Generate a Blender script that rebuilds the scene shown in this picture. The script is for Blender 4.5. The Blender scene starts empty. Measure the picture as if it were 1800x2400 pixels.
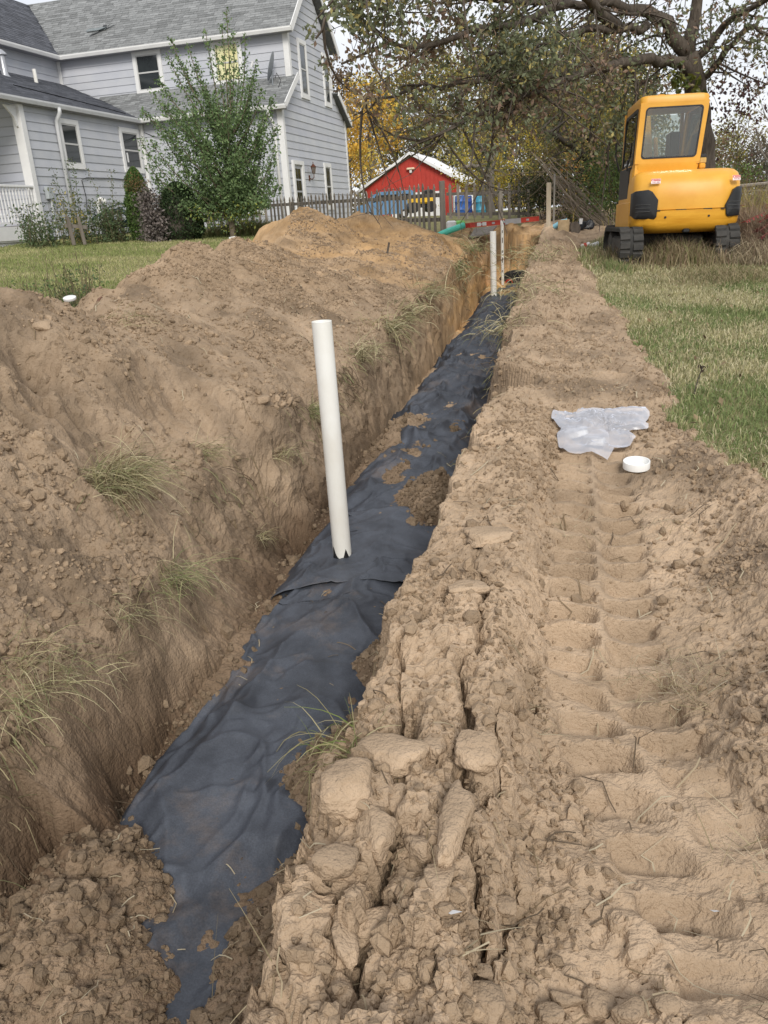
import bpy, math, random
import numpy as np
from mathutils import Vector, Matrix
random.seed(7); RNG = np.random.default_rng(11)
S = bpy.context.scene; COL = S.collection
R = math.radians

# ------------------------------------------------------------------ camera, sky, sun, exposure
F_PX, PITCH, ROLL = 1850.0, R(20.4), R(-3.65)
cp, sp, cr, sr = math.cos(PITCH), math.sin(PITCH), math.cos(ROLL), math.sin(ROLL)
CF = Vector((0, cp, -sp)); _r = Vector((1, 0, 0)); _u = Vector((0, sp, cp))
CR = cr*_r + sr*_u; CU = -sr*_r + cr*_u
cam = bpy.data.cameras.new('camera'); cam.sensor_fit = 'VERTICAL'; cam.sensor_height = 36
cam.lens = 36*F_PX/2400; cam.clip_start = .05; cam.clip_end = 3000
co = bpy.data.objects.new('camera', cam); COL.objects.link(co)
co.matrix_world = Matrix(((CR.x, CU.x, -CF.x, 0), (CR.y, CU.y, -CF.y, 0), (CR.z, CU.z, -CF.z, 0), (0, 0, 0, 1)))
S.camera = co
S.view_settings.view_transform = 'Standard'; S.view_settings.look = 'None'
S.view_settings.gamma = 1; S.view_settings.use_curve_mapping = False
S.view_settings.exposure = 0.47
SUN_EL, SUN_ROT = R(36), R(172)
w = bpy.data.worlds.new('World'); S.world = w; w.use_nodes = True
nt = w.node_tree; nt.nodes.clear(); N = nt.nodes.new; L = nt.links.new
sky = N('ShaderNodeTexSky'); sky.sky_type = 'NISHITA'; sky.sun_disc = False
sky.sun_elevation = SUN_EL; sky.sun_rotation = SUN_ROT
tc = N('ShaderNodeTexCoord'); mp = N('ShaderNodeMapping'); mp.inputs['Scale'].default_value = (1, 1, 3.2)
nz = N('ShaderNodeTexNoise'); nz.inputs['Scale'].default_value = 2.4; nz.inputs['Detail'].default_value = 6
rp = N('ShaderNodeValToRGB'); rp.color_ramp.elements[0].position = .32; rp.color_ramp.elements[1].position = .72
rp.color_ramp.elements[0].color = (6.1, 6.3, 6.8, 1); rp.color_ramp.elements[1].color = (8.3, 8.3, 8.4, 1)
mx = N('ShaderNodeMix'); mx.data_type = 'RGBA'; mx.inputs['Factor'].default_value = .88
bg = N('ShaderNodeBackground'); bg.inputs['Strength'].default_value = .1; wo = N('ShaderNodeOutputWorld')
L(tc.outputs['Generated'], mp.inputs['Vector']); L(mp.outputs[0], nz.inputs['Vector']); L(nz.outputs['Fac'], rp.inputs['Fac'])
L(sky.outputs[0], mx.inputs['A']); L(rp.outputs['Color'], mx.inputs['B']); L(mx.outputs['Result'], bg.inputs['Color']); L(bg.outputs[0], wo.inputs[0])
sl = bpy.data.lights.new('sun', 'SUN'); sl.energy = 2.0; sl.angle = R(22); sl.color = (1, .95, .87)
so = bpy.data.objects.new('sun', sl); COL.objects.link(so)
sd = Vector((math.sin(SUN_ROT)*math.cos(SUN_EL), math.cos(SUN_ROT)*math.cos(SUN_EL), math.sin(SUN_EL)))
so.rotation_euler = sd.to_track_quat('Z', 'Y').to_euler()

# ------------------------------------------------------------------ helpers
def at(px, py, Y):
    """point at ground distance Y straight ahead along the sight line (1800x2400 picture)"""
    d = CF + (px-900)/F_PX*CR - (py-1200)/F_PX*CU
    return d*(Y/d.y)

def mat(name, col, rough=.8, metal=0, vary=.12, scale=6, bump=0, bscale=60, spec=.3, col2=None, vec='Object', attr=None, detail=5, stretch=None, **kw):
    m = bpy.data.materials.new(name); m.use_nodes = True; t = m.node_tree; n = t.nodes; l = t.links
    b = n['Principled BSDF']; b.inputs['Roughness'].default_value = rough; b.inputs['Metallic'].default_value = metal
    b.inputs['Specular IOR Level'].default_value = spec
    tc = n.new('ShaderNodeTexCoord'); src = tc.outputs[vec]
    if stretch:
        mp = n.new('ShaderNodeMapping'); mp.inputs['Scale'].default_value = stretch; l.new(src, mp.inputs[0]); src = mp.outputs[0]
    nz = n.new('ShaderNodeTexNoise'); nz.inputs['Scale'].default_value = scale; nz.inputs['Detail'].default_value = detail; nz.inputs['Roughness'].default_value = .62
    l.new(src, nz.inputs['Vector'])
    rp = n.new('ShaderNodeValToRGB'); e = rp.color_ramp.elements
    c2 = col2 or tuple(min(1, c*(1+vary*1.4)) for c in col); c1 = col if col2 else tuple(c*(1-vary*1.4) for c in col)
    e[0].position = .3; e[1].position = .7; e[0].color = (*c1, 1); e[1].color = (*c2, 1)
    l.new(nz.outputs['Fac'], rp.inputs['Fac']); out = rp.outputs['Color']
    if attr:
        a = n.new('ShaderNodeAttribute'); a.attribute_name = attr
        mm = n.new('ShaderNodeMix'); mm.data_type = 'RGBA'; mm.blend_type = 'MULTIPLY'; mm.inputs['Factor'].default_value = 1
        l.new(out, mm.inputs['A']); l.new(a.outputs['Color'], mm.inputs['B']); out = mm.outputs['Result']
    l.new(out, b.inputs['Base Color'])
    if bump:
        n2 = n.new('ShaderNodeTexNoise'); n2.inputs['Scale'].default_value = bscale; n2.inputs['Detail'].default_value = 6; l.new(src, n2.inputs['Vector'])
        bp = n.new('ShaderNodeBump'); bp.inputs['Strength'].default_value = min(1, bump); bp.inputs['Distance'].default_value = kw.get('bdist', .01)
        hsrc = n2.outputs['Fac']
        if kw.get('vor'):
            for sc_, am_ in ((85, .30), (210, .22)):
                vo = n.new('ShaderNodeTexVoronoi'); vo.inputs['Scale'].default_value = sc_; l.new(src, vo.inputs['Vector'])
                ma = n.new('ShaderNodeMath'); ma.operation = 'MULTIPLY_ADD'; ma.inputs[1].default_value = -am_; l.new(vo.outputs['Distance'], ma.inputs[0]); l.new(hsrc, ma.inputs[2]); hsrc = ma.outputs[0]
        l.new(hsrc, bp.inputs['Height']); l.new(bp.outputs[0], b.inputs['Normal'])
    return m

def tag(o, label=None, cat=None, group=None, kind=None):
    if label: o['label'] = label
    if cat: o['category'] = cat
    if group: o['group'] = group
    if kind: o['kind'] = kind
    return o

def link(o, parent=None):
    COL.objects.link(o)
    if parent: o.parent = parent
    return o

def empty(name, loc, rz=0, label=None, cat=None, group=None):
    o = bpy.data.objects.new(name, None); o.empty_display_size = .1; link(o); o.location = loc; o.rotation_euler = (0, 0, rz)
    return tag(o, label, cat, group)

def npmesh(name, V, Q, m, parent=None, smooth=True, tint=None, mats=None, tri=False):
    """V (n,3) float, Q (k,4) or (k,3) int arrays -> one mesh object"""
    V = np.asarray(V, np.float32); Q = np.asarray(Q, np.int32); k = Q.shape[1]
    me = bpy.data.meshes.new(name); me.vertices.add(len(V)); me.vertices.foreach_set('co', V.ravel())
    me.loops.add(Q.size); me.loops.foreach_set('vertex_index', Q.ravel())
    me.polygons.add(len(Q)); me.polygons.foreach_set('loop_start', np.arange(0, Q.size, k, dtype=np.int32))
    me.polygons.foreach_set('use_smooth', np.full(len(Q), smooth))
    me.update(calc_edges=True)
    if tint is not None:
        a = me.color_attributes.new('tint', 'FLOAT_COLOR', 'POINT'); t = np.ones((len(V), 4), np.float32); t[:, :3] = tint; a.data.foreach_set('color', t.ravel())
    me.materials.append(m); o = bpy.data.objects.new(name, me); return link(o, parent)

class MB:
    """collects faces and links them as ONE mesh object"""
    def __init__(s, M=None): s.v = []; s.f = []; s.M = M or Matrix.Identity(4); s.t = []
    def add(s, vs, fs, M=None):
        k = len(s.v); T = s.M @ M if M is not None else s.M
        s.v += [T @ Vector(p) for p in vs]; s.f += [tuple(k+i for i in f) for f in fs]; return s
    def box(s, x0, x1, y0, y1, z0, z1, M=None, bev=0):
        if bev:
            b = min(bev, (x1-x0)*.45, (y1-y0)*.45, (z1-z0)*.45)
            rings = []
            for z, i in ((z0, b), (z0+b, 0), (z1-b, 0), (z1, b)):
                rings.append([(x0+i, y0+b+i, z), (x0+b+i, y0+i, z), (x1-b-i, y0+i, z), (x1-i, y0+b+i, z), (x1-i, y1-b-i, z), (x1-b-i, y1-i, z), (x0+b+i, y1-i, z), (x0+i, y1-b-i, z)])
            return s.loft(rings, M)
        return s.add([(x0, y0, z0), (x1, y0, z0), (x1, y1, z0), (x0, y1, z0), (x0, y0, z1), (x1, y0, z1), (x1, y1, z1), (x0, y1, z1)],
                     [(0, 3, 2, 1), (4, 5, 6, 7), (0, 1, 5, 4), (1, 2, 6, 5), (2, 3, 7, 6), (3, 0, 4, 7)], M)
    def loft(s, rings, M=None, caps=True, closed=True):
        n = len(rings[0]); vs = [p for r in rings for p in r]; fs = []
        for i in range(len(rings)-1):
            for j in range(n if closed else n-1):
                k = (j+1) % n; fs.append((i*n+j, i*n+k, (i+1)*n+k, (i+1)*n+j))
        if caps: fs += [tuple(range(n-1, -1, -1)), tuple((len(rings)-1)*n+j for j in range(n))]
        return s.add(vs, fs, M)
    def tube(s, pts, rad, n=8, caps=True, M=None):
        pts = [Vector(p) for p in pts]; rad = rad if isinstance(rad, (list, tuple)) else [rad]*len(pts); rings = []; ref = None
        for i, p in enumerate(pts):
            d = (pts[min(i+1, len(pts)-1)]-pts[max(i-1, 0)]).normalized()
            if ref is None: ref = Vector((0, 0, 1)) if abs(d.z) < .9 else Vector((1, 0, 0))
            a = (ref - d*ref.dot(d)).normalized(); ref = a; b = d.cross(a)
            rings.append([p + (a*math.cos(q)+b*math.sin(q))*rad[i] for q in [2*math.pi*j/n for j in range(n)]])
        return s.loft(rings, M, caps)
    def prism(s, poly, d, M=None):
        """poly: list of 3d points (planar), d: extrusion vector"""
        d = Vector(d); return s.loft([[Vector(p) for p in poly], [Vector(p)+d for p in poly]], M)
    def ringplate(s, outer, inner, d, M=None):
        """outer/inner: equal-length loops, d extrusion"""
        d = Vector(d); n = len(outer); O = [Vector(p) for p in outer]; I = [Vector(p) for p in inner]
        vs = O+I+[p+d for p in O]+[p+d for p in I]; fs = []
        for j in range(n):
            k = (j+1) % n
            fs += [(j, k, n+k, n+j), (2*n+j, 3*n+j, 3*n+k, 2*n+k), (j, 2*n+j, 2*n+k, k), (n+j, n+k, 3*n+k, 3*n+j)]
        return s.add(vs, fs, M)
    def build(s, name, m, parent=None, smooth=False, label=None):
        me = bpy.data.meshes.new(name); me.from_pydata([tuple(v) for v in s.v], [], s.f); me.materials.append(m)
        if smooth: me.polygons.foreach_set('use_smooth', [True]*len(me.polygons))
        me.update(); o = bpy.data.objects.new(name, me); link(o, parent)
        if smooth == 'auto':
            import bmesh
            bm = bmesh.new(); bm.from_mesh(me); bmesh.ops.recalc_face_normals(bm, faces=bm.faces)
            for e in bm.edges:
                if len(e.link_faces) == 2 and e.calc_face_angle(0) > R(38): e.smooth = False
            bm.to_mesh(me); bm.free()
        if label: o['label'] = label
        return o

def rrect(x0, x1, y0, y1, r, n=5, z=0, ax='xy'):
    pts = []
    for cx, cy, a0 in ((x1-r, y1-r, 0), (x0+r, y1-r, 90), (x0+r, y0+r, 180), (x1-r, y0+r, 270)):
        for i in range(n+1):
            a = R(a0+90*i/n); p, q = cx+r*math.cos(a), cy+r*math.sin(a)
            pts.append({'xy': (p, q, z), 'xz': (p, z, q), 'yz': (z, p, q)}[ax])
    return pts

# ---- numpy noise
def _h(i, j, k, s=0):
    h = (i.astype(np.int64)*374761393 + j.astype(np.int64)*668265263 + k.astype(np.int64)*2147483647 + s*974634777) & 0xffffffff
    h = ((h ^ (h >> 13))*1274126177) & 0xffffffff
    h = ((h ^ (h >> 16))*2246822519) & 0xffffffff
    return ((h ^ (h >> 13)) & 0xffffff)/float(0xffffff)
def vnoise(x, y, z=None, s=0):
    if z is None: z = np.zeros_like(x)
    i, j, k = np.floor(x), np.floor(y), np.floor(z); fx, fy, fz = x-i, y-j, z-k
    fx = fx*fx*(3-2*fx); fy = fy*fy*(3-2*fy); fz = fz*fz*(3-2*fz); i = i.astype(np.int64); j = j.astype(np.int64); k = k.astype(np.int64)
    c = lambda a, b, d: _h(i+a, j+b, k+d, s)
    l = lambda a, b, t: a+(b-a)*t
    r = l(l(c(0,0,0), c(1,0,0), fx), l(c(0,1,0), c(1,1,0), fx), fy)
    if not np.any(z): return r*2-1
    r2 = l(l(c(0,0,1), c(1,0,1), fx), l(c(0,1,1), c(1,1,1), fx), fy)
    return l(r, r2, fz)*2-1
def fbm(x, y, z=None, o=4, s=0, g=.5):
    a, t, n = 1., 0, 0
    for i in range(o):
        n = n + a*vnoise(x, y, z, s+i*17); t += a; a *= g
        c, q = .8, .6
        x, y = (x*c-y*q)*2.03+3.1, (x*q+y*c)*2.03+1.7
        if z is not None: z = z*2.03+.9
    return n/t
def worley(x, y, s=0, jit=.9):
    i, j = np.floor(x), np.floor(y); f1 = np.full(x.shape, 9.); f2 = f1.copy(); idv = np.zeros(x.shape)
    for a in (-1, 0, 1):
        for b in (-1, 0, 1):
            ci, cj = (i+a).astype(np.int64), (j+b).astype(np.int64); zz = np.zeros_like(ci)
            px = i+a+.5+(_h(ci, cj, zz, s)-.5)*jit; py = j+b+.5+(_h(ci, cj, zz, s+5)-.5)*jit
            d = np.hypot(px-x, py-y); c = d < f1
            f2 = np.where(c, f1, np.minimum(f2, d)); idv = np.where(c, _h(ci, cj, zz, s+9), idv); f1 = np.where(c, d, f1)
    return f1, f2, idv
def sstep(a, b, x): t = np.clip((x-a)/(b-a), 0, 1); return t*t*(3-2*t)

# ------------------------------------------------------------------ terrain: heights over (x, y), camera at z = 0
def xc(y): return -.2+.25*(y-4.5)
GY = [-30, 0, 4, 7, 10, 12.4, 15, 19, 24, 28, 60, 400]; GZ = [-1.5, -1.42, -1.25, -1.13, -.97, -.85, -.68, -.42, -.24, -.12, .0, .1]
def ground(x, y): return np.interp(y, GY, GZ) + .028*np.clip(-x-1, 0, 14) - .012*np.clip(x-3, 0, 10)
def zf(y): return -2.15+.0385*y
LE = np.array([(1.2,.25),(1.7,.17),(1.9,.11),(2.08,.04),(2.16,-.08),(2.38,-.30),(2.57,-.37),(3.0,-.35),(3.43,-.31),(3.83,-.34),(4.33,-.40),(5.1,-.50),(5.25,-.42),(5.8,-.38),(6.5,-.39),(6.92,-.28),(7.3,-.3),(7.69,-.47),(8.8,-.43),(10.4,-.46),(13,-.5),(16.2,-.48),(16.6,0),(18,.3)])
RE = np.array([(1.2,.27),(1.7,.31),(1.9,.28),(2.18,.33),(2.25,.38),(2.33,.28),(2.52,.2),(2.68,.2),(2.82,.27),(3.0,.36),(3.2,.42),(3.36,.29),(3.5,.33),(3.74,.39),(3.97,.51),(4.5,.56),(4.98,.52),(5.05,.24),(5.43,.2),(5.77,.36),(6.3,.47),(7.5,.46),(16.2,.5),(16.6,.2),(18,.3)])
def zfab(u, y): return zf(y) - .17*np.abs((u-.03)/.5)**3.2
CONES = [(-2.35,5.0,-.22,.62),(-2.3,3.2,-.3,.6),(-2.6,4.1,-.27,.6),(-1.95,6.2,-.42,.6),(-2.25,7.4,-.40,.6),(-2.0,8.3,-.25,.62),(-1.95,9.3,-.17,.6),(-1.6,10.3,-.19,.55),(-1.5,11.6,-.20,.55),(-1.32,12.9,-.16,.6),
         (-1.03,14.2,.24,.62),(-.62,14.6,.02,.5),(-.1,15.3,.11,.46),(.3,15.7,.05,.42),(-.9,13.0,-.33,.5),(.7,16.4,-.12,.45),(-2.3,2.0,-.4,.6),(-2.3,.8,-.5,.6),(-3.2,3.0,-.35,.55),(-3.3,4.6,-.5,.5),(-3.0,6.4,-.75,.5),(-2.9,14.2,-.38,.55),(2.2,18.2,-.34,.5),(3.0,18.5,-.22,.5),(3.6,18.7,-.38,.45)]
ULY = [.2,1,2.2,3,3.6,4.2,5,5.6,7,10,17]; ULV = [-.62,-.60,-.57,-.57,-.62,-.86,-.84,-.70,-.66,-.64,-.64]
TEND = 17.3
def heights(x, y):
    u = x-xc(y); g = ground(x, y)
    n1 = fbm(x*.9, y*.9, s=1); n2 = fbm(x*3.1, y*3.1, s=2); n3 = fbm(x*9, y*9, s=3)
    g = g + .03*fbm(x*.5, y*.5, s=8)*sstep(0, 2, np.abs(u))
    # ---- spoil heap on the left: tipped cones run together
    ul = np.interp(y, ULY, ULV) + .05*fbm(y*2.3, y*0+2, s=4) + .02*fbm(y*9, x*0+5, s=5)
    sp_ = np.full(x.shape, -9.)
    for cx, cy, cz, sl_ in CONES:
        wx = x+.22*n2*.6; wy = y+.25*n1
        d = np.hypot(wx-cx, (wy-cy)*.8)
        c = cz + .06 - sl_*(np.sqrt(d*d+.012)-.0) - .02*np.sin(3*np.arctan2(wy-cy, wx-cx)+cx*7)
        k = .09; hh = np.clip(.5+.5*(sp_-c)/k, 0, 1); sp_ = np.maximum(sp_, c) + k*hh*(1-hh)
    apron = g + .34*sstep(.0, 1.3, ul-u)*sstep(-4.4, -2.6, u)*sstep(17.6, 15.5, y)  # loose edge strip between rim and heap
    zl = np.maximum(apron, sp_); kk = .1; hh = np.clip(.5+.5*(apron-sp_)/kk, 0, 1); zl = zl + kk*hh*(1-hh)
    spoil = np.maximum(sstep(.0, .06, zl-g-.012)*(u < .8)*(y < 21), sstep(-3.3, -2.9, u+.3*n1)*(u < .5)*(y < 17.9)*sstep(18, 17.6, y))
    cap = g - .03 - .20*sstep(6.8, 3.6, y) + (.92+.35*n2)*np.maximum(0, ul-u) + .05*n2 + .02*n3
    kk = .05; hh = np.clip(.5+.5*(zl-cap)/kk, 0, 1); zl = np.where(y < 17.6, zl*(1-hh)+cap*hh - kk*hh*(1-hh), zl)
    clod = fbm(x*5, y*5, s=21); w1, w2, wi = worley(x*7+n2*.6, y*7+n1, 31)
    rid = 1-np.abs(fbm(x*2.2+n2*.3, y*2.2, s=23))*2
    zl = zl + spoil*(.075*n1+.06*n2+.035*n3+.03*clod + .02*np.clip(rid, -1, 1) + .016*(wi-.5)*sstep(.02, .2, w2-w1)) + .03*spoil*np.minimum(0, fbm(x*2.7, y*2.7, s=33)+.15)*3
    # ---- right side: berm next to the trench, wheel track, low berm, grass
    f = sstep(5.2, 3.6, y)   # the cracked near ridge and the clear track imprint
    ue = np.interp(y, [0,3,4.1,4.8,5.7,7.4,9,10.7,13.5,15.5,17,18], [2.6,2.35,1.98,1.95,1.97,1.85,1.7,1.62,1.35,1.6,2.2,2.6]) + .13*fbm(y*2, y*0, s=41)+.07*n3+.04*n2
    rr = np.interp(y, [0,1.5,3,5,8,14], [.78,.77,.80,.77,.69,.64]) + .04*fbm(y*2.1, y*0+7, s=42)+.025*fbm(y*8, y*0+3, s=43)
    bite = .34*np.exp(-((y-5.35)/.28)**2) + .10*np.exp(-((y-3.95)/.14)**2) + .10*np.exp(-((y-6.9)/.3)**2)
    rr = rr+bite
    dirt = sstep(.06, -.06, u-ue)
    berm = (1-f)*(.13*np.exp(-((u-.95)/.34)**2) + .05*np.exp(-((u-1.5)/.2)**2)*sstep(12, 9, y)) + f*(.15*sstep(1.27, 1.13, u+.05*n2) - .05*np.exp(-((u-1.55)/.3)**2) + .13*np.exp(-((u-2.15)/.17)**2)*sstep(.8, 1.8, y))
    berm = berm + .05*np.exp(-((y-7.8)/1.1)**2)*np.exp(-((u-1.05)/.3)**2) + .05*np.exp(-((u-ue+.18)/.12)**2)*(1-f)*(n1*.5+.6)
    mud = sstep(.1, .3, u-.6)*dirt
    a1, a2, ai = worley(x*9+n2*.8, y*9*.75+n1, 51); crk = sstep(.0, .13, a2-a1)
    rough = sstep(1.2, 1.0, u)*f
    b1, b2, bi = worley(x*10.5+.25*y+n3*.8+n2*1.1, y*5.2+n3*.7+n2*.8, 61, 1.0); bcr = sstep(.01, .05, b2-b1)
    e1, e2, ei = worley(x*23+n3*.9, y*17+n3*.9, 62, 1.0)
    chunk = rough*sstep(3.1, 2.4, y + .35*n2)
    bermr = .05*n1+.05*n2+.028*n3+.032*clod
    zr = g + berm*dirt + dirt*((.6+.5*sstep(5, 8, y))*bermr*(.7+.9*np.exp(-((u-1)/.4)**2)) + .012*(ai-.3)*crk*(1-chunk))
    bs = sstep(-.15, .35, fbm(x*2.3, y*1.6, s=63)+.1)
    zr = zr + chunk*(.085*(bi-.5)*bs - .06*(1-bcr)*bs*sstep(.7, .8, u) + (.03*(ei-.5)+.008*np.minimum(0, (e2-e1)*8-1))*(1.2-bs)+.012*n3)
    for c0, ya, yb__, dp, wd_, sd_ in ((1.12,1.0,2.1,.12,.011,1),(1.19,1.3,2.1,.10,.010,2),(.98,.95,1.8,.11,.011,3),(1.05,1.9,2.7,.06,.008,4),(1.24,.9,1.4,.07,.008,5),(.90,1.5,2.4,.09,.010,6)):
        cu = c0+.12*fbm(y*2.6, y*0, s=640+sd_)+.012*fbm(y*14, y*0, s=650+sd_); ww = wd_*(.5+np.clip(fbm(y*4, y*0, s=660+sd_)+.5, 0, 1.3))
        zr = zr - dp*np.exp(-((u-cu)/ww)**2)*sstep(ya, ya+.15, y)*sstep(yb__, yb__-.15, y)*f
    # the rubber track's print: ribs on both sides of a centre line
    uc_ = 1.45+.30*np.clip(2.1-y, 0, 1)**1.3+.02*n1
    tr = np.exp(-(np.maximum(0, np.abs(u-uc_)-.17)/.02)**2)*sstep(4.9, 3.4, y)*sstep(.8, 1.0, y)
    ph = (y+.035*np.sin(2*np.pi*(u-uc_)/.5)+.008*n3+.15*(uc_-1.45))/.145 + .35*sstep(-.025, .025, u-uc_)
    rib = np.clip(np.sin(2*np.pi*ph)*2.6+.3, -1, 1)+.35*np.cos(2*np.pi*ph)
    cen = np.exp(-((u-uc_)/.03)**2)
    brk = np.clip(.95+1.3*fbm(x*2.6, y*2.6, s=71), .1, 1)
    zr = zr + tr*brk*(.025*rib*(1-cen) + .032*cen) - tr*.025
    tr2 = np.exp(-((u-ue+.33)/.13)**2)*(y > 5.3)*np.clip(.3+1.6*fbm(x*.9, y*.9, s=72), 0, 1)*dirt
    zr = zr + tr2*(.014*np.sin(2*np.pi*y/.15)-.01)
    zr = np.where((y > 17.3) & (u < 1.3), np.maximum(zr, sp_), zr); dirt = np.where((y > 17.3) & (u < 1.3) & (y < 19.6) & (sp_ > g), 1, dirt)
    # low right foreground: big pressed plates
    c1, c2, ci = worley(x*5+n2*1.2+n3*.5, y*6.5+n1+n3*.6, 81)
    fr = sstep(1.2, 1.45, u)*sstep(2.3, 1.5, y)*dirt*(1-.8*tr)
    zr = zr + fr*(.05*(ci-.5)*sstep(0, .05, c2-c1) - .012*(1-sstep(.0, .03, c2-c1)) + .03*n2)
    dst = np.where(u < 0, 0, dirt)
    z = np.where(u < 0, zl, zr)
    # ---- the trench
    le = np.interp(y, LE[:, 0], LE[:, 1]) + .03*n3+.02*n2; re_ = np.interp(y, RE[:, 0], RE[:, 1]) + .03*n3+.02*n2
    fabz = zfab(u, y); ins = np.minimum(u-le, re_-u)
    lump, lump2, li = worley(x*13, y*13, 91); lum = (1-np.clip(lump*1.5, 0, 1))
    fill = fabz + np.clip(-ins*.55, -.09, .17) + .035*n2*(ins < .05)+.02*n3 + .022*lum*sstep(0, .1, -ins) + .0
    near = sstep(2.6, 1.6, y)*sstep(.1, -.3, u)
    fill = np.where(ins < -.02, np.maximum(fill, fabz-.05), fill) + near*(.03*n2+.02*lum)
    for hx, hy, hr, hs, hz in ((-.33,7.25,.22,.45,.13), (.02,6.6,.14,.3,.055), (.36,5.5,.2,.4,.14), (-.05,6.1,.1,.35,.04), (.3,7.2,.14,.2,.05), (.1,15.9,.3,.2,.1)):
        fill = np.maximum(fill, fabz + hz*1.3*np.exp(-((u-hx)/hr)**2-((y-hy)/hs)**2) + .02*n3 - .02)
    for hx, hy, hr in ((-.13,1.52,.13), (.36,1.5,.05), (.47,2.32,.05), (-.22,2.0,.05)):
        fill = fill - .09*np.exp(-((u-hx)/hr)**2-((y-hy)/(hr*.9))**2)
    fill = np.where(y > 16.2, fill-.02, fill)
    wl = sstep(-.52, 0, u-0)  # unused shape guard
    bot_l = np.where(y < 2.25, -.50, np.minimum(-.37, np.interp(y, LE[:, 0], LE[:, 1])-.07)) + .03*fbm(y*3, y*0+1, s=101); bot_l = np.where(y > 5.4, np.minimum(bot_l, -.52), bot_l); face = np.clip((bot_l-u)/(bot_l-ul), 0, 1)
    slump = sstep(3.5, 4.1, y)*sstep(5.6, 5.0, y)
    facep = np.where(slump > 0, face**(1-.1*slump), face**.75)
    toe = .1*np.exp(-((u-bot_l)/.1)**2)*np.clip(n1+.4, 0, 1)
    base_l = np.minimum(fill, z); floor_l = fill+toe
    left = floor_l + (z-floor_l)*np.clip(facep, 0, 1)
    bot_r = .55 + .02*fbm(y*3, y*0+9, s=102)
    facr = np.clip((u-bot_r)/np.maximum(.02, rr-bot_r), 0, 1)**.8
    right = fill + (z-fill)*facr
    zt = np.where(u < 0, left, right)
    endw = sstep(TEND, TEND+.35, y + .05*n3+.05*n2)
    z2 = zt + (z-zt)*endw
    inside = (u > ul) & (u < rr) & (y < TEND+.35)
    wallm = np.where(u < 0, np.clip(face*4, 0, 1)*np.clip((1-face)*6, 0, 1), np.clip(facr*4, 0, 1)*np.clip((1-facr)*6, 0, 1))*(y < TEND+.3)
    z2 = np.where(u < 0, np.where(u > ul, z2, z), np.where(u < rr, z2, z))
    soilm = np.maximum(np.where(u < 0, np.maximum(spoil, inside), dst), inside.astype(float))
    far_right = (u > 3.6); soilm = np.where(far_right, 0, soilm); 
    return z2, dict(u=u, g=g, spoil=spoil, inside=inside, wall=wallm, soil=soilm, zt=z, n1=n1, n2=n2, n3=n3, chunk=chunk, bi=bi, bcr=bcr, fill=fill, endw=endw, rr=rr, ul=ul, tr=tr, rib=rib)
# ------------------------------------------------------------------ materials of the ground
M_SOIL = mat('soil', (.266, .195, .130), .95, scale=3.5, col2=(.410, .307, .212), bump=1, bscale=70, spec=.12, attr='tint', bdist=.0085, detail=9, vor=True)
M_SOD = mat('lawn_ground', (.13, .14, .055), .95, scale=5, col2=(.30, .26, .14), bump=.8, bscale=120, spec=.1, detail=8, bdist=.02)
M_FAB = None
def fabric_mat():
    m = bpy.data.materials.new('landscape_fabric'); m.use_nodes = True; t = m.node_tree; n = t.nodes; l = t.links; b = n['Principled BSDF']
    b.inputs['Roughness'].default_value = .52; b.inputs['Specular IOR Level'].default_value = .4
    tc = n.new('ShaderNodeTexCoord')
    n1 = n.new('ShaderNodeTexNoise'); n1.inputs['Scale'].default_value = 3.2; n1.inputs['Detail'].default_value = 8; n1.inputs['Roughness'].default_value = .65
    n2 = n.new('ShaderNodeTexNoise'); n2.inputs['Scale'].default_value = 160; n2.inputs['Detail'].default_value = 3
    n3 = n.new('ShaderNodeTexNoise'); n3.inputs['Scale'].default_value = 1.3; n3.inputs['Detail'].default_value = 9; n3.inputs['Roughness'].default_value = .72
    for q in (n1, n2, n3): l.new(tc.outputs['Object'], q.inputs['Vector'])
    r1 = n.new('ShaderNodeValToRGB'); e = r1.color_ramp.elements; e[0].position = .3; e[1].position = .72; e[0].color = (.028, .032, .041, 1); e[1].color = (.086, .097, .120, 1)
    l.new(n1.outputs['Fac'], r1.inputs['Fac'])
    r3 = n.new('ShaderNodeValToRGB'); e = r3.color_ramp.elements; e[0].position = .54; e[1].position = .70; e[0].color = (0, 0, 0, 1); e[1].color = (.55, .55, .55, 1)
    l.new(n3.outputs['Fac'], r3.inputs['Fac'])
    mx = n.new('ShaderNodeMix'); mx.data_type = 'RGBA'; l.new(r3.outputs['Color'], mx.inputs['Factor']); l.new(r1.outputs['Color'], mx.inputs['A']); mx.inputs['B'].default_value = (.19, .14, .105, 1)
    m2 = n.new('ShaderNodeMix'); m2.data_type = 'RGBA'; m2.blend_type = 'OVERLAY'; m2.inputs['Factor'].default_value = .5
    l.new(mx.outputs['Result'], m2.inputs['A']); l.new(n2.outputs['Fac'], m2.inputs['B']); l.new(m2.outputs['Result'], b.inputs['Base Color'])
    bp = n.new('ShaderNodeBump'); bp.inputs['Strength'].default_value = .35; bp.inputs['Distance'].default_value = .002; l.new(n2.outputs['Fac'], bp.inputs['Height']); l.new(bp.outputs[0], b.inputs['Normal'])
    return m
M_FAB = fabric_mat()

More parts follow.
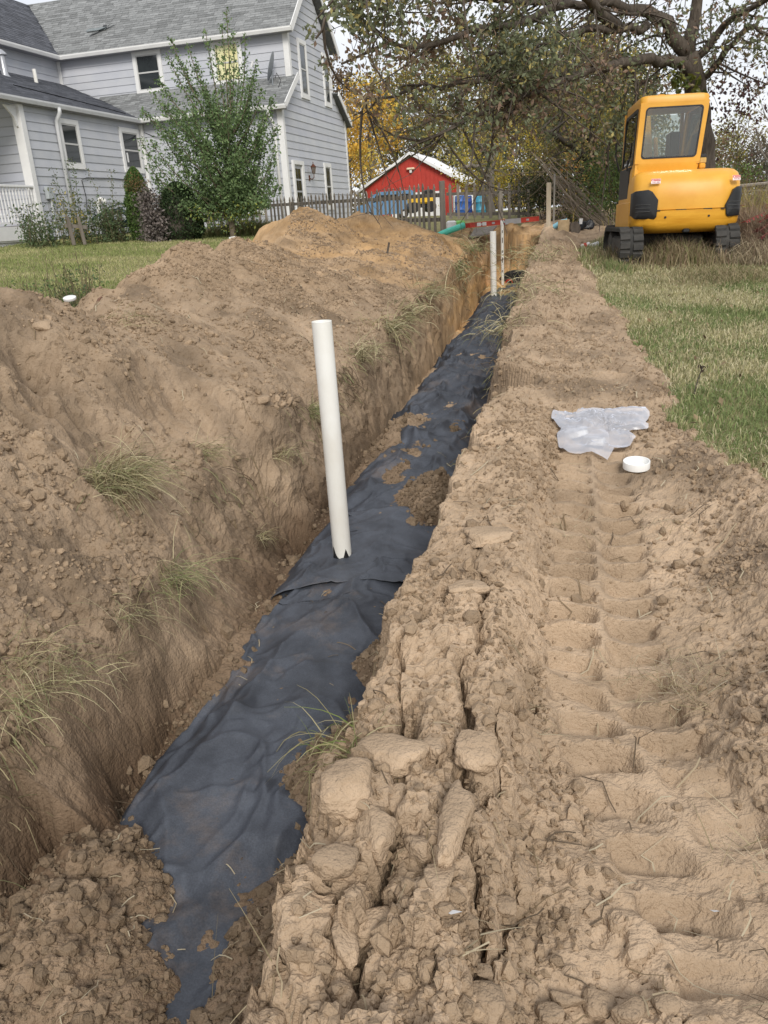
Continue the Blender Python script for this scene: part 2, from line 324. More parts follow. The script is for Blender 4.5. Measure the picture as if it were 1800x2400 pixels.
# ------------------------------------------------------------------ terrain mesh
def steps(a, b, f):
    out = [a]
    while out[-1] < b: out.append(out[-1]+f(out[-1]))
    return out
def du(u):
    if -.95 < u < -.5: return .0065
    if -.5 <= u < .5: return .0105
    if .5 <= u < 2.35: return .0095
    if -2.7 < u <= -.95: return .0145
    return min(30, .016+.055*max(0, u-2.35)) if u > 0 else None
us = steps(-.95, .0, du)[:-1] + [0.0] + steps(.0105, 260, du)
lu = [-.95]
while lu[-1] > -260: lu.append(lu[-1] - (.0145 if lu[-1] > -2.7 else .0145+.045*(-2.7-lu[-1])))
us = np.array(lu[:0:-1]+us)
ys = steps(.55, 2.2, lambda y: .0072)+[]
while ys[-1] < 20: ys.append(ys[-1]+.0034*ys[-1])
while ys[-1] < 900: ys.append(ys[-1]*1.05)
yb = [.55]
while yb[-1] > -40: yb.append(yb[-1]-.05-.25*(.55-yb[-1]))
ys = np.array(yb[:0:-1]+ys)
UU, YY = np.meshgrid(us, ys); XX = UU + np.where(YY > 22, xc(22.)+0*YY, np.where(YY < 0, xc(0.)+0*YY, xc(YY)))
_z, D = heights(XX.ravel(), YY.ravel()); ZZ = _z.reshape(XX.shape)
def G(k): return D[k].reshape(XX.shape)
P = np.stack([XX, YY, ZZ], -1)
dU = np.gradient(P, axis=1); dY = np.gradient(P, axis=0); NN = np.cross(dU, dY); NN /= np.linalg.norm(NN, axis=-1, keepdims=True)+1e-12
nearw = (YY > .2) & (YY < 20) & (UU > -5) & (UU < 4)
soil = G('soil'); wall = G('wall')
am = np.where(nearw, soil, 0)
x, y, z = XX[nearw], YY[nearw], ZZ[nearw]
d1 = fbm(x*6, y*6, z*6, 4, 201); d2 = fbm(x*24, y*24, z*24, 3, 211); d3 = fbm(x*60, y*60, z*60, 2, 221)
colm = fbm(x*6, y*6, z*3.4, 4, 231)
wv = wall[nearw]; ins_f = G('inside')[nearw]; ch = G('chunk')[nearw]
cr1, cr2, cri = worley(x*34, y*34, 241); crm = np.clip(.35+1.5*fbm(x*1.9, y*1.9, o=3, s=251), 0, 1)*(1-wall[nearw])*(1-.8*np.clip(G('tr')[nearw], 0, 1))
disp = (1-.75*np.clip(G('tr')[nearw], 0, 1))*am[nearw]*(1-.55*wall[nearw]*sstep(4.5, 3.5, YY[nearw]))*(.016*d1 + .014*d2 + .006*d3 + .016*crm*np.clip(.75-cr1, 0, 1)*(.3+cri))*(1-.45*np.clip(G('tr')[nearw], 0, 1)) + wv*(.022*d1 + .030*colm*(UU[nearw] < 0) + .008*d2)*(.3+1.05*sstep(3.5, 6, YY[nearw]))
P[nearw] += NN[nearw]*disp[:, None]
# keep soil under the cloth where it is meant to be covered
V = P.reshape(-1, 3)
# tint: colour of the soil itself
t = np.ones(V.shape, np.float32)
X, Y, Z = V.T
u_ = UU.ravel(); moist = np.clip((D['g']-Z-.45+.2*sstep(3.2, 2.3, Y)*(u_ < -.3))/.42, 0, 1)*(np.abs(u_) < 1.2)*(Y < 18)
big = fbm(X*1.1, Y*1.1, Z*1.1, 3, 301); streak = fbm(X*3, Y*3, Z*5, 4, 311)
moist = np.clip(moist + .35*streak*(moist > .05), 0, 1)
och = sstep(7.5, 15.5, Y+1.2*big+.8*np.clip(-u_-1, 0, 1)) * (u_ < .62)
band = fbm(X*1.6, Y*1.6, Z*9, 4, 331)
oc = np.clip(och*(.75+.7*band), 0, 1)*np.where(moist > .1, 1, .75)
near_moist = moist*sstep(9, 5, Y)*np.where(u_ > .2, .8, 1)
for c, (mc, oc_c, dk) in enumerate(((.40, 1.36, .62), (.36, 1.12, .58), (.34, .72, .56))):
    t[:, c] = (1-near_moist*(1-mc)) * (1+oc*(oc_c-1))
dark = np.clip(fbm(X*2.3, Y*2.3, Z*2.3, 5, 341)*2.6-.15, 0, 1)
pale = np.clip(fbm(X*1.7, Y*1.7, Z*1.7, 4, 351)*2.2-.2, 0, 1)
t *= (1-.38*dark + .24*pale)[:, None]
t *= (1-.13*(u_ < -.45)*sstep(14, 9, Y))[:, None]; t *= (1+.05*(u_ > .62)*sstep(6, 3, Y))[:, None]
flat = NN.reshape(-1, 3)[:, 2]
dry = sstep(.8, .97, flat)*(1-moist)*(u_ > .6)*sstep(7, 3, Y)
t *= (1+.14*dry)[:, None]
end_d = ((Y > 16.6) & (np.abs(u_) < .9)); sub = end_d*np.clip(fbm(X*3, Y*0+1, Z*5, 4, 361)*2, -.5, .6)
t *= (1+sub)[:, None]
nr, nc = XX.shape
idx = np.arange(nr*nc).reshape(nr, nc); Q = np.stack([idx[:-1, :-1], idx[:-1, 1:], idx[1:, 1:], idx[1:, :-1]], -1).reshape(-1, 4)
fm = lambda k: D[k][Q].mean(1)
soilf = fm('soil') > .5; insf = fm('inside') > .5; leftf = D['u'][Q].mean(1) < 0
cls = np.where(~soilf, 0, np.where(insf, 1, np.where(leftf, 2, 3)))
for k, (nm, m) in enumerate((('lawn', M_SOD), ('trench', M_SOIL), ('spoil_heap', M_SOIL), ('dirt_track', M_SOIL))):
    q = Q[cls == k]; used, inv = np.unique(q, return_inverse=True)
    tag(npmesh(nm, V[used], inv.reshape(-1, 4), m, tint=t[used], smooth=(nm == 'lawn')), kind='structure')
print('terrain quads', len(Q))

# height lookup on the finished terrain
ZGRID = P[..., 2]; YG, UG = ys, us
def gz(x, y):
    x = np.atleast_1d(np.asarray(x, float)); y = np.atleast_1d(np.asarray(y, float)); u = x-xc(np.clip(y, 0, 22))
    i = np.clip(np.searchsorted(YG, y)-1, 0, len(YG)-2); j = np.clip(np.searchsorted(UG, u)-1, 0, len(UG)-2); Zg = ZGRID
    fy = np.clip((y-YG[i])/(YG[i+1]-YG[i]), 0, 1); fu = np.clip((u-UG[j])/(UG[j+1]-UG[j]), 0, 1)
    return (Zg[i, j]*(1-fu)+Zg[i, j+1]*fu)*(1-fy)+(Zg[i+1, j]*(1-fu)+Zg[i+1, j+1]*fu)*fy
def gz1(x, y): return float(gz(x, y)[0])

# ------------------------------------------------------------------ cloth over the chambers
def fabric(name, y0, y1, u0, u1, dz, label, seed, amp=1, ny=None, edge=.05, slack=None):
    ny = int((y1-y0)/ (.010 if y1 < 6.5 else .022)); nu = int((u1-u0)/.0095)
    yy, uu = np.meshgrid(np.linspace(y0, y1, ny), np.linspace(0, 1, nu), indexing='ij')
    e0 = u0+.03*fbm(yy*1.7, yy*0, s=seed); e1 = u1+.03*fbm(yy*1.7, yy*0, s=seed+3); U = e0+(e1-e0)*uu
    yy = yy + (.05*fbm(U*2.5, U*0, s=seed+7))*(np.minimum(yy-y0, y1-yy) < .4)
    z = zfab(U, yy) + dz
    wx = fbm(U*1.6, yy*1.1, s=seed+11)
    ridg = lambda a, b, s, p=3: (1-np.abs(fbm(a, b, o=2, s=s)))**(p*2.2)
    ri = .060*ridg(U*1.5+wx*.9, yy*.75+wx*.4, seed+1, 4) + .042*ridg(U*2.1+yy*1.3, yy*1.2-U*1.5, seed+2, 4) + .020*ridg(U*4-yy*2.2+wx, yy*2.6+U*1.2, seed+5, 4)
    far = sstep(5, 8, yy); ri = ri*(1+.6*far) + far*.040*ridg(U*1.4, yy*2.8+wx, seed+21, 3)
    tent = lambda a, b, s, k=5.: np.clip(1-k*np.abs(fbm(a, b, o=2, s=s)), 0, 1)
    ri = ri*.75 + .020*tent(U*2.2+wx, yy*1.3-U*1.1, seed+31) + .016*tent(U*1.3-yy*1.1, yy*.8+U*2.0+wx, seed+32, 7) + .011*tent(U*4.5+yy*1.6, yy*3.4-U*2+wx, seed+33, 4)
    z = z + amp*(ri - .016 + .012*wx + .0015*fbm(U*30, yy*30, s=seed+4))
    lift = np.minimum(np.minimum(U-e0, e1-U), 9); z = z - .02*np.exp(-(lift/.03)**2)
    x = xc(yy)+U
    V = np.stack([x, yy, z], -1).reshape(-1, 3); i = np.arange(ny*nu).reshape(ny, nu)
    Q = np.stack([i[:-1, :-1], i[:-1, 1:], i[1:, 1:], i[1:, :-1]], -1).reshape(-1, 4)
    o = npmesh(name, V, Q, M_FAB); sm = o.modifiers.new('thickness', 'SOLIDIFY'); sm.thickness = .003; sm.offset = -1
    return tag(o, label, 'fabric sheet', 'lengths of dark cloth laid along the trench')
fabric('fabric_sheet', 1.0, 4.42, -.62, .60, 0, 'dark blue-grey cloth running from the front of the trench to the big pipe', 401)
fabric('fabric_sheet', 4.18, 5.25, -.50, .52, .030, 'short overlapping piece of dark cloth that the nearest big white pipe pokes through', 431, .55)
fabric('fabric_sheet', 5.15, 16.75, -.62, .60, .0, 'long wrinkled dark cloth from behind the big pipe to the pit at the far end', 461, 1.1)

# ------------------------------------------------------------------ pipes
M_PVC = mat('white_pvc', (.66, .64, .58), .38, scale=2.2, col2=(.80, .81, .79), spec=.5, detail=9, stretch=(1.5, 1.5, .8))
M_PVCO = mat('old_white_pvc', (.74, .73, .66), .5, vary=.1, scale=9, spec=.4, col2=(.80, .79, .73))
M_BLKP = mat('black_plastic', (.012, .012, .013), .45, vary=.1, spec=.4)
def pipe(x, y, z0, z1, r, wall, label, group, leanx=0, leany=0, m=M_PVC):
    o = empty('standing_pipe', (x, y, z0), 0, label, 'pipe', group)
    n = 40; L_ = z1-z0; mb = MB(); rg = []
    for rr_, zz in ((r, 0), (r, L_-.002), (r-.002, L_), (r-wall+.001, L_), (r-wall, L_-.002), (r-wall, L_-.4)):
        rg.append([(rr_*math.cos(2*math.pi*j/n)+leanx*zz, rr_*math.sin(2*math.pi*j/n)+leany*zz, zz) for j in range(n)])
    mb.loft(rg, caps=False); mb.build('pipe_wall', m, o, smooth='auto'); return o
zb = float(zfab(0.0, 4.52))
p1 = pipe(-.275, 4.53, zb-.1, -.52, .0572, .006, 'big white plastic pipe standing upright in the nearest part of the trench', 'white pipes standing in the trench', leanx=-.004)
# cut cloth flaps folded up against the foot of the pipe
mb = MB()
for a0, a1, h in ((-150, -95, .10), (-95, -35, .085), (-35, 20, .05)):
    A = [R(a) for a in (a0, (a0+a1)/2, a1)]; r0 = .0605
    ring = lambda rr_, z, q: [(rr_*math.cos(a), rr_*math.sin(a), z) for a in q]
    b_ = ring(.066, .085, A); tp = (.0600*math.cos(A[0 if h > .09 else 1]), .0600*math.sin(A[0 if h > .09 else 1]), .10+h)
    mb.add(b_+[tp], [(0, 1, 3), (1, 2, 3)])
mb.build('cloth_flap', M_BLKP, p1)
p2y = 15.4; p2x = 2.335
p2 = pipe(p2x, p2y, float(zf(p2y))-.1, float(at(1158, 542, p2y).z), .0572, .006, 'shorter-looking white pipe standing far down the trench, left of the thin pipe', 'white pipes standing in the trench')
MB().add([(-.05,-.06,.1),(.05,-.06,.1),(.0,-.065,.19)], [(0,1,2)]).build('cloth_flap', M_BLKP, p2)
q = at(1178, 662, 16.75)
p3 = pipe(q.x, 16.75, q.z-.05, float(at(1183, 516, 16.75).z), .030, .004, 'thin stained white pipe standing at the far pit end of the trench', 'white pipes standing in the trench', m=M_PVCO)
mb = MB(); Lp = float(at(1183, 516, 16.75).z)-q.z+.05
mb.loft([[(rr_*math.cos(2*math.pi*j/24), rr_*math.sin(2*math.pi*j/24), zz) for j in range(24)] for rr_, zz in ((.034, Lp-.10), (.036, Lp-.09), (.036, Lp-.005), (.034, Lp))]); mb.build('coupling', M_PVC, p3, smooth='auto')
for k in range(7): 
    zz = .25+k*.19; MB().box(-.011, .004, -.0325, -.028, zz, zz+.05+.05*(k % 2)).build('print_mark', mat('print', (.08,.07,.06), .8), p3)
# chamber end showing at the pit
c = at(1207, 655, 17.0)
ch = empty('leaching_chamber', (c.x, 17.0, c.z-.1), -.24, 'black plastic chamber end showing at the bottom of the far pit', 'septic chamber')
mb = MB(); arc = lambda r_, y_: [(r_*1.05*math.cos(R(a)), y_, r_*.78*math.sin(R(a))) for a in range(0, 181, 12)]
mb.loft([arc(.30, 0), arc(.33, .02), arc(.33, .35)], caps=True); mb.build('chamber_body', M_BLKP, ch, smooth='auto')
mb = MB()
for k in range(3): mb.loft([arc(.337+.0, .06+k*.1), arc(.355, .07+k*.1), arc(.355, .10+k*.1), arc(.337, .11+k*.1)], caps=False)
mb.build('rib', M_BLKP, ch)
ring = [(.07*math.cos(2*math.pi*j/20)-.12, -.02, .07*math.sin(2*math.pi*j/20)+.03) for j in range(21)]
MB().tube(ring, .012, 6).build('seal_ring', mat('red_rubber', (.55,.05,.03), .5), ch, smooth=True)

# ------------------------------------------------------------------ soil crumbs and clods
ico_v = None
def ico():
    p = (1+5**.5)/2; v = np.array([(-1,p,0),(1,p,0),(-1,-p,0),(1,-p,0),(0,-1,p),(0,1,p),(0,-1,-p),(0,1,-p),(p,0,-1),(p,0,1),(-p,0,-1),(-p,0,1)], float)
    f = np.array([(0,11,5),(0,5,1),(0,1,7),(0,7,10),(0,10,11),(1,5,9),(5,11,4),(11,10,2),(10,7,6),(7,1,8),(3,9,4),(3,4,2),(3,2,6),(3,6,8),(3,8,9),(4,9,5),(2,4,11),(6,2,10),(8,6,7),(9,8,1)])
    return v/np.linalg.norm(v[0]), f
IV, IF = ico()
def rotm(n):
    q = RNG.normal(size=(n, 4)); q /= np.linalg.norm(q, axis=1, keepdims=True); a, b, c, d = q.T
    return np.stack([1-2*(c*c+d*d), 2*(b*c-d*a), 2*(b*d+c*a), 2*(b*c+d*a), 1-2*(b*b+d*d), 2*(c*d-b*a), 2*(b*d-c*a), 2*(c*d+b*a), 1-2*(b*b+c*c)], -1).reshape(n, 3, 3)
OV = np.array([(1,0,0),(-1,0,0),(0,1,0),(0,-1,0),(0,0,1),(0,0,-1)], float); OF = np.array([(0,2,4),(2,1,4),(1,3,4),(3,0,4),(2,0,5),(1,2,5),(3,1,5),(0,3,5)])
def crumbs(name, pos, size, tint, label):
    VV, FF, TT, off = [], [], [], 0
    for big, (bv, bf) in ((True, (IV, IF)), (False, (OV, OF))):
        k = size > .013 if big else size <= .013; ps_, sz_, n, nv = pos[k], size[k], int(k.sum()), len(bv)
        sc = sz_[:, None, None]*RNG.uniform(.7, 1.25, (n, 1, 3))*(1 if big else 1.15); v = bv[None]*RNG.uniform(.72, 1.15, (n, nv, 1))*sc
        VV.append((np.einsum('nij,nkj->nki', rotm(n), v)+ps_[:, None, :]).reshape(-1, 3)); FF.append((bf[None]+nv*np.arange(n)[:, None, None]+off).reshape(-1, 3)); TT.append(np.repeat(tint[k], nv, axis=0)); off += n*nv
    return tag(npmesh(name, np.concatenate(VV), np.concatenate(FF), M_SOIL, tint=np.concatenate(TT), smooth=False), label, 'soil crumbs', kind='stuff')
def scatter(n, fx, s0, s1, p=3.0):
    """fx() -> x, y arrays ; size distribution power law"""
    x, y, keep = fx(n); x, y = x[keep], y[keep]; s = s0*(RNG.uniform(0, 1, len(x)) + (s0/s1)**p)**(-1/p); s = np.clip(s, s0, s1)
    return np.stack([x, y, gz(x, y)+s*.25], -1), s
def region_trench(n):
    y = RNG.uniform(1.1, 7.5, n)**1.0; u = RNG.uniform(-.6, .72, n); x = xc(y)+u; z, d = heights(x, y)
    return x, y, (z > zfab(u, y)-.005) & (RNG.uniform(0, 1, n) < np.where((y < 3.2) | (u > .1), 1, .25)) & (d['wall'] < .5)
def region_right(n):
    y = .8+RNG.uniform(0, 1, n)**1.7*14.5; u = RNG.uniform(.68, 2.4, n); x = xc(y)+u; z, d = heights(x, y)
    p = .3+.7*np.exp(-((u-1.2)/.12)**2)+.5*np.exp(-((u-1.95)/.12)**2)+.3*(u < 1.1); p = p*np.clip(.55+1.4*d['n2'], .1, 1)*np.where(d['tr'] > .4, .12, 1)
    return x, y, (d['soil'] > .6) & (RNG.uniform(0, 1, n) < p)
def region_left(n):
    y = 1.5+RNG.uniform(0, 1, n)**1.3*13; u = RNG.uniform(-3.3, -.6, n); x = xc(y)+u; z, d = heights(x, y)
    return x, y, (d['soil'] > .5) & (d['wall'] < .3) & (RNG.uniform(0, 1, n) < np.clip(.25+1.3*d['n2']+.6*d['n1'], .05, 1))
for nm, rg, n, s0, s1, tb, lb in (('trench_crumbs', region_trench, 36000, .005, .045, .62, 'loose crumbs of brown soil fallen along the trench floor'),
                              ('track_crumbs', region_right, 95000, .0045, .03, .95, 'loose crumbs of dry soil scattered over the track beside the trench'),
                              ('heap_crumbs', region_left, 105000, .006, .034, .9, 'loose crumbs of soil scattered over the long spoil heap')):
    ps, sz = scatter(n, rg, s0, s1, 2.2)
    tn = tb*RNG.uniform(.72, 1.15, (len(ps), 1))*np.array([[1, .99, .97]])
    crumbs(nm, ps, sz, tn, lb)

def clod(x, y, s, sq, label, group=None, tint=.85, seed=0, sink=.25, rz=0, z=None, name='soil_clod', sub=3, rough=1., m=None):
    """a lump of soil: subdivided, squashed, noise-broken"""
    import bmesh
    rs = np.random.default_rng(seed+5); bm = bmesh.new(); npt = 15
    pv = rs.normal(size=(npt, 3)); pv /= np.linalg.norm(pv, axis=1, keepdims=True); pv = np.sign(pv)*np.abs(pv)**.7; pv *= rs.uniform(.75, 1.12, (npt, 1))
    for p in pv: bm.verts.new(tuple(p))
    r_ = bmesh.ops.convex_hull(bm, input=list(bm.verts)); bmesh.ops.delete(bm, geom=[e for e in r_['geom_interior'] if isinstance(e, bmesh.types.BMVert)], context='VERTS')
    for _ in range(sub):
        bmesh.ops.subdivide_edges(bm, edges=list(bm.edges), cuts=1, use_grid_fill=True); 
        if _ < 2: bmesh.ops.smooth_vert(bm, verts=list(bm.verts), factor=.28, use_axis_x=True, use_axis_y=True, use_axis_z=True)
    bmesh.ops.triangulate(bm, faces=list(bm.faces)); bm.verts.index_update(); bm.normal_update()
    v = np.array([p.co[:] for p in bm.verts]); nn_ = np.array([p.normal[:] for p in bm.verts])
    d = rough*(.10*fbm(v[:, 0]*2.2+seed, v[:, 1]*2.2, v[:, 2]*2.2, 3, seed+900)+.07*fbm(v[:, 0]*6+seed, v[:, 1]*6, v[:, 2]*6, 3, seed+950))
    q = (v+nn_*d[:, None])*np.array(sq)*s; q[:, 2] = np.where(q[:, 2] > .6*s*sq[2], .6*s*sq[2]+(q[:, 2]-.6*s*sq[2])*.35, q[:, 2])
    f = np.array([[a.index for a in g.verts] for g in bm.faces]); bm.free()
    tt = np.full((len(q), 3), tint)*(1+.18*np.clip(fbm(q[:, 0]*20, q[:, 1]*20, q[:, 2]*20, 2, seed)[:, None], -1, 1))
    o = npmesh(name, q, f, m or M_SOIL, tint=tt, smooth=True); o.location = (x, y, (gz1(x, y) if z is None else z)+s*sq[2]*(1-sink)-s*sq[2]*.3); o.rotation_euler = (random.uniform(-.12, .12), random.uniform(-.12, .12), rz)
    return tag(o, label, 'soil clod' if name == 'soil_clod' else None, group)
def hit(px, py, dmax=24):
    """where the sight line first meets the ground"""
    d = CF + (px-900)/F_PX*CR - (py-1200)/F_PX*CU; ts = np.arange(1.3, dmax, .012); zz = gz(d.x*ts, d.y*ts); k = np.nonzero(zz > d.z*ts)[0]
    return d*float(ts[k[0]] if len(k) else dmax)
def proj(p):
    z = p.dot(CF); return 900+F_PX*p.dot(CR)/z, 1200-F_PX*p.dot(CU)/z
def onz(px, py, z):
    d = CF + (px-900)/F_PX*CR - (py-1200)/F_PX*CU; return d*(z/d.z)
# large cracked pieces of the near ridge, one by one
BIG = [(925,1745,.085,(1.35,.95,.6),'wide flat pale block of cracked soil on the ridge, left of the single round one',1.08),
 (1108,1752,.062,(1.0,.9,.8),'squarish block of dry soil on its own at the right of the cracked ridge',1.05),
 (1022,1770,.045,(.8,1.1,.8),'small upright soil block wedged between the two largest on the cracked ridge',1.0),
 (828,1850,.078,(1.0,1.0,.85),'large pale corner block of soil at the trench side of the cracked ridge',1.08),
 (925,1885,.05,(.7,1.1,.9),'narrow pale soil block in the middle of the cracked ridge',1.0),
 (885,1990,.058,(.95,1.0,.9),'rounded light clod leaning out below the cracked ridge over the trench',1.05),
 (790,2025,.052,(.9,1.0,.95),'round brown clod hanging over the trench edge below the pale corner block',.9),
 (1055,1930,.07,(.62,1.6,.8),'long upright slab of soil lying along the ridge crest',1.0),
 (985,1975,.04,(1,.9,.8),'fist-sized clod beside the long upright slab on the ridge',.92),
 (870,2120,.075,(1.25,1.0,.55),'broad flat pale piece of soil below the clods, near the lower middle',1.08),
 (810,2190,.05,(.6,1.3,.8),'narrow standing piece of soil with a crack beside it near the trench, lower middle',1.0),
 (1030,2050,.05,(.7,1.4,.7),'thin leaning slab of soil below the ridge crest',.95),
 (1145,1230,.085,(1.5,.9,.35),'flat pale crust of soil at the trench corner across from the big pipe',1.1),
 (1000,1245,.0,(1,1,1),'',1),
 (1095,1360,.06,(1.3,.8,.5),'flattened light clod on the trench edge just below the pale crust',1.06),
 (940,1840,.04,(1.2,.7,.6),'low pale fragment between the wide flat block and the blocks under it',1.05)]
for i, (px, py, s, sq, lb, tn) in enumerate(BIG):
    if s: 
        p = hit(px, py+s*420); clod(p.x, p.y, s*1.05, sq, lb, 'broken blocks of the cracked ridge', tn*1.1, seed=i*13+3, rz=random.uniform(-.5, .5), sub=3, sink=.45, rough=1.3)
clod(*hit(1140, 2370).xy, .045, (1, 1, .8), 'rounded clod at the bottom edge just left of a group of pebbly clods', 'loose clods near the lower edge', .9, 77)
for i, (px, py, s) in enumerate([(1325,2345,.032),(1400,2365,.034),(1290,2390,.03),(1475,2385,.036),(1560,2370,.028),(1245,2330,.02),(1130,2290,.022),(1235,1955,.0),(1180,2145,.028),(1715,2190,.0)]):
    if s: clod(*hit(px, py).xy, s, (1.15, .9, .75), ['rounded clod in the middle of the pebbly group at the bottom edge', 'clod right of the middle of the pebbly group at the bottom edge', 'clod cut by the bottom edge, left in the pebbly group', 'rightmost large clod cut by the bottom edge of the pebbly group', 'clod set apart at the right end of the pebbly group', 'small clod at the left end of the pebbly group, a little higher', 'small clod alone between ridge and track near the bottom', '', 'small rounded clod at the foot of the ridge slope, upper of two', ''][i], 'loose clods near the lower edge', .88, 120+i, rough=.6)
for i, (px, py, s, lb) in enumerate([(103,770,.06,'angular brown stone-like clod on the left flank of the heap'),(618,945,.06,'blocky clod perched on the heap slope left of the big pipe'),(60,1190,.035,'small pale stone sitting on the left edge of the heap'),
                                 (505,1480,.0,'')]):
    if s:
        p = hit(px, py)
        clod(p.x, p.y, s, (1.1, .9, .8), lb, None, 1.0, 150+i)
k = 0
while k < 46:
    y = random.uniform(1.15, 3.0); u = random.uniform(-.5, .62); x = xc(y)+u
    le_, re_ = np.interp(y, LE[:, 0], LE[:, 1]), np.interp(y, RE[:, 0], RE[:, 1])
    if le_-.05 < u < re_+.04 or (y > 2.3 and u < 0): continue
    s = random.choice([.018, .022, .026, .032, .04])
    clod(x, y, s, (random.uniform(.9, 1.4), 1, random.uniform(.6, .9)), 'brown clod among the loose fill dumped in the near end of the trench', 'clods in the trench fill', random.uniform(.55, .8), 200+k, rz=random.uniform(0, 6), sub=2); k += 1
# ------------------------------------------------------------------ the house (local: x right along the long front, y into the depth, z up)
M_SIDE = mat('grey_siding', (.43, .45, .495), .75, vary=.06, scale=1.6, col2=(.50, .51, .535), spec=.25, attr='tint', bump=.15, bscale=30, detail=8, bdist=.003)
M_TRIM = mat('white_trim', (.66, .66, .66), .6, vary=.05, scale=2.5, col2=(.74, .74, .73), spec=.3)
M_SHG = mat('grey_shingle', (.17, .178, .18), .95, scale=14, col2=(.25, .255, .255), bump=.6, bscale=90, attr='tint', spec=.15)
M_SHD = mat('dark_shingle', (.075, .08, .095), .95, scale=14, col2=(.12, .125, .14), bump=.6, bscale=90, attr='tint', spec=.15)
M_GUT = mat('gutter_metal', (.55, .56, .57), .45, vary=.05, scale=3, spec=.5)
M_FND = mat('blue_grey_foundation', (.20, .225, .26), .9, scale=8)
M_FRM = mat('window_vinyl', (.50, .50, .49), .5, vary=.04)
M_DGL = mat('dark_glass', (.025, .03, .032), .06, vary=.3, scale=1.2, spec=.9)
M_SOFF = mat('soffit_grey', (.30, .30, .32), .7, vary=.05)
M_DARKW = mat('shaded_porch', (.12, .13, .15), .8)
def tintattr(o, rgb):
    me = o.data; a = me.color_attributes.new('tint', 'FLOAT_COLOR', 'POINT'); a.data.foreach_set('color', np.tile(np.array([*rgb, 1], np.float32), len(me.vertices))); return o
house = empty('farmhouse', (-2.39, 27.42, 0), -R(15.5), 'grey lap-sided two storey house with white trim and a lower wing', 'house')
def board(p0, p1, z0, z1, nrm, k, parent):
    """one clapboard from p0 to p1 (xy), lower edge proud"""
    p0 = Vector((*p0, 0)); p1 = Vector((*p1, 0)); n = Vector((*nrm, 0)); mb = MB()
    pr = .026
    q = [(0.0, z1+.012, .002), (0.0, z1, .006), (0, z0+.0, pr), (0, z0-.0, pr)]
    A = [p0+n*.001+Vector((0,0,z0)), p0+n*pr+Vector((0,0,z0)), p0+n*.008+Vector((0,0,z1)), p0+n*.001+Vector((0,0,z1))]
    B = [v+(p1-p0) for v in A]; mb.loft([A, B])
    o = mb.build('siding_board', M_SIDE, parent); f = random.uniform(.93, 1.05); return tintattr(o, (f, f, f*random.uniform(.99, 1.02)))
def wall(nm, box, parent=house):
    return tintattr(MB().box(*box).build(nm, M_SIDE, parent), (.75, .75, .75))
EX = .221
# bodies behind the boards
WA, EAVE1, EAVE2, Z0 = -4.94, 3.40, 5.72, .06
w_front = wall('lower_front_wall', (-4.94, 0, 0, 1.11, Z0, 3.45))
w_up = wall('upper_front_wall', (-12, 0, 1.11, 1.4, 3.2, EAVE2))
w_wing = wall('wing_wall', (-9.6, WA, -5.95, 1.1, Z0, 3.45))
w_up2 = wall('upper_side_wall', (-12, -8.32, -9, 1.11, 4.2, EAVE2))
w_gab = MB(); w_gab.prism([(-.3, 0, Z0), (-.3, 6.85, Z0), (-.3, 6.85, 3.6), (-.3, 5.45, 4.4), (-.3, 5.45, 5.72), (-.3, 3.3, 7.66), (-.3, 1.11, 5.72), (-.3, 1.11, 4.4), (-.3, 0, 3.5)], (.3, 0, 0))
w_gab = tintattr(w_gab.build('gable_wall', M_SIDE, house), (.75,)*3)
for (nm, box) in (('foundation', (-9.55, WA-.03, -5.9, .5, -.9, Z0-.003)), ('foundation', (-4.9, -.03, .03, 6.8, -.9, Z0-.003))):
    MB().box(*box).build(nm, M_FND, house)
k = 0; z = Z0
while z < 3.35: board((WA, -5.95), (WA, 0), z, z+EX, (1, 0), k, w_wing); z += EX
z = Z0
while z < 3.3: board((WA, 0), (0, 0), z, z+EX, (0, -1), k, w_front); z += EX
z = 4.25
while z < 5.66: board((-8.32, 1.11), (0, 1.11), z, z+EX, (0, -1), k, w_up); z += EX
z = 4.25
while z < 5.6: board((-8.32, -9), (-8.32, 1.11), z, z+EX, (1, 0), k, w_up2); z += EX
z = Z0
while z < 7.55:
    zm = z+EX*.9
    a0 = 0 if zm < 3.5 else (1.11*(zm-3.5)/.9 if zm < 4.4 else (1.11 if zm < 5.72 else 1.11+(zm-5.72)*1.13))
    a1 = 6.85 if zm < 3.6 else (6.85-1.4*min(1, (zm-3.6)/.8) if zm < 5.72 else 5.45-(zm-5.72)*1.11)
    if a1-a0 > .1: board((0, a0), (0, a1), z, z+EX, (1, 0), k, w_gab)
    z += EX
# corner boards
def trimb(nm, box, parent=house, m=M_TRIM): return MB().box(*box, bev=.006).build(nm, m, parent)
trimb('corner_board', (-.16, .034, -.034, .14, 0, 3.40)); trimb('corner_board', (-.15, .034, 1.076, 1.25, 4.3, 5.66)); trimb('corner_board', (-8.45, -8.20, 1.02, 1.076, 4.6, 5.62))
trimb('corner_board', (-.1, .034, 6.72, 6.885, 0, 3.6)); trimb('corner_board', (-.1, .034, 5.36, 5.49, 4.4, 5.6)); trimb('corner_board', (WA-.01, WA+.12, -.14, -.034, 0, 3.35))
trimb('porch_post', (-5.12, -4.86, -6.12, -5.93, .02, 3.3))

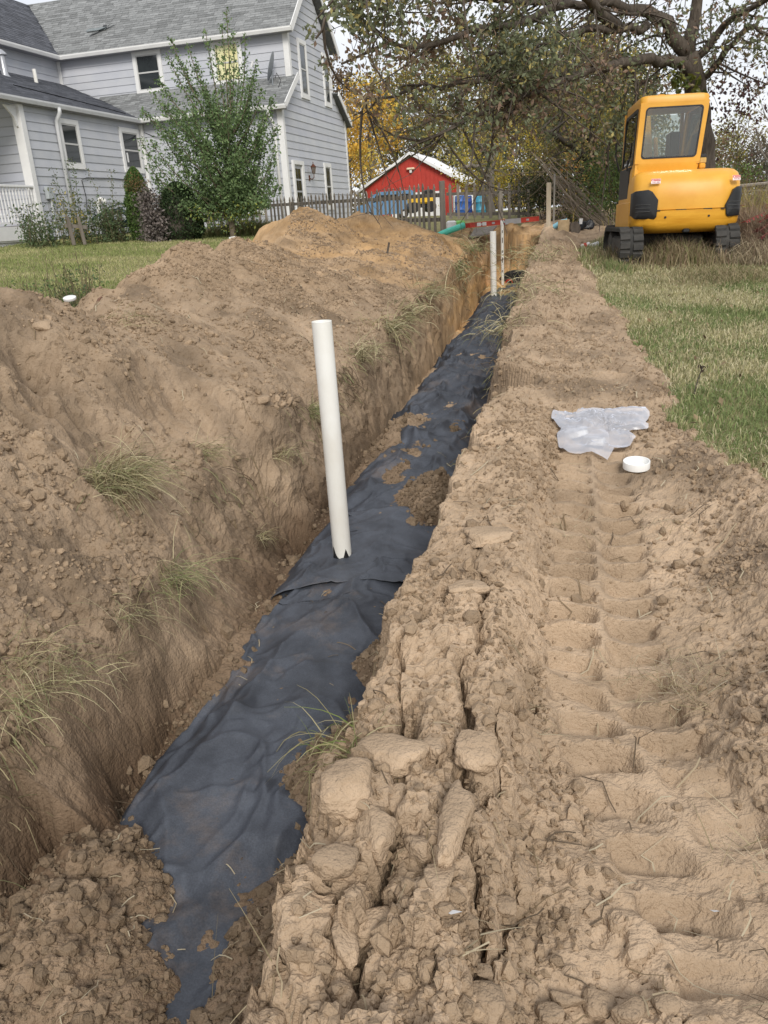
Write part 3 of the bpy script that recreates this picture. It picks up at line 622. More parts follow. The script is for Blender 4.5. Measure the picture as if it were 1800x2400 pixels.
def window(nm, plane, c0, c1, z0, z1, parent=house, blind=None, tw=.115, sash=True, grid=None):
    """plane: ('y', y0) faces -y ; ('x', x0) faces +x. c0..c1 outer trim"""
    ax, p = plane
    if ax == 'y': M = Matrix(((1,0,0,0),(0,1,0,p),(0,0,1,0),(0,0,0,1)))
    else: M = Matrix(((0,-1,0,p),(1,0,0,0),(0,0,1,0),(0,0,0,1)))
    w = MB(M).ringplate([(c0,-.065,z0),(c1,-.065,z0),(c1,-.065,z1),(c0,-.065,z1)], [(c0+tw,-.065,z0+tw*1.15),(c1-tw,-.065,z0+tw*1.15),(c1-tw,-.065,z1-tw*1.1),(c0+tw,-.065,z1-tw*1.1)], (0,.062,0)).build(nm, M_TRIM, parent)
    a0, a1, b0, b1 = c0+tw, c1-tw, z0+tw*1.15, z1-tw*1.1; s = .038
    MB(M).ringplate([(a0,-.052,b0),(a1,-.052,b0),(a1,-.052,b1),(a0,-.052,b1)], [(a0+s,-.052,b0+s),(a1-s,-.052,b0+s),(a1-s,-.052,b1-s),(a0+s,-.052,b1-s)], (0,.03,0)).build('frame', M_FRM, w)
    bm_ = (b0+b1)/2
    if sash: MB(M).box(a0+s, a1-s, -.050, -.030, bm_-.022, bm_+.022).build('meeting_rail', M_FRM, w)
    for q0, q1, y_ in ((b0+s, bm_-.022, -.036), (bm_+.022, b1-s, -.036)) if sash else ((b0+s, b1-s, -.036),):
        MB(M).box(a0+s, a1-s, y_, y_+.006, q0, q1).build('pane', blind or M_DGL, w)
    if grid:
        for gx, gz_ in grid: pass
    return w, M
M_BLIND = mat('yellow_blind', (.62, .58, .28), .35, vary=.08, scale=2, col2=(.72, .70, .42), spec=.5)
window('window', ('x', WA), -4.51, -3.56, 1.84, 3.13); w2, Mw = window('window', ('x', WA), -1.41, -.26, 1.84, 3.15)
MB(Mw).box(-1.18, -1.09, -.044, -.040, 2.14, 2.42).build('sticker', M_TRIM, w2)
window('window', ('y', 1.11), -5.46, -4.41, 4.33, 5.62); window('window', ('y', 1.11), -2.62, -1.56, 4.33, 5.64, blind=M_BLIND, label=None) if False else window('window', ('y', 1.11), -2.62, -1.56, 4.33, 5.64, blind=M_BLIND)
window('window', ('x', 0), 1.93, 2.74, 3.88, 5.62); window('window', ('x', 0), 4.44, 5.2, 3.88, 5.58); window('window', ('x', 0), 3.7, 4.5, .40, 1.98)
window('window', ('y', 0), -2.75, -.86, .35, 1.76, tw=.14)
# side door in the gable wall
M_DOOR = mat('pale_door', (.42, .43, .45), .5, vary=.05)
Mg = Matrix(((0,-1,0,0),(1,0,0,0),(0,0,1,0),(0,0,0,1)))
dr = MB(Mg).ringplate([(.40,-.09,-.1),(1.44,-.09,-.1),(1.44,-.09,1.92),(.40,-.09,1.92)], [(.52,-.09,-.08),(1.27,-.09,-.08),(1.27,-.09,1.80),(.52,-.09,1.80)], (0,.088,0)).build('door', M_TRIM, house)
MB(Mg).box(.52, 1.27, -.030, -.027, -.08, 1.80).build('door_leaf', M_DOOR, dr)
for r_ in range(4):
    for c_ in range(2): MB(Mg).box(.60+c_*.3, .86+c_*.3, -.042, -.032, .30+r_*.36, .60+r_*.36).build('pane', M_DGL, dr)
MB(Mg).tube([(1.21,-.03,.75),(1.21,-.07,.75),(1.21,-.07,.70)], .012, 6).build('handle', M_BLKP, dr)
# lantern beside the door
M_RUST = mat('rusty_bronze', (.12, .045, .025), .5, metal=.5, vary=.2)
ln = empty('wall_lantern', (.03, 2.03, 1.62), 0); ln.parent = house; del_ = None
MB().box(-.01,.02,-.05,.05,-.28,-.10,bev=.008).build('back_plate', M_RUST, ln); MB().tube([(.0,0,-.2),(.1,0,-.24),(.17,0,-.18),(.17,0,-.08)], .014, 8).build('arm', M_RUST, ln, smooth=True)
g = MB(); g.loft([[(.17+r_*math.cos(R(a)), r_*math.sin(R(a)), z_) for a in range(0,360,60)] for r_, z_ in ((.03,-.08),(.045,-.06),(.085,.14))]); g.build('glass', mat('lantern_glass', (.16,.14,.12), .15, spec=.8), ln)
g = MB()
for a in range(0,360,60): g.tube([(.17+.047*math.cos(R(a)), .047*math.sin(R(a)), -.06), (.17+.09*math.cos(R(a)), .09*math.sin(R(a)), .15)], .006, 4)
g.build('cage', M_RUST, ln)
g = MB(); g.loft([[(.17+r_*math.cos(R(a)), r_*math.sin(R(a)), z_) for a in range(0,360,45)] for r_, z_ in ((.10,.14),(.10,.155),(.04,.22),(.012,.24),(.014,.29),(.002,.31))]); g.build('cap', M_RUST, ln)

# ---- roofs: sheathing + shingle tabs (small ones joined)
def roof(nm, o, ex, ey, sx, sy, m, tabw, course, parent=house, clip=None, thick=.05, tintr=(.78, 1.25), bare=None):
    """o corner at the eave, ex unit along the eave, ey unit up the slope"""
    o, ex, ey = Vector(o), Vector(ex).normalized(), Vector(ey).normalized(); n = ex.cross(ey); n = n if n.z > 0 else -n
    cl = clip or (lambda a, b: True)
    s = MB(); V = []; Fs = []; T = []
    r_ = 0; b = 0.
    while b < sy:
        a = -random.uniform(0, tabw); t_ = random.uniform(.95, 1.04)
        while a < sx:
            wd = tabw*random.uniform(.75, 1.2); a0, a1 = max(0, a), min(sx, a+wd-.006); bb = min(sy, b+course)
            if a1-a0 > .02 and cl((a0+a1)/2, b+course*.5):
                lf = random.uniform(.006, .014); k = len(V); jb = random.uniform(-.006, .006)
                c = [o+ex*a0+ey*(b+jb)+n*lf, o+ex*a1+ey*(b+jb)+n*(lf+random.uniform(-.002,.002)), o+ex*a1+ey*bb+n*.004, o+ex*a0+ey*bb+n*.004]
                V += c+[o+ex*a0+ey*(b+jb)+n*.0, o+ex*a1+ey*(b+jb)+n*.0]; Fs += [(k, k+1, k+2, k+3), (k+4, k+5, k+1, k)]; tt = t_*random.uniform(*tintr); T += [tt]*6
            a += wd
        b += course
    base = parent_roof = None
    so_ = npmesh('shingles', [tuple(v) for v in V], Fs, m, tint=np.array(T)[:, None]*np.ones((1, 3)), smooth=False)
    return so_, n
def slab(nm, pts, th, m, parent=house, n=None):
    pts = [Vector(p) for p in pts]; n = (pts[1]-pts[0]).cross(pts[2]-pts[0]).normalized(); n = n if n.z > 0 else -n
    o = MB().prism([p-n*.002 for p in pts], -n*th).build(nm, m, parent)
    if m in (M_SHG, M_SHD): tintattr(o, (.7, .7, .7))
    return o
SL = math.atan2(1.94, 2.18)  # main pitch
# main roof (front slope), eave at y=.85 z=5.74
ey = Vector((0, math.cos(SL), math.sin(SL))); Lm = 3.3/math.cos(SL)*1.0
def vclip(a, b): # valley with the side roof
    x = -12+a; return x > -8.05-b*math.cos(SL)
rf = slab('main_roof', [(-12,.85,5.72),(.28,.85,5.72),(.28,.85+Lm*ey.y*.78,5.72+Lm*ey.z*.78),(-12,.85+Lm*ey.y*.78,5.72+Lm*ey.z*.78)], .06, M_SHG)
s_, _ = roof('r', (-12,.85,5.72), (1,0,0), ey, 12.28, Lm*.78, M_SHG, .30, .125, clip=vclip); s_.parent = rf; tag(s_, kind='stuff')
slab('back_roof', [(-12,5.72,5.72),(.28,5.72,5.72),(.28,3.3,7.87),(-12,3.3,7.87)], .06, M_SHG)
# lifted shingles patch
mb = MB(); Mr = Matrix.Translation((-6.75,1.55,6.37)) @ Matrix.Rotation(SL, 4, 'X')
o = MB(Mr).add([(-.45,0,.03),(.35,.42,.05),(.42,.36,.10),(-.38,-.1,.08)], [(0,3,2,1)]).build('lifted_shingle', M_SHG, rf); tintattr(o, (1.0,1.08,1.1))
o = MB(Mr).box(-.62,.12,.18,.32,.012,.03).build('lifted_shingle', M_SHG, rf); tintattr(o, (.95,1.03,1.06))
o = MB(Mr).box(-.05,.08,.36,.44,.012,.02).build('bare_patch', M_BLKP, rf)
# side roof of the upper block (faces +x)
exs, eys = Vector((0,1,0)), Vector((-math.cos(SL),0,math.sin(SL)))
rf2 = slab('side_roof', [(-8.05,-9,5.72),(-8.05,.85,5.72),(-10.6,3.4,5.72+2.55*math.tan(SL)),(-10.6,-9,5.72+2.55*math.tan(SL))], .06, M_SHD)
s_, _ = roof('r', (-8.05,-9,5.725), exs, eys, 12.4, 3.3, M_SHD, .30, .125, clip=lambda a, b: a < 9.85+b*math.cos(SL)-.02 and a > 3.5); s_.parent = rf2; tag(s_, kind='stuff')
# front pent roof
pl_ = math.hypot(1.39, .97); eyp = Vector((0, 1.39, .97)).normalized()
rf3 = slab('pent_roof', [(-5.3,-.28,3.45),(.26,-.28,3.45),(.26,1.11,4.42),(-6.9,1.11,4.42)], .05, M_SHG)
s_, _ = roof('r', (-6.9,-.28,3.455), (1,0,0), eyp, 7.16, pl_, M_SHG, .30, .115, clip=lambda a, b: a > 1.9-b*1.15); s_.parent = rf3; tag(s_, kind='stuff')
# wing roof
eyw = Vector((-3.55, 0, 1.5)).normalized(); wl_ = math.hypot(3.55, 1.5)
rf4 = slab('wing_roof', [(-4.78,-9.5,3.45),(-4.78,.55,3.45),(-8.33,1.10,4.95),(-8.33,-9.5,4.95)], .05, M_SHD)
s_, _ = roof('r', (-4.78,-9.5,3.455), (0,1,0), eyw, 10.6, wl_, M_SHD, .32, .12, clip=lambda a, b: a < 10.05+b*.14 and a > 2.2, tintr=(.85, 1.18)); s_.parent = rf4; tag(s_, kind='stuff')
MB().tube([(-6.0,-4.6,4.02),(-5.3,-1.6,3.72),(-5.05,-.6,3.60)], .012, 5).build('seam_strip', M_SHG, rf4)
# fascias and gutters
def gutter(nm, a, b, m=M_TRIM, h=.12, d=.10):
    a, b = Vector(a), Vector(b); e = (b-a).normalized(); out = Vector((e.y, -e.x, 0)) ; u = Vector((0,0,1))
    prof = [(0,0),(0,-h),(d*.7,-h),(d,-h*.35),(d,0),(d*.92,0),(d*.9,-.02),(d*.1,-.02)]
    return MB().loft([[p+out*q+u*r_ for q, r_ in prof] for p in (a, b)]).build(nm, m, house)
gutter('gutter', (-8.02,.83,5.72), (.28,.83,5.72)); gutter('gutter', (-8.03,-9,5.72), (-8.03,.8,5.72)); gutter('gutter', (-5.0,-.29,3.45), (.26,-.29,3.45)); gutter('gutter', (-4.77,-9.5,3.44), (-4.77,.5,3.44), M_GUT)
MB().box(-8.3, 0.2, .86, 1.075, 5.60, 5.655).build('soffit', M_SOFF, house); MB().box(WA+.03, -4.79, -9.4, .4, 3.30, 3.345).build('soffit', M_SOFF, house); MB().box(-4.9, .2, -.27, -.03, 3.33, 3.37).build('soffit', M_SOFF, house)
MB().box(-8.285, -8.06, -9, .9, 5.60, 5.655).build('soffit', M_SOFF, house)
# rake boards
def rake(a, b, wd=.16): 
    a, b = Vector(a), Vector(b); e = (b-a).normalized(); n = Vector((0,-e.z,e.y))
    if n.z < 0: n = -n
    MB().prism([a+n*.05, b+n*.05, b-n*wd, a-n*wd], (.03,0,0)).build('rake_board', M_TRIM, house)
rake((.26,.78,5.70),(.26,3.3,7.95)); rake((.26,5.8,5.70),(.26,3.3,7.95)); rake((.24,-.30,3.46),(.24,1.13,4.45), .12); rake((.24,6.95,3.5),(.24,5.45,4.4), .12)
slab('rear_pent_roof', [(-3,7.1,3.42),(.24,7.1,3.42),(.24,5.45,4.42),(-3,5.45,4.42)], .05, M_SHG)
# downspouts
MB().tube([(-.33,-.33,3.34),(-.33,-.33,3.24),(-.30,-.10,3.02),(-.26,-.07,2.9),(-.26,-.07,0.0)], .048, 8).build('downspout', M_TRIM, house, smooth=True)
mb = MB(); mb.tube([(-4.70,-4.62,3.34),(-4.70,-4.62,3.22),(-4.84,-4.62,3.04),(-4.86,-4.62,2.92),(-4.86,-4.62,.15)], .055, 8); mb.build('downspout', M_GUT, house, smooth=True)
# electric box and conduit, cables
MB().box(-4.91,-4.80,-5.66,-5.42,1.02,1.34,bev=.012).build('meter_box', mat('box_grey', (.40,.43,.44), .5), house); MB().tube([(-4.86,-5.5,1.02),(-4.87,-5.52,.35),(-4.86,-5.5,-.1)], .025, 6).build('conduit', M_GUT, house)
MB().tube([(-4.90,-3.05,-.35+1.0),(-4.88,-3.9,.70),(-4.89,-3.8,1.1),(-4.90,-3.85,1.55),(-4.89,-3.6,1.62),(-4.90,-2.2,1.64),(-4.90,-.5,1.60)], .011, 5).build('cable', M_BLKP, house)
MB().tube([(-4.88,.0,3.1),(-4.4,-.06,2.9),(-3.7,-.05,2.78)], .010, 5).build('cable', M_BLKP, house)
# roof vents
v = MB(); v.loft([[(-7.61+r_*math.cos(R(a)), -2.70+r_*math.sin(R(a)), z_) for a in range(0,360,30)] for r_, z_ in ((.17,4.58),(.10,4.68),(.10,5.16),(.165,5.18),(.165,5.21),(.06,5.32),(0.01,5.34))]); v.build('chimney_pipe', mat('galvanised', (.42,.43,.45), .35, metal=.6, vary=.1), house, smooth='auto')
MB().tube([(-7.5,-1.42,4.45),(-7.5,-1.42,4.98)], .058, 12).build('vent_pipe', M_PVC, house, smooth='auto')
# satellite dish on the pent roof
M_DISH = mat('dish_grey', (.22, .24, .26), .5, vary=.06)
dsh = empty('satellite_dish', (-.46, .68, 4.13), 0); dsh.parent = house
mb = MB(); th = []
Md = Matrix.Translation((.06,.0,.52)) @ Vector((-.93,-.22,.30)).to_track_quat('Z', 'Y').to_matrix().to_4x4()
mb = MB(Md); mb.loft([[(r_*.95*math.cos(R(a)), r_*1.1*math.sin(R(a)), r_*r_*.45) for a in range(0,360,15)] for r_ in (.02,.15,.3,.38)]+[[(r_*.95*math.cos(R(a)), r_*1.1*math.sin(R(a)), r_*r_*.45+.012) for a in range(0,360,15)] for r_ in (.38,.2,.02)], caps=False); mb.build('reflector', M_DISH, dsh, smooth='auto')
MB().tube([(0,0,0),(0,0,.30),(.05,0,.42)], .024, 8).build('mast', M_DISH, dsh); MB().tube([(.05,0,.30),(-.35,-.05,.42),(-.62,-.1,.60)], .018, 6).build('arm', M_DISH, dsh); MB().tube([(-.62,-.1,.56),(-.55,-.1,.72)], .035, 8).build('receiver', M_TRIM, dsh)
MB().tube([(.1,.0,.2),(.2,-.1,.32),(.32,-.1,.1),(.2,-.15,-.15),(.42,-.55,-.45),(.5,-.7,-.62),(.45,-.8,-.75)], .010, 5).build('cable', M_BLKP, dsh)
for o in (ln, dsh):
    pass
# the porch at the near end of the wing
M_PW = mat('porch_siding', (.35,.34,.33), .8, vary=.05, attr='tint')
pw = tintattr(MB().box(-10.5,-5.13,-5.94,-5.90,.35,3.40).build('porch_wall', M_SIDE, house), (.8,.8,.8))
z = .4
while z < 3.3: board((-10.5,-5.94), (-5.13,-5.94), z, z+EX, (0,-1), 0, pw); z += EX
MB().box(-6.7,-4.86,-9.4,-5.98,.28,.36).build('porch_deck', mat('brown_deck', (.16,.11,.09), .8), house)
MB().box(-4.86,-4.80,-9.4,-5.99,.02,.355).build('porch_skirt', M_TRIM, house)
rl = MB().box(-4.98,-4.88,-9.4,-6.12,1.30,1.36,bev=.01).build('porch_railing', M_TRIM, house); MB().box(-4.96,-4.90,-9.4,-6.12,.42,.47).build('bottom_rail', M_TRIM, rl)
for i in range(26):
    y_ = -6.2-i*.122; mb = MB(); mb.loft([[(-4.93+r_*math.cos(R(a)), y_+r_*math.sin(R(a)), z_) for a in range(0,360,60)] for r_, z_ in ((.020,.46),(.020,.60),(.027,.64),(.018,.68),(.018,1.10),(.027,1.13),(.020,1.17),(.020,1.31))]); mb.build('baluster', M_TRIM, rl)
# bracket
mb = MB(); mb.prism([(-4.95,-6.12,3.25),(-4.95,-6.12,2.75),(-4.95,-6.17,2.78),(-4.95,-6.24,2.98),(-4.95,-6.42,3.14),(-4.95,-6.55,3.25)], (-.05,0,0)); mb.build('bracket', M_TRIM, house)
# lattice
lt = MB().box(-4.845,-4.825,-9.4,-6.0,-.02,.018).build('lattice_frame', M_TRIM, house); mb = MB()
for i in range(70):
    y_ = -9.6+i*.055
    for s in (1, -1):
        a, b = (y_, -.55 if s > 0 else .0), (y_+.55, .0 if s > 0 else -.55)
        y0_, y1_ = a[0], b[0]
        if y1_ > -6.0: continue
        mb.prism([(-4.86+.006*s, y0_, a[1]-.014), (-4.86+.006*s, y1_, b[1]-.014), (-4.86+.006*s, y1_, b[1]+.014), (-4.86+.006*s, y0_, a[1]+.014)], (-.004,0,0))
tag(mb.build('lattice', M_TRIM, lt), kind='stuff'); MB().box(-6.6,-6.5,-9.4,-6,-.6,.28).build('porch_footing', M_DARKW, house)
MB().box(-4.98,-4.84,-6.06,-5.96,-.5,.02).build('post_foot', M_TRIM, house)

# ------------------------------------------------------------------ picket fences
M_PK = mat('weathered_wood', (.13,.112,.094), .9, scale=5, col2=(.25,.222,.19), stretch=(3,3,.35), bump=.5, bscale=40, attr='tint', bdist=.004, detail=8)
M_PKD = mat('dark_old_wood', (.11,.096,.085), .9, scale=5, col2=(.20,.178,.155), stretch=(3,3,.35), bump=.5, bscale=40, attr='tint', bdist=.004, detail=8)
def picket(parent, p, ang, h, w, m, lean=0, th=.018):
    y2 = th/2; prof = [(-w/2,0),(w/2,0),(w/2,h-.17),(w*.34,h-.135),(w*.5,h-.09),(0,h),(-w*.5,h-.09),(-w*.34,h-.135),(-w/2,h-.17)]
    M = Matrix.Translation(p) @ Matrix.Rotation(ang, 4, 'Z') @ Matrix.Rotation(lean, 4, 'Y')
    o = MB(M).prism([(a, -y2, b) for a, b in prof], (0,th,0)).build('picket', m, parent); f = random.uniform(.7, 1.25); return tintattr(o, (f, f*.99, f*.97))
def fence(name, knots, sp, label, m, w=.085, rails=(.28,.78), posts=(), gap=0, rail_side=1, jitter=.02, skip=()):
    """knots: (x, y, z_bottom, z_top)"""
    root = empty(name, (0,0,0), 0, label, 'fence', None); i = 0
    for k in range(len(knots)-1):
        a, b = Vector(knots[k][:3]), Vector(knots[k+1][:3]); h0, h1 = knots[k][3]-a.z, knots[k+1][3]-b.z
        d = b-a; Ln = math.hypot(d.x, d.y); ang = math.atan2(d.y, d.x); n = max(1, round(Ln/sp)); nrm = Vector((d.y, -d.x, 0)).normalized()
        if nrm.y > 0: nrm = -nrm
        for j in range(n):
            i += 1
            if i in skip: continue
            t_ = (j+.5)/n; picket(root, a+d*t_+nrm*.03+Vector((0,0,random.uniform(-.02,.02))), ang, (h0+(h1-h0)*t_)*random.uniform(.97,1.03), w*random.uniform(.85,1.1), m, random.gauss(0, jitter))
        for r_ in rails:
            A, B = a+Vector((0,0,h0*r_)), b+Vector((0,0,h1*r_)); e = Vector((0,0,.042))
            o = MB().prism([A-e, B-e, B+e, A+e], -nrm*.035).build('rail', m, root); tintattr(o, (.8,)*3)
    for (x_, y_, z0, z1, wd) in posts: tintattr(MB(Matrix.Translation((x_, y_, 0)) @ Matrix.Rotation(.1, 4, 'Z')).box(-wd/2, wd/2, -wd/2, wd/2, z0, z1, bev=.008).build('post', m, root), (1.1,)*3)
    return root
def kn(px, Y, py0, py1): a = at(px, py0, Y); b = at(px, py1, Y); return (a.x, Y, a.z, b.z)
fence('picket_fence', [kn(470,25.6,566,505), kn(560,25.9,556,484), kn(637,26,545,463), kn(720,24.6,545,457), kn(806,22.8,545,450), kn(905,21.0,545,444), kn(1003,19.2,547,433), kn(1030,18.8,546,432)], .205,
      'weathered grey picket fence running along the house and behind the heap', M_PK, posts=((1.72,18.65,-.5,.68,.11),(-2.2,25.35,-.4,.62,.1)))
fence('picket_fence', [kn(1048,24.6,512,430), kn(1160,24.3,511,426), kn(1250,24.1,511,422)], .245, 'dark open picket fence section left of the wooden post, seen from its rail side', M_PKD, w=.085, rails=(.12,.70), jitter=.01)
fp = kn(1174,23.6,508,442); tag(tintattr(MB(Matrix.Translation(fp[:3])).box(-.06,.06,-.04,.04,-.1,fp[3]-fp[2],bev=.01).build('fence_post', M_PK), (1.2,)*3), 'short pale board post standing against the dark open fence', 'post')
fence('picket_fence', [kn(160,19.9,572,498), kn(212,20.1,572,505)], .2, 'few leaning grey pickets among the weeds below the wing downspout', M_PK, jitter=.07, rails=(.6,))
fence('picket_fence', [kn(246,21.6,570,488), kn(300,22.2,570,482)], .24, 'short picket bit showing between hose and weeds under the wing window', M_PK, jitter=.03, rails=(.6,))
pp = kn(1285,17.9,541,428); po = MB(Matrix.Translation((pp[0],pp[1],0)) @ Matrix.Rotation(R(-12),4,'Z')).box(-.048,.048,-.045,.045,pp[2]-.1,pp[3],bev=.006).build('wooden_post', mat('pale_post', (.42,.35,.25), .85, scale=5, col2=(.56,.49,.38), stretch=(4,4,.4), bump=.4), None)
tag(po, 'pale square wooden post standing alone at the right corner of the pit', 'post')
pp = kn(1297,18.0,541,408); tag(MB().tube([(pp[0],18.0,pp[2]-.1),(pp[0]+.01,18.0,pp[3])], .02, 8).build('metal_stake', mat('stake_grey', (.28,.26,.23), .6), None), 'thin grey metal stake directly right of the pale wooden post', 'stake')
# ------------------------------------------------------------------ red garage
M_RED = mat('red_metal', (.42, .045, .032), .5, vary=.08, scale=1.5, spec=.4)
M_WROOF = mat('white_roof_metal', (.72, .73, .75), .4, vary=.04, scale=2, spec=.5)
bx, by = at(837,445,48.5).x+.45, 48.5; BR_ = R(15.5); _m = at(1078,430,1).x; bw = (_m*by-bx)/(math.cos(BR_)+_m*math.sin(BR_)); ez = 1.62; gx = bx+bw*.535; gzr = 3.18
barn = empty('red_garage', (bx, by, 0), -BR_, 'red metal garage with white roof edge, gable facing the fence', 'garage')
apx = bw*.50
fw = MB(); fw.prism([(0,0,-.6),(bw,0,-.6),(bw,0,ez),(apx,0,gzr-.08),(0,0,ez-.05)], (0,.15,0)); fw = fw.build('gable_wall', M_RED, barn)
for i in range(int(bw/.23)):
    x_ = .1+i*.23; zt = ez+(gzr-.12-ez)*(x_/apx if x_ < apx else (bw-x_)/(bw-apx)); MB().box(x_-.018, x_+.018, -.028, -.001, 1.2 if .9 < x_ < bw-1 else -.6, zt-.12).build('panel_rib', M_RED, fw)
MB().box(bw-.15, bw, .16, 7, -.6, ez-.02).build('side_wall', M_RED, barn); MB().box(bw-.03, bw+.03, -.06, .1, -.6, ez-.1).build('corner_trim', M_WROOF, barn)
rk = math.atan2(gzr-ez, apx)
for x0, z0, x1, z1 in ((-.45, ez-.28, apx, gzr), (bw+.5, ez-.25, apx, gzr)):
    a, b = Vector((x0,-.3,z0)), Vector((x1,-.3,z1)); MB().prism([a, b, b+Vector((0,0,.15)), a+Vector((0,0,.15))], (0,.05,0)).build('fascia', M_WROOF, barn)
    a2, b2 = a+Vector((0,.05,.09)), b+Vector((0,.05,.09)); r_ = MB().prism([a2, b2, b2+Vector((0,7.4,0)), a2+Vector((0,7.4,0))], (0,0,.05)).build('roof', M_WROOF, barn)
    if x0 > 0:
        for k in range(12): q = .3+k*.6; MB().prism([a2+Vector((0,q,.052)), b2+Vector((0,q,.052)), b2+Vector((0,q+.05,.052)), a2+Vector((0,q+.05,.052))], (0,0,.03)).build('roof_seam', M_WROOF, r_)
dl = bw*.28; dd = MB().box(dl, bw-.95, -.07, -.003, -.6, 1.12).build('garage_door', M_WROOF, barn)
for k in range(4): MB().box(dl+.05, bw-1.0, -.082, -.072, -.55+k*.42, -.18+k*.42).build('door_panel', M_TRIM, dd)
MB().box(dl-.1, bw-.85, -.10, -.071, 1.12, 1.22).build('door_header', M_WROOF, barn)
lx = Vector((bx+bw*.5,0,at(958,398,48).z)); g_ = MB().box(lx.x-bx-.22, lx.x-bx+.22, -.2, -.01, lx.z-.02, lx.z+.09, bev=.03).build('flood_light', mat('cream_plastic', (.75,.62,.45), .5), barn); MB().box(lx.x-bx-.06, lx.x-bx+.06, -.14, -.01, lx.z-.17, lx.z-.02).build('light_base', M_TRIM, g_)
# ------------------------------------------------------------------ parked van and far coloured things
def blue_van(loc, rz, s, col, label, name='parked_van'):
    o = empty(name, loc, rz, label, 'van'); m = mat(name+'_paint', col, .3, vary=.04, spec=.6)
    prof = [(0,.35),(0,1.0),(.12,1.15),(.9,1.25),(1.5,1.95),(2.0,2.1),(4.6,2.12),(4.8,1.9),(4.85,.35)]
    mb = MB(); mb.loft([[(x_, y_+ (.08 if z_ > 1.2 and y_ < 1 else (-.08 if z_ > 1.2 else 0)), z_) for x_, z_ in prof] for y_ in (0, 1.9)]); mb.build('body', m, o)
    for y_ in (-.01, 1.86):
        for x0, x1 in ((1.55,2.3),(2.4,3.4),(3.5,4.5)): MB().prism([(x0 if x0 > 1.6 else 1.35, y_+.06 if y_ < 0 else y_, 1.3),(x1, y_+.06 if y_ < 0 else y_, 1.3),(x1, y_+.08 if y_ < 0 else y_-.02, 1.85),(x0+.05, y_+.08 if y_ < 0 else y_-.02, 1.85)], (0,.05,0)).build('side_window', M_DGL, o)
    for x_ in (.9, 3.9):
        for y_ in (-.02, 1.75):
            w_ = MB().loft([[(x_+r_*math.cos(R(a)), yy, .34+r_*math.sin(R(a))) for a in range(0,360,20)] for r_, yy in ((.30,y_),(.34,y_+.03),(.34,y_+.17),(.30,y_+.2))]).build('wheel', M_BLKP, o)
            MB().loft([[(x_+.2*math.cos(R(a)), y_-.008+q, .34+.2*math.sin(R(a))) for a in range(0,360,30)] for q in (0,.01)]).build('rim', M_GUT, w_)
    o.scale = (s,)*3; return o
a = at(836,476,38); blue_van((a.x, 38, a.z-.75), R(6), .55, (.10,.22,.38), 'light blue van parked behind the fence left of the red garage')
M_YEL0 = mat('yellow_plastic', (.72,.44,.03), .5)
a = at(985,478,36); o = empty('tractor', (a.x, 36, a.z-.35), R(10), 'small yellow garden tractor standing in front of the white garage door', 'tractor')
MB().box(-.5,.55,-.3,.3,.35,.62,bev=.06).build('hood', M_YEL0, o); MB().box(-.1,.4,-.2,.2,.2,.36).build('chassis', M_BLKP, o)
for x_ in (-.35,.4): MB().tube([(x_,-.36,.22),(x_,.36,.22)], .22, 14).build('wheel', M_BLKP, o)
MB().box(.2,.55,-.2,.2,.62,.9,bev=.05).build('seat', M_BLKP, o)
M_BLU = [mat('blue_plastic', (.03,.10,.33), .4), mat('teal_plastic', (.06,.28,.40), .4), mat('dark_blue_plastic', (.02,.05,.22), .4)]
for px_, m, lb in ((1078,0,'blue plastic drum nearest the red garage corner'),(1095,2,'dark blue drum between two brighter blue ones behind the fence'),(1128,1,'light blue plastic drum behind the open fence, left of the old trunk'),(1145,1,'light blue drum standing right beside the old trunk')):
    a = at(px_,503,33); o = MB(Matrix.Translation((a.x,33+random.uniform(-.5,.5),a.z-.05))).loft([[(r_*math.cos(R(t_)), r_*math.sin(R(t_)), z_) for t_ in range(0,360,30)] for r_, z_ in ((.20,0),(.21,.03),(.21,.2),(.225,.22),(.21,.24),(.21,.50),(.225,.52),(.21,.54),(.20,.72),(.17,.74))]).build('plastic_drum', M_BLU[m], None, smooth='auto')
    tag(o, lb, 'drum', 'blue drums behind the fence')
a = at(1098,478,34); o = tag(MB(Matrix.Translation((a.x,34.5,a.z-.3))).box(-.55,.3,-.3,.3,0,.75,bev=.03).build('storage_cabinet', M_TRIM, None), 'white box-like cabinet among the drums behind the open fence', 'cabinet')

# ------------------------------------------------------------------ things around the pit
def lad_rail(p0, p1, w, h, m): pass
M_RFG = mat('red_fibreglass', (.50,.055,.035), .45, vary=.1, scale=5, spec=.4); M_ALU = mat('aluminium', (.45,.45,.46), .4, metal=.5, vary=.1)
A, B = at(1112,527,17.7), at(1255,513,18.4); lad = empty('ladder', (A.x, A.y, A.z), math.atan2(B.y-A.y, B.x-A.x), 'red fibreglass ladder lying across the far end of the trench', 'ladder')
Ll = (B-A).length; tl = math.atan2(B.z-A.z, math.hypot(B.x-A.x, B.y-A.y))
Mt = Matrix.Rotation(-tl, 4, 'Y') @ Matrix.Rotation(R(-2), 4, 'X')
for y_ in (0, .40):
    MB(Mt).ringplate([(-.1,y_,-.05),(Ll+.1,y_,-.05),(Ll+.1,y_,.05),(-.1,y_,.05)], [(-.05,y_,-.035),(Ll+.05,y_,-.035),(Ll+.05,y_,.035),(-.05,y_,.035)], (0,.03,0)).build('side_rail', M_RFG, lad); MB(Mt).box(-.09, Ll+.09, y_+.012, y_+.018, -.04, .04).build('rail_web', M_RFG, lad)
for k in range(5): MB(Mt).box(.15+k*.3, .22+k*.3, .0, .40, -.02, .02).build('rung', M_ALU, lad)
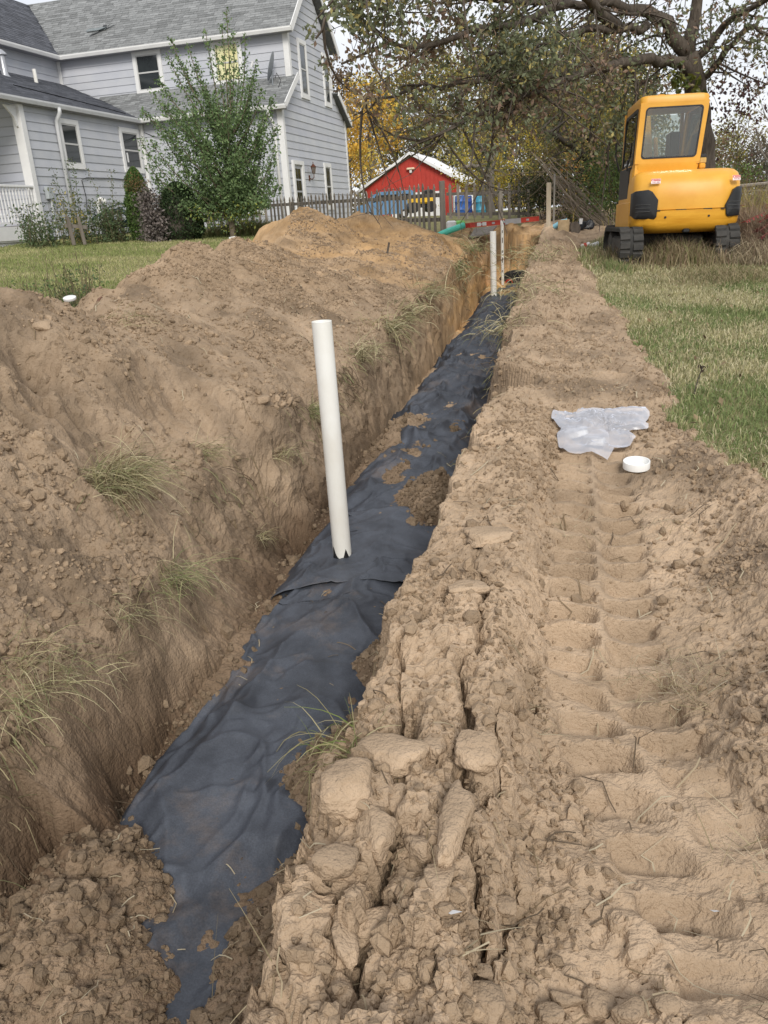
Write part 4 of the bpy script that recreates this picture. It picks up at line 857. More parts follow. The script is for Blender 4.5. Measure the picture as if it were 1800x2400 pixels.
MB(Mt).box(.06,.16,-.004,-.001,-.035,.035).build('label_sticker', M_TRIM, lad); MB(Mt).box(.20,.30,-.004,-.001,-.035,.035).build('label_sticker', M_TRIM, lad); MB(Mt).box(.78,1.2,-.008,-.001,-.055,.05).build('top_plate', M_ALU, lad)
def tubeobj(nm, pts, r_, m, lb, cat, n=12, hollow=True, grp=None):
    o = MB().tube(pts, r_, n, caps=not hollow).build(nm, m, None, smooth='auto' if not hollow else True)
    if hollow: s = o.modifiers.new('thickness','SOLIDIFY'); s.thickness = .006; s.offset = -1
    return tag(o, lb, cat, grp)
tubeobj('drain_pipe', [at(1018,556,17.3), at(1050,542,17.4), at(1088,528,17.5)], .062, mat('teal_pvc', (.10,.55,.42), .4, vary=.04), 'teal green sewer pipe lying on the soil left of the ladder', 'pipe', 20)
a = at(1068,527,18.0); bg_ = MB(Matrix.Translation((a.x,a.y,a.z-.08)) @ Matrix.Rotation(R(8),4,'Z')).box(-.19,.0,-.1,.1,0,.17,bev=.03).build('plastic_sack', M_TRIM, None); MB(Matrix.Translation((a.x,a.y,a.z-.08)) @ Matrix.Rotation(R(8),4,'Z')).box(.002,.19,-.1,.1,0,.165,bev=.03).build('green_end', mat('lime_print', (.22,.52,.12), .5), bg_)
tag(bg_, 'white and green printed sack behind the teal pipe', 'sack')
P4 = [at(1100,556,17.1), at(1150,545,17.0), at(1165,528,17.4), at(1112,535,17.6)]
tag(tintattr(MB().prism(P4, (0,0,-.03)).build('old_plywood', M_PK, None), (.95,)*3), 'weathered grey board lying tilted under the ladder', 'board')
# sawn log, debris
M_LOG = mat('log_wood', (.34,.24,.13), .9, scale=9, col2=(.52,.40,.25), bump=.4)
M_BARK = mat('bark', (.055,.043,.034), .95, scale=12, col2=(.135,.112,.09), stretch=(1,1,.3), bump=1, bscale=30, bdist=.02, detail=8)
a = at(1322,553,16.9); lg = empty('sawn_log', (a.x, a.y, a.z-.02), R(20), 'short sawn log with pale cut face standing right of the wooden post', 'log')
mb = MB(); n = 18; mb.loft([[((.12+.02*math.sin(3*t_))*math.cos(t_)*sx_, (.11)*math.sin(t_), z_) for t_ in [2*math.pi*j/n for j in range(n)]] for sx_, z_ in ((.8,0),(.95,.12),(1,.28),(.96,.33))]); mb.build('pale_wood', M_LOG, lg, smooth='auto')
MB(Matrix.Translation((.17,.08,.12)) @ Matrix.Rotation(R(80),4,'X')).tube([(0,0,-.15),(0.02,0,.2)], .13, 12).build('bark_piece', M_BARK, lg)
def junk(px, py, Y, pts_fn, m, nm, lb, cat): 
    a = at(px, py, Y); zz = max(gz1(a.x, Y), a.z-.3); return tag(pts_fn(Matrix.Translation((a.x, Y, zz))).build(nm, m, None, smooth='auto'), lb, cat)
junk(1298,548,17.2, lambda M: MB(M @ Matrix.Rotation(R(60),4,'Y') @ Matrix.Rotation(R(20),4,'X')).loft([[(r_*math.cos(R(t_)), r_*math.sin(R(t_)), z_) for t_ in range(0,360,30)] for r_, z_ in ((.05,0),(.055,.02),(.055,.2),(.02,.27),(.02,.3))]), mat('blue_bottle', (.22,.47,.58), .3), 'bottle', 'pale blue plastic bottle lying left of the sawn log', 'bottle')
M_BAG = mat('black_bag', (.012,.013,.016), .35)
def blob(nm, px, py, Y, s, sq, m, lb, cat, seed): 
    a = at(px, py, Y); o = clod(a.x, Y, s, sq, lb, None, 1, seed, name=nm, m=m, sub=3, z=gz1(a.x, Y)); o['category'] = cat; return o
blob('rubbish_bag', 1358,540,17.6,.16,(1.3,.8,.9),M_BAG,'black rubbish bag right behind the sawn log','bag',301)
blob('rubbish_bag', 1378,536,18.0,.15,(1.1,.8,1.1),M_BAG,'taller black rubbish bag at the foot of the leaning vines','bag',303)
junk(1361,527,17.5, lambda M: MB(M @ Matrix.Translation((0,0,.16))).loft([[(r_*math.cos(R(t_)), r_*math.sin(R(t_)), z_) for t_ in range(0,360,30)] for r_, z_ in ((.03,0),(.045,.11),(.048,.11))]), M_TRIM, 'paper_cup', 'white paper cup resting on the black rubbish bag', 'cup')
for px_, py_, lb in ((1372,568,'crumpled white and red can nearer to the left excavator track'),(1393,563,'white paper scrap beside the crumpled can at the lawn corner')):
    a = at(px_, py_, 14.6); zz = gz1(a.x, 14.6); M = Matrix.Translation((a.x,14.6,zz+.04)) @ Matrix.Rotation(R(75),4,'Y'); o = MB(M).loft([[(r_*math.cos(R(t_))*(1+.2*math.sin(t_)), r_*math.sin(R(t_)), z_) for t_ in range(0,360,30)] for r_, z_ in ((.03,-.08),(.045,-.06),(.04,.0),(.045,.07),(.03,.08))]).build('drink_can', M_TRIM, None, smooth='auto'); tag(o, lb, 'litter')
    if px_ == 1372: MB(M).loft([[(r_*math.cos(R(t_))*(1+.2*math.sin(t_)), r_*math.sin(R(t_)), z_) for t_ in range(0,360,30)] for r_, z_ in ((.047,-.03),(.047,.02))]).build('red_band', M_RFG, o)
# a white lid in the heap gap and bits of litter
a = at(163,697,6.4); lid_s = .62; tag(MB(Matrix.Translation((a.x,6.4,a.z-.01)) @ Matrix.Rotation(R(14),4,'X')).loft([[(.5*r_*math.cos(R(t_)), .5*r_*math.sin(R(t_)), z_*.7-.01) for t_ in range(0,360,15)] for r_, z_ in ((.09,0),(.10,.01),(.10,.03),(.085,.035))]).build('plastic_disc', M_TRIM, None, smooth='auto'), 'white round lid sticking out behind the left heap', 'lid')
blob('rusty_stone', 225,690,6.3,.07,(.8,.6,1.1),mat('rust_stone',(.16,.09,.06),.9),'dark reddish stone beside the white lid behind the heap','stone',311)
def paper(px, py, s, lb, pts, cat='litter', m=None):
    p = hit(px, py)
    M = Matrix.Translation((p.x, p.y, p.z+.012)) @ Matrix.Rotation(R(-25),4,'X')
    return tag(MB(M).add([(a_*s, b_*s, c_*s) for a_, b_, c_ in pts], [tuple(range(len(pts)))] if len(pts) < 5 else [(0,1,2,3),(0,3,4,5)]).build('paper_scrap', m or M_TRIM, None), lb, cat)
paper(1048,2150,.03,'torn white paper scrap stuck in the ridge near the bottom',[(-.6,.9,0),(.5,-.2,.2),(.9,-1,.4),(.2,-.8,.2)])
paper(1672,2146,.010,'tiny white speck of paper low on the right of the track',[(-.6,.9,0),(.5,.2,.2),(.9,-1,.4),(-.2,-.8,.2)])
paper(438,1022,.03,'small pale scrap with a reddish corner on the heap slope',[(-.5,.9,0),(.3,.5,.2),(.5,-.5,.4),(-.3,-.3,.2)])
paper(1043,597,.06,'crushed clear plastic cup on the heap above the trench edge',[(-.5,.9,0.6),(.3,.7,.8),(.5,-.5,.4),(-.5,-.5,.2)])
tag(MB().tube([at(907,585,11.3)+Vector((0,0,-.05)), at(912,568,11.3)], .014, 6).build('stick', M_BARK, None), 'short dark stick poking out of the heap', 'stick')

# ------------------------------------------------------------------ white caps and the clear bag
M_CAP = mat('cap_white', (.80,.80,.78), .35, vary=.03, spec=.5)
def cap(px, py, z, label, tilt=(0, 0), r_=.066, hgt=.042, up=True):
    p = hit(px, py+(14 if up else 2)); zz = gz1(p.x, p.y)+.006
    o = empty('end_cap', (p.x, p.y, zz+.004), 0, label, 'pipe cap', 'white pipe end caps'); o.rotation_euler = (tilt[0], tilt[1], .3); n = 36
    q = lambda rr_, z_: [(rr_*math.cos(2*math.pi*j/n), rr_*math.sin(2*math.pi*j/n), z_) for j in range(n)]
    if up: MB().loft([q(r_-.004,0),q(r_,.003),q(r_,hgt-.002),q(r_-.001,hgt),q(r_-.005,hgt),q(r_-.006,hgt-.002),q(r_-.006,.006),q(.001,.005)], caps=True).build('cap_body', M_CAP, o, smooth='auto')
    else: MB().loft([q(r_,0),q(r_,hgt-.005),q(r_-.005,hgt),q(.001,hgt)], caps=True).build('cap_body', M_CAP, o, smooth='auto')
    if up:
        for a in (60, 190, 320): MB().box(r_-.012, r_-.0065, -.006, .006, .008, .024, M=Matrix.Rotation(R(a),4,'Z')).build('lug', M_CAP, o)
    return o
cap(1491, 1088, -1.2, 'open white pipe cap lying alone, rim up, on the track', (R(4), R(-3)), .068, .040)
cap(1352, 1028, -1.2, 'white pipe cap leaning on its neighbour inside the clear bag', (R(-14), R(-8)), .066, .042, False)
cap(1392, 1045, -1.2, 'white pipe cap in front inside the clear bag, right of the leaning one', (R(-6), R(10)), .062, .042, False)
m = bpy.data.materials.new('clear_plastic'); m.use_nodes = True; t_ = m.node_tree; b_ = t_.nodes['Principled BSDF']; b_.inputs['Base Color'].default_value = (.80,.83,.92,1); b_.inputs['Roughness'].default_value = .22; b_.inputs['Specular IOR Level'].default_value = .9
tr_ = t_.nodes.new('ShaderNodeBsdfTransparent'); ms = t_.nodes.new('ShaderNodeMixShader'); fr_ = t_.nodes.new('ShaderNodeFresnel'); fr_.inputs['IOR'].default_value = 1.6
ad = t_.nodes.new('ShaderNodeMath'); ad.operation = 'ADD'; ad.inputs[1].default_value = .30; t_.links.new(fr_.outputs[0], ad.inputs[0]); t_.links.new(ad.outputs[0], ms.inputs[0]); t_.links.new(tr_.outputs[0], ms.inputs[1]); t_.links.new(b_.outputs[0], ms.inputs[2]); t_.links.new(ms.outputs[0], t_.nodes['Material Output'].inputs[0])
M_CLR = m
poly = [(1310,972),(1345,985),(1385,966),(1440,970),(1520,972),(1512,1000),(1515,1018),(1490,1034),(1448,1030),(1436,1062),(1418,1084),(1370,1078),(1322,1064),(1316,1015)]
pw_ = [hit(a, b) for a, b in poly]; cx_, cy_ = sum(p.x for p in pw_)/len(pw_), sum(p.y for p in pw_)/len(pw_)
V = []; Fc = []; NR, NS = 26, 84
ang = np.linspace(0, 2*np.pi, NS, endpoint=False)
pa = np.array([(p.x-cx_, p.y-cy_) for p in pw_]); pang = np.arctan2(pa[:, 1], pa[:, 0]); prad = np.hypot(pa[:, 0], pa[:, 1]); o_ = np.argsort(pang); prr = np.interp((ang+np.pi) % (2*np.pi)-np.pi, np.r_[pang[o_]-2*np.pi, pang[o_], pang[o_]+2*np.pi][len(o_)-1:2*len(o_)+1], np.r_[prad[o_], prad[o_], prad[o_]][len(o_)-1:2*len(o_)+1])
rr2 = np.linspace(.0, 1, NR)[:, None]*prr[None]; X2 = cx_+rr2*np.cos(ang); Y2 = cy_+rr2*np.sin(ang)
T1 = gz(X2.ravel(), Y2.ravel()).reshape(X2.shape); rn = np.linspace(0, 1, NR)[:, None]
hh = (.022+.03*np.clip(fbm(X2*5, Y2*5, s=501)+.4, 0, 1)+.030*(1-np.abs(fbm(X2*12+3*fbm(X2*5,Y2*5,s=9), Y2*10, s=503)))**7)*(1-rn**4)+.014
c_near = np.exp(-(((X2-cx_)/.5)**2)) 
Z2 = T1+.012+hh
# keep the film above the two caps it covers
for px_, py_ in ((1352,1028),(1392,1045)):
    pc = hit(px_, py_+2); dd_ = np.hypot(X2-pc.x, Y2-pc.y); Z2 = np.maximum(Z2, np.where(dd_ < .085, gz1(pc.x, pc.y)+.070, -9))
V = np.stack([X2, Y2, Z2], -1).reshape(-1, 3); i = np.arange(NR*NS).reshape(NR, NS); j = np.roll(i, -1, 1)
Qb = np.stack([i[1:], j[1:], j[:-1], i[:-1]], -1).reshape(-1, 4)
tag(npmesh('plastic_bag', V, Qb, M_CLR), 'crumpled clear plastic bag lying on the track with two white caps in it', 'plastic bag')

# ------------------------------------------------------------------ mini excavator, seen from behind (local: x right, y away, z up)
M_YEL = mat('machine_yellow', (.62, .29, .025), .42, vary=.05, scale=2.2, col2=(.72, .38, .05), spec=.45, bump=.05, bscale=200, bdist=.001)
M_YELW = mat('worn_yellow', (.55, .25, .015), .5, scale=4, col2=(.72, .37, .035), spec=.4, stretch=(.6,.6,5), detail=10)
M_RUB = mat('dusty_rubber', (.028, .028, .027), .85, scale=4, col2=(.07, .066, .06), bump=.3, bscale=60, spec=.2)
M_BLKM = mat('black_cover', (.018, .019, .021), .5, vary=.2, scale=4, spec=.4)
M_STEEL = mat('dirty_steel', (.05, .048, .045), .7, scale=6, col2=(.13, .12, .11), bump=.3)
M_RED_D = mat('decal_red', (.55, .03, .03), .5); M_WHT_D = mat('decal_white', (.75, .74, .72), .5)
g_ = bpy.data.materials.new('cab_glass'); g_.use_nodes = True; t_ = g_.node_tree; b_ = t_.nodes['Principled BSDF']; b_.inputs['Base Color'].default_value = (.03,.035,.035,1); b_.inputs['Roughness'].default_value = .03; b_.inputs['Specular IOR Level'].default_value = 1
tr_ = t_.nodes.new('ShaderNodeBsdfTransparent'); tr_.inputs[0].default_value = (.80,.83,.81,1); gl_ = t_.nodes.new('ShaderNodeBsdfGlossy'); gl_.inputs['Roughness'].default_value = .02; ms = t_.nodes.new('ShaderNodeMixShader'); fr_ = t_.nodes.new('ShaderNodeFresnel'); fr_.inputs['IOR'].default_value = 1.5
ad = t_.nodes.new('ShaderNodeMath'); ad.operation = 'ADD'; ad.inputs[1].default_value = .05; t_.links.new(fr_.outputs[0], ad.inputs[0]); t_.links.new(ad.outputs[0], ms.inputs[0]); t_.links.new(tr_.outputs[0], ms.inputs[1]); t_.links.new(gl_.outputs[0], ms.inputs[2]); t_.links.new(ms.outputs[0], t_.nodes['Material Output'].inputs[0]); M_CAB = g_

ex0 = at(1585, 607, 12.05)
_e = at(1583, 607, 11.9); exc = empty('excavator', (_e.x+.13, 12.72, -.93), 0, 'yellow mini excavator with enclosed cab, parked on the grass and seen from behind', 'excavator')
exc.rotation_euler = (R(-1.0), R(1.2), R(-9.5)); exc.scale = (.93,)*3
# tracks
def ovalpt(s, r_=.28, hl=.86):
    """point on the track oval by fraction s; returns y, z, tangent angle"""
    Ls = 2*hl; La = math.pi*r_; T = 2*Ls+2*La; d = (s % 1)*T
    if d < Ls: return -hl+d, 0.0, 0
    d -= Ls
    if d < La: a = d/r_; return hl+r_*math.sin(a), r_-r_*math.cos(a), a
    d -= La
    if d < Ls: return hl-d, 2*r_, math.pi
    d -= Ls; a = d/r_; return -hl-r_*math.sin(a), r_+r_*math.cos(a), math.pi+a
for sx in (-.70, .70):
    tw = .17; n = 64
    outer, inner = [], []
    for k in range(n): y_, z_, _a = ovalpt(k/n); outer.append((y_, z_)); cy_ = max(-.86, min(.86, y_)); L_ = Vector((y_-cy_, z_-.28)); L_.length = max(.01, L_.length); q = L_*(.84 if True else 1); inner.append((cy_+q.x, .28+q.y))
    mb = MB(); mb.ringplate([(sx-tw, a, b+.03) for a, b in outer], [(sx-tw, a, b+.03) for a, b in inner], (2*tw, 0, 0)); tk = mb.build('track', M_RUB, exc, smooth='auto')
    NL = 40
    lugm = {}
    for k in range(NL):
        y_, z_, a = ovalpt((k+.5)/NL); M = Matrix.Translation((sx, y_, z_+.03)) @ Matrix.Rotation(a, 4, 'X')
        for side in (0, 1):
            key = side
            if key not in lugm:
                x0, x1 = (-tw-.004, -.022) if side == 0 else (.022, tw+.004)
                o = MB().loft([[(x0, -.055, .012), (x1, -.055, .012), (x1, .055, .012), (x0, .055, .012)], [(x0+.004, -.042, -.022), (x1-.004, -.036, -.022), (x1-.004, .036, -.022), (x0+.004, .042, -.022)]]).build('lug', M_RUB, tk); lugm[key] = o.data
            else: o = bpy.data.objects.new('lug', lugm[key]); link(o, tk)
            o.matrix_local = M @ Matrix.Translation((0, .012*(1 if side else -1), 0))
    MB().box(sx-.075, sx+.075, -.88, .88, .14, .46, bev=.04).build('track_frame', M_STEEL, exc)
    for y_, r_ in ((-.86,.22),(.86,.22),(-.45,.09),(-.1,.09),(.25,.09),(.55,.09)):
        zc = .31 if r_ > .2 else .15
        MB().loft([[(sx+q, y_+rr_*math.cos(R(a)), zc+rr_*math.sin(R(a))) for a in range(0,360,15)] for q, rr_ in ((-.10,r_*.55),(-.10,r_*.9),(-.085,r_),(.085,r_),(.10,r_*.9),(.10,r_*.55))]).build('sprocket' if r_ > .2 else 'roller', M_STEEL, exc, smooth='auto')
MB().box(-.5, .5, -.45, .45, .24, .46, bev=.03).build('undercarriage', M_STEEL, exc); MB().tube([(0,.0,.44),(0,0,.60)], .36, 20).build('slew_ring', M_BLKM, exc)
bl = MB(); bl.prism([(-.80,1.42,.06),(-.80,1.36,.3),(-.80,1.44,.62),(-.80,1.47,.62),(-.80,1.41,.3),(-.80,1.46,.06)], (1.60,0,0)); bl.build('dozer_blade', M_STEEL, exc); MB().box(-.80,.80,1.34,1.46,.60,.64).build('blade_top', M_STEEL, exc)
for sx in (-.35,.35): MB().tube([(sx,.3,.35),(sx,1.4,.28)], .045, 6).build('blade_arm', M_STEEL, exc)

# upper body, turned a few degrees
ub = empty('upper_body', (0, 0, 0), R(0.2)); ub.parent = exc
def rings(spec, n=6): return [rrect(x0, x1, y0, y1, r_, n, z) for z, x0, x1, y0, y1, r_ in spec]
# rear hood: a wide soft box bulging to the rear
def rear_ring(z, hw, yr, rc, bulge, yf=.75, n=9):
    pts = []
    for i in range(n+1):   # right rear corner to left rear corner along a bulged back
        t_ = i/n; x_ = (hw-rc)*(1-2*t_); pts.append((x_, yr-bulge*(1-(x_/hw)**2), z))
    L = [(-hw+rc-rc*math.sin(R(a)), yr+rc-rc*math.cos(R(a)), z) for a in (15,30,45,60,75,90)]
    Rr = [(-p[0], p[1], z) for p in reversed(L)]
    return [(hw, yf, z)]+Rr+pts+L+[(-hw, yf, z)]
hood = MB(); hood.loft([rear_ring(*a) for a in ((.835,.785,-.93,.22,.10),(.84,.79,-.935,.22,.10),(1.0,.79,-.94,.22,.10),(1.18,.785,-.92,.22,.09),(1.28,.775,-.88,.22,.08),(1.34,.76,-.83,.22,.07),(1.385,.72,-.76,.22,.06),(1.405,.66,-.68,.2,.05),(1.41,.55,-.55,.2,.03))])
hood.build('engine_hood', M_YEL, ub, smooth='auto')
cw = MB(); cw.loft([rear_ring(*a) for a in ((.50,.60,-.74,.24,.08),(.51,.68,-.82,.24,.09),(.56,.755,-.91,.24,.10),(.64,.79,-.95,.22,.105),(.822,.80,-.955,.22,.105),(.828,.79,-.94,.22,.10))])
cw = cw.build('counterweight', M_YELW, ub, smooth='auto')
for x_ in (-.33, .30): MB().tube([(x_,-1.052,.73),(x_,-1.02,.73)], .016, 10).build('bolt_hole', M_BLKP, cw)
MB().box(-.05,.05,-1.03,-.9,.50,.56,bev=.015).build('tow_slot', M_BLKP, cw)
for x0, x1 in ((-.18,-.03),(-.5,-.41),(.22,.34),(.47,.53)): MB().box(x0,x1,-1.045,-1.0,.822,.836).build('seam_gap', M_BLKP, cw)
MB().box(-.78,.78,-.6,1.0,.56,.84,bev=.04).build('deck', M_YEL, ub)
# black louvred corner covers
for s in (-1, 1):
    pr = [(.46,.74),(.49,.71),(.76,.72),(.80,.77),(.80,1.09),(.76,1.12),(.60,1.13),(.54,1.10),(.45,.98)] if s < 0 else [(.55,.74),(.58,.71),(.77,.72),(.80,.77),(.80,1.10),(.77,1.13),(.70,1.13),(.63,1.09),(.53,.88)]
    outl = []
    m_ = MB()
    def yb_(x_):  # rear surface at |x|
        x_ = abs(x_); 
        if x_ < .58: return -.95-.10*(1-(x_/.8)**2)
        a = math.asin(min(1, (x_-.58)/.22)); return -.95-.10*(1-(.58/.8)**2)*math.cos(a)**1+.22*(1-math.cos(a))
    front = [(s*a, yb_(a)-.022, b) for a, b in pr]; back = [(s*(a if a < .79 else .80)*1.0, yb_(a)+.08, b) for a, b in pr]
    # subdivided shell: centre fan with rounded feel
    cxx = s*sum(a for a, _ in pr)/len(pr); czz = sum(b for _, b in pr)/len(pr)
    grid = []
    for f_ in (1.0, .93, .6, .25):
        grid.append([(cxx+(p[0]-cxx)*f_, yb_(cxx+(p[0]-cxx)*f_)-(.022 if f_ > .95 else .034), czz+(p[2]-czz)*f_) for p in front])
    m_.loft([back, grid[0]]+grid[1:]); cv = m_.build('corner_cover', M_BLKM, ub, smooth='auto')
    for zz in (.82,.87,.92):
        xs = [s*(.56+.20*q/6) for q in range(7)]; MB().tube([(x_, yb_(x_)-.037, zz) for x_ in xs], .005, 5).build('louvre', mat('louvre_edge', (.07,.07,.07), .5) if zz == .82 and s == -1 else bpy.data.materials['louvre_edge'], cv)
# side panel under the door, radiator side
MB().box(-.80,-.765,-.55,.95,.60,.98,bev=.012).build('side_panel', M_YEL, ub)
# cab: x -.78..+.24 wide .98, tilted walls
CX0, CX1 = -.775, .22
lo = MB(); lo.loft([rrect(CX0+.0, CX1-.02, -.50, .95, .08, 5, z) for z in (1.0, 1.40)]+[rrect(CX0+.015, CX1-.01, -.52, .95, .08, 5, 1.46), rrect(CX0+.02, CX1-.01, -.525, .95, .08, 5, 1.52)]); lo.build('cab_base', M_YEL, ub, smooth='auto')
top = MB(); top.loft([rrect(CX0+.055, CX1+.065, -.545, .93, .10, 5, 2.36), rrect(CX0+.055, CX1+.065, -.545, .93, .10, 5, 2.43), rrect(CX0+.07, CX1+.05, -.53, .92, .10, 5, 2.46), rrect(CX0+.12, CX1, -.48, .87, .09, 5, 2.475)]); rf_ = top.build('cab_roof', M_YEL, ub, smooth='auto')
MB().box(-.10,.08,-.3,.1,2.472,2.50,bev=.01).build('roof_hatch', M_YELW, rf_); MB().box(-.45,-.36,-.40,-.30,2.472,2.492).build('roof_bolt', M_YELW, rf_)
def Yr(z): return -.525-.02*(z-1.5)/.9   # rear face plane
def XL(z): return CX0+.02+.04*(z-1.5)/.9
def XR(z): return CX1-.01+.07*(z-1.5)/.9
def pl3(pts): return [(XL(z)+(XR(z)-XL(z))*a, Yr(z), z) for a, z in pts]
o2 = rrect(0, 1, 1.52, 2.37, .012, 6); i2 = rrect(.085, .925, 1.585, 2.30, .05, 6)
mp_ = lambda P_, off: [(XL(p[1])+(XR(p[1])-XL(p[1]))*p[0], Yr(p[1])+off, p[1]) for p in P_]
fixr = lambda x0, x1, z0, z1, r_: [((cx_+r_*math.cos(R(a0+15*i)))/1.0, cz_+r_*math.sin(R(a0+15*i))) for cx_, cz_, a0 in ((x1-r_, z1-r_, 0), (x0+r_, z1-r_, 90), (x0+r_, z0+r_, 180), (x1-r_, z0+r_, 270)) for i in range(7)]
MB().ringplate(mp_(fixr(0,1,1.52,2.37,.01), 0), mp_(fixr(.085,.93,1.59,2.305,.055), 0), (0,.05,0)).build('rear_window_frame', M_YEL, ub)
MB().ringplate(mp_(fixr(.083,.932,1.588,2.307,.056), -.006), mp_(fixr(.105,.91,1.61,2.288,.045), -.006), (0,.03,0)).build('window_gasket', M_BLKM, ub)
MB().prism(mp_(fixr(.10,.915,1.605,2.293,.047), .004), (0,.005,0)).build('rear_glass', M_CAB, ub)
# left side: tall door, black frame, glass
def sidep(pts, x0=None): return [((CX0+.018+.04*max(0, z-1.5)/.9), y_, z) for y_, z in pts]
dO = [(-.51,1.0),(.90,.98),(.90,2.36),(-.51,2.37)]
def rsz(P_, r_=.06, n=5):
    out = []
    for k in range(len(P_)):
        p, a, b = Vector(P_[k]), Vector(P_[k-1]), Vector(P_[(k+1) % len(P_)]); pa_, pb_ = p+(a-p).normalized()*r_, p+(b-p).normalized()*r_
        for i in range(n+1): t_ = i/n; out.append(tuple((1-t_)**2*pa_+2*t_*(1-t_)*p+t_*t_*pb_))
    return out
hole = [(-.27,1.02),(.84,1.00),(.84,2.31),(-.40,2.32)]
MB().ringplate(sidep(rsz(dO,.01)), sidep(rsz(hole,.10)), (.05,0,0)).build('cab_side', M_YEL, ub)
dr_ = MB().ringplate([(p[0]-.012,p[1],p[2]) for p in sidep(rsz(hole,.10))], [(p[0]-.012,p[1],p[2]) for p in sidep(rsz([(-.19,1.08),(.79,1.06),(.79,2.26),(-.32,2.27)],.08))], (.04,0,0)).build('cab_door', M_BLKM, ub)
MB().prism(sidep(rsz([(-.20,1.07),(.80,1.05),(.80,2.27),(-.33,2.28)],.08)), (.006,0,0)).build('door_glass', M_CAB, dr_)
MB().box(CX0-.002,CX0+.03,-.24,.82,1.36,1.42).build('door_bar', M_BLKM, dr_); MB().box(CX0+.002,CX0+.02,-.20,.80,1.0,1.36).build('door_panel', M_BLKM, dr_); MB().tube([(CX0-.03,-.12,1.45),(CX0-.03,-.10,1.62)], .012, 6).build('door_handle', M_BLKP, dr_)
MB().box(CX0-.01,CX0+.04,-.30,.2,.66,1.0,bev=.01).build('lower_vent', M_BLKM, ub)
MB().box(CX1+.0,CX1+.055,-.5,.92,1.50,2.37).build('cab_right_side', M_YEL, ub) if False else None
for y_ in (-.49,.88): MB().prism([(XR(1.5)-.05,y_-.03,1.5),(XR(1.5),y_-.03,1.5),(XR(2.37),y_-.03,2.37),(XR(2.37)-.05,y_-.03,2.37)], (0,.06,0)).build('cab_pillar', M_YEL, ub)
MB().prism([(XR(1.6)-.02,-.44,1.55),(XR(1.6)-.02,.84,1.55),(XR(2.3)-.02,.84,2.34),(XR(2.3)-.02,-.44,2.34)], (.006,0,0)).build('side_glass', M_CAB, ub)
MB().prism([(CX0+.05,.90,1.05),(CX1-.05,.90,1.05),(CX1-.0,.92,2.34),(CX0+.08,.92,2.34)], (0,.006,0)).build('front_glass', M_CAB, ub)
for x_ in (CX0+.03, CX1-.06): MB().box(x_,x_+.05,.88,.94,1.0,2.37).build('cab_pillar', M_YEL, ub)
MB().box(-.52,-.12,.0,.14,1.35,1.66,bev=.05).build('seat_back', M_BLKM, ub); MB().box(-.52,-.12,.1,.5,1.25,1.36,bev=.04).build('seat', M_BLKM, ub)
MB().box(-.06,.10,.5,.88,1.0,2.05,bev=.02).build('control_console', M_BLKM, ub); MB().box(-.6,-.52,.2,.6,1.2,1.5,bev=.02).build('arm_console', M_BLKM, ub)
MB().box(CX1+.005,CX1+.10,-.46,-.34,1.42,1.50,bev=.015).build('fuel_cap', M_YELW, ub); MB().box(CX1+.01,CX1+.11,-.44,-.33,1.50,1.58,bev=.01).build('work_lamp', mat('amber', (.55,.36,.12), .4), ub); MB().box(CX1+.015,CX1+.105,-.435,-.335,1.58,1.63,bev=.01).build('lamp_top', M_BLKM, ub)
# boom, stick and cylinders in front
bo = MB(); bo.loft([[(x_, y_, z_) for x_, z_ in ((-.38,q0),(-.22,q0),(-.22,q1),(-.38,q1))] for y_, q0, q1 in ((.98,1.0,1.25),(1.25,1.6,1.95),(1.6,2.05,2.42),(2.2,2.05,2.45),(3.0,1.75,2.0))]); bo = bo.build('boom', M_YEL, ub)
for x_ in (-.50,-.10): MB().tube([(x_,1.05,1.05),(x_-.02,1.5,2.05)], .035, 8).build('cylinder', M_YELW, bo)
st = MB(); st.loft([[(x_, y_, z_) for x_, y_ in ((-.36,y0),(-.24,y0),(-.24,y1),(-.36,y1))] for z_, y0, y1 in ((2.1,2.85,3.1),(1.2,2.9,3.08),(.55,2.92,3.02))]); st.build('stick', M_YEL, ub)
bk = MB(); bk.prism([(-.68,2.75,.45),(-.68,3.15,.55),(-.68,3.25,.15),(-.68,2.9,.02),(-.68,2.65,.1)], (.48,0,0)); bk.build('bucket', M_STEEL, ub)
MB().tube([(-.80,.86,1.5),(-.86,.9,1.75),(-.86,.9,1.95)], .012, 6).build('mirror_arm', M_BLKP, ub); MB().box(CX0-.014,CX0+.03,-.22,.82,.98,1.50,bev=.01).build('lower_door_panel', M_BLKM, ub)
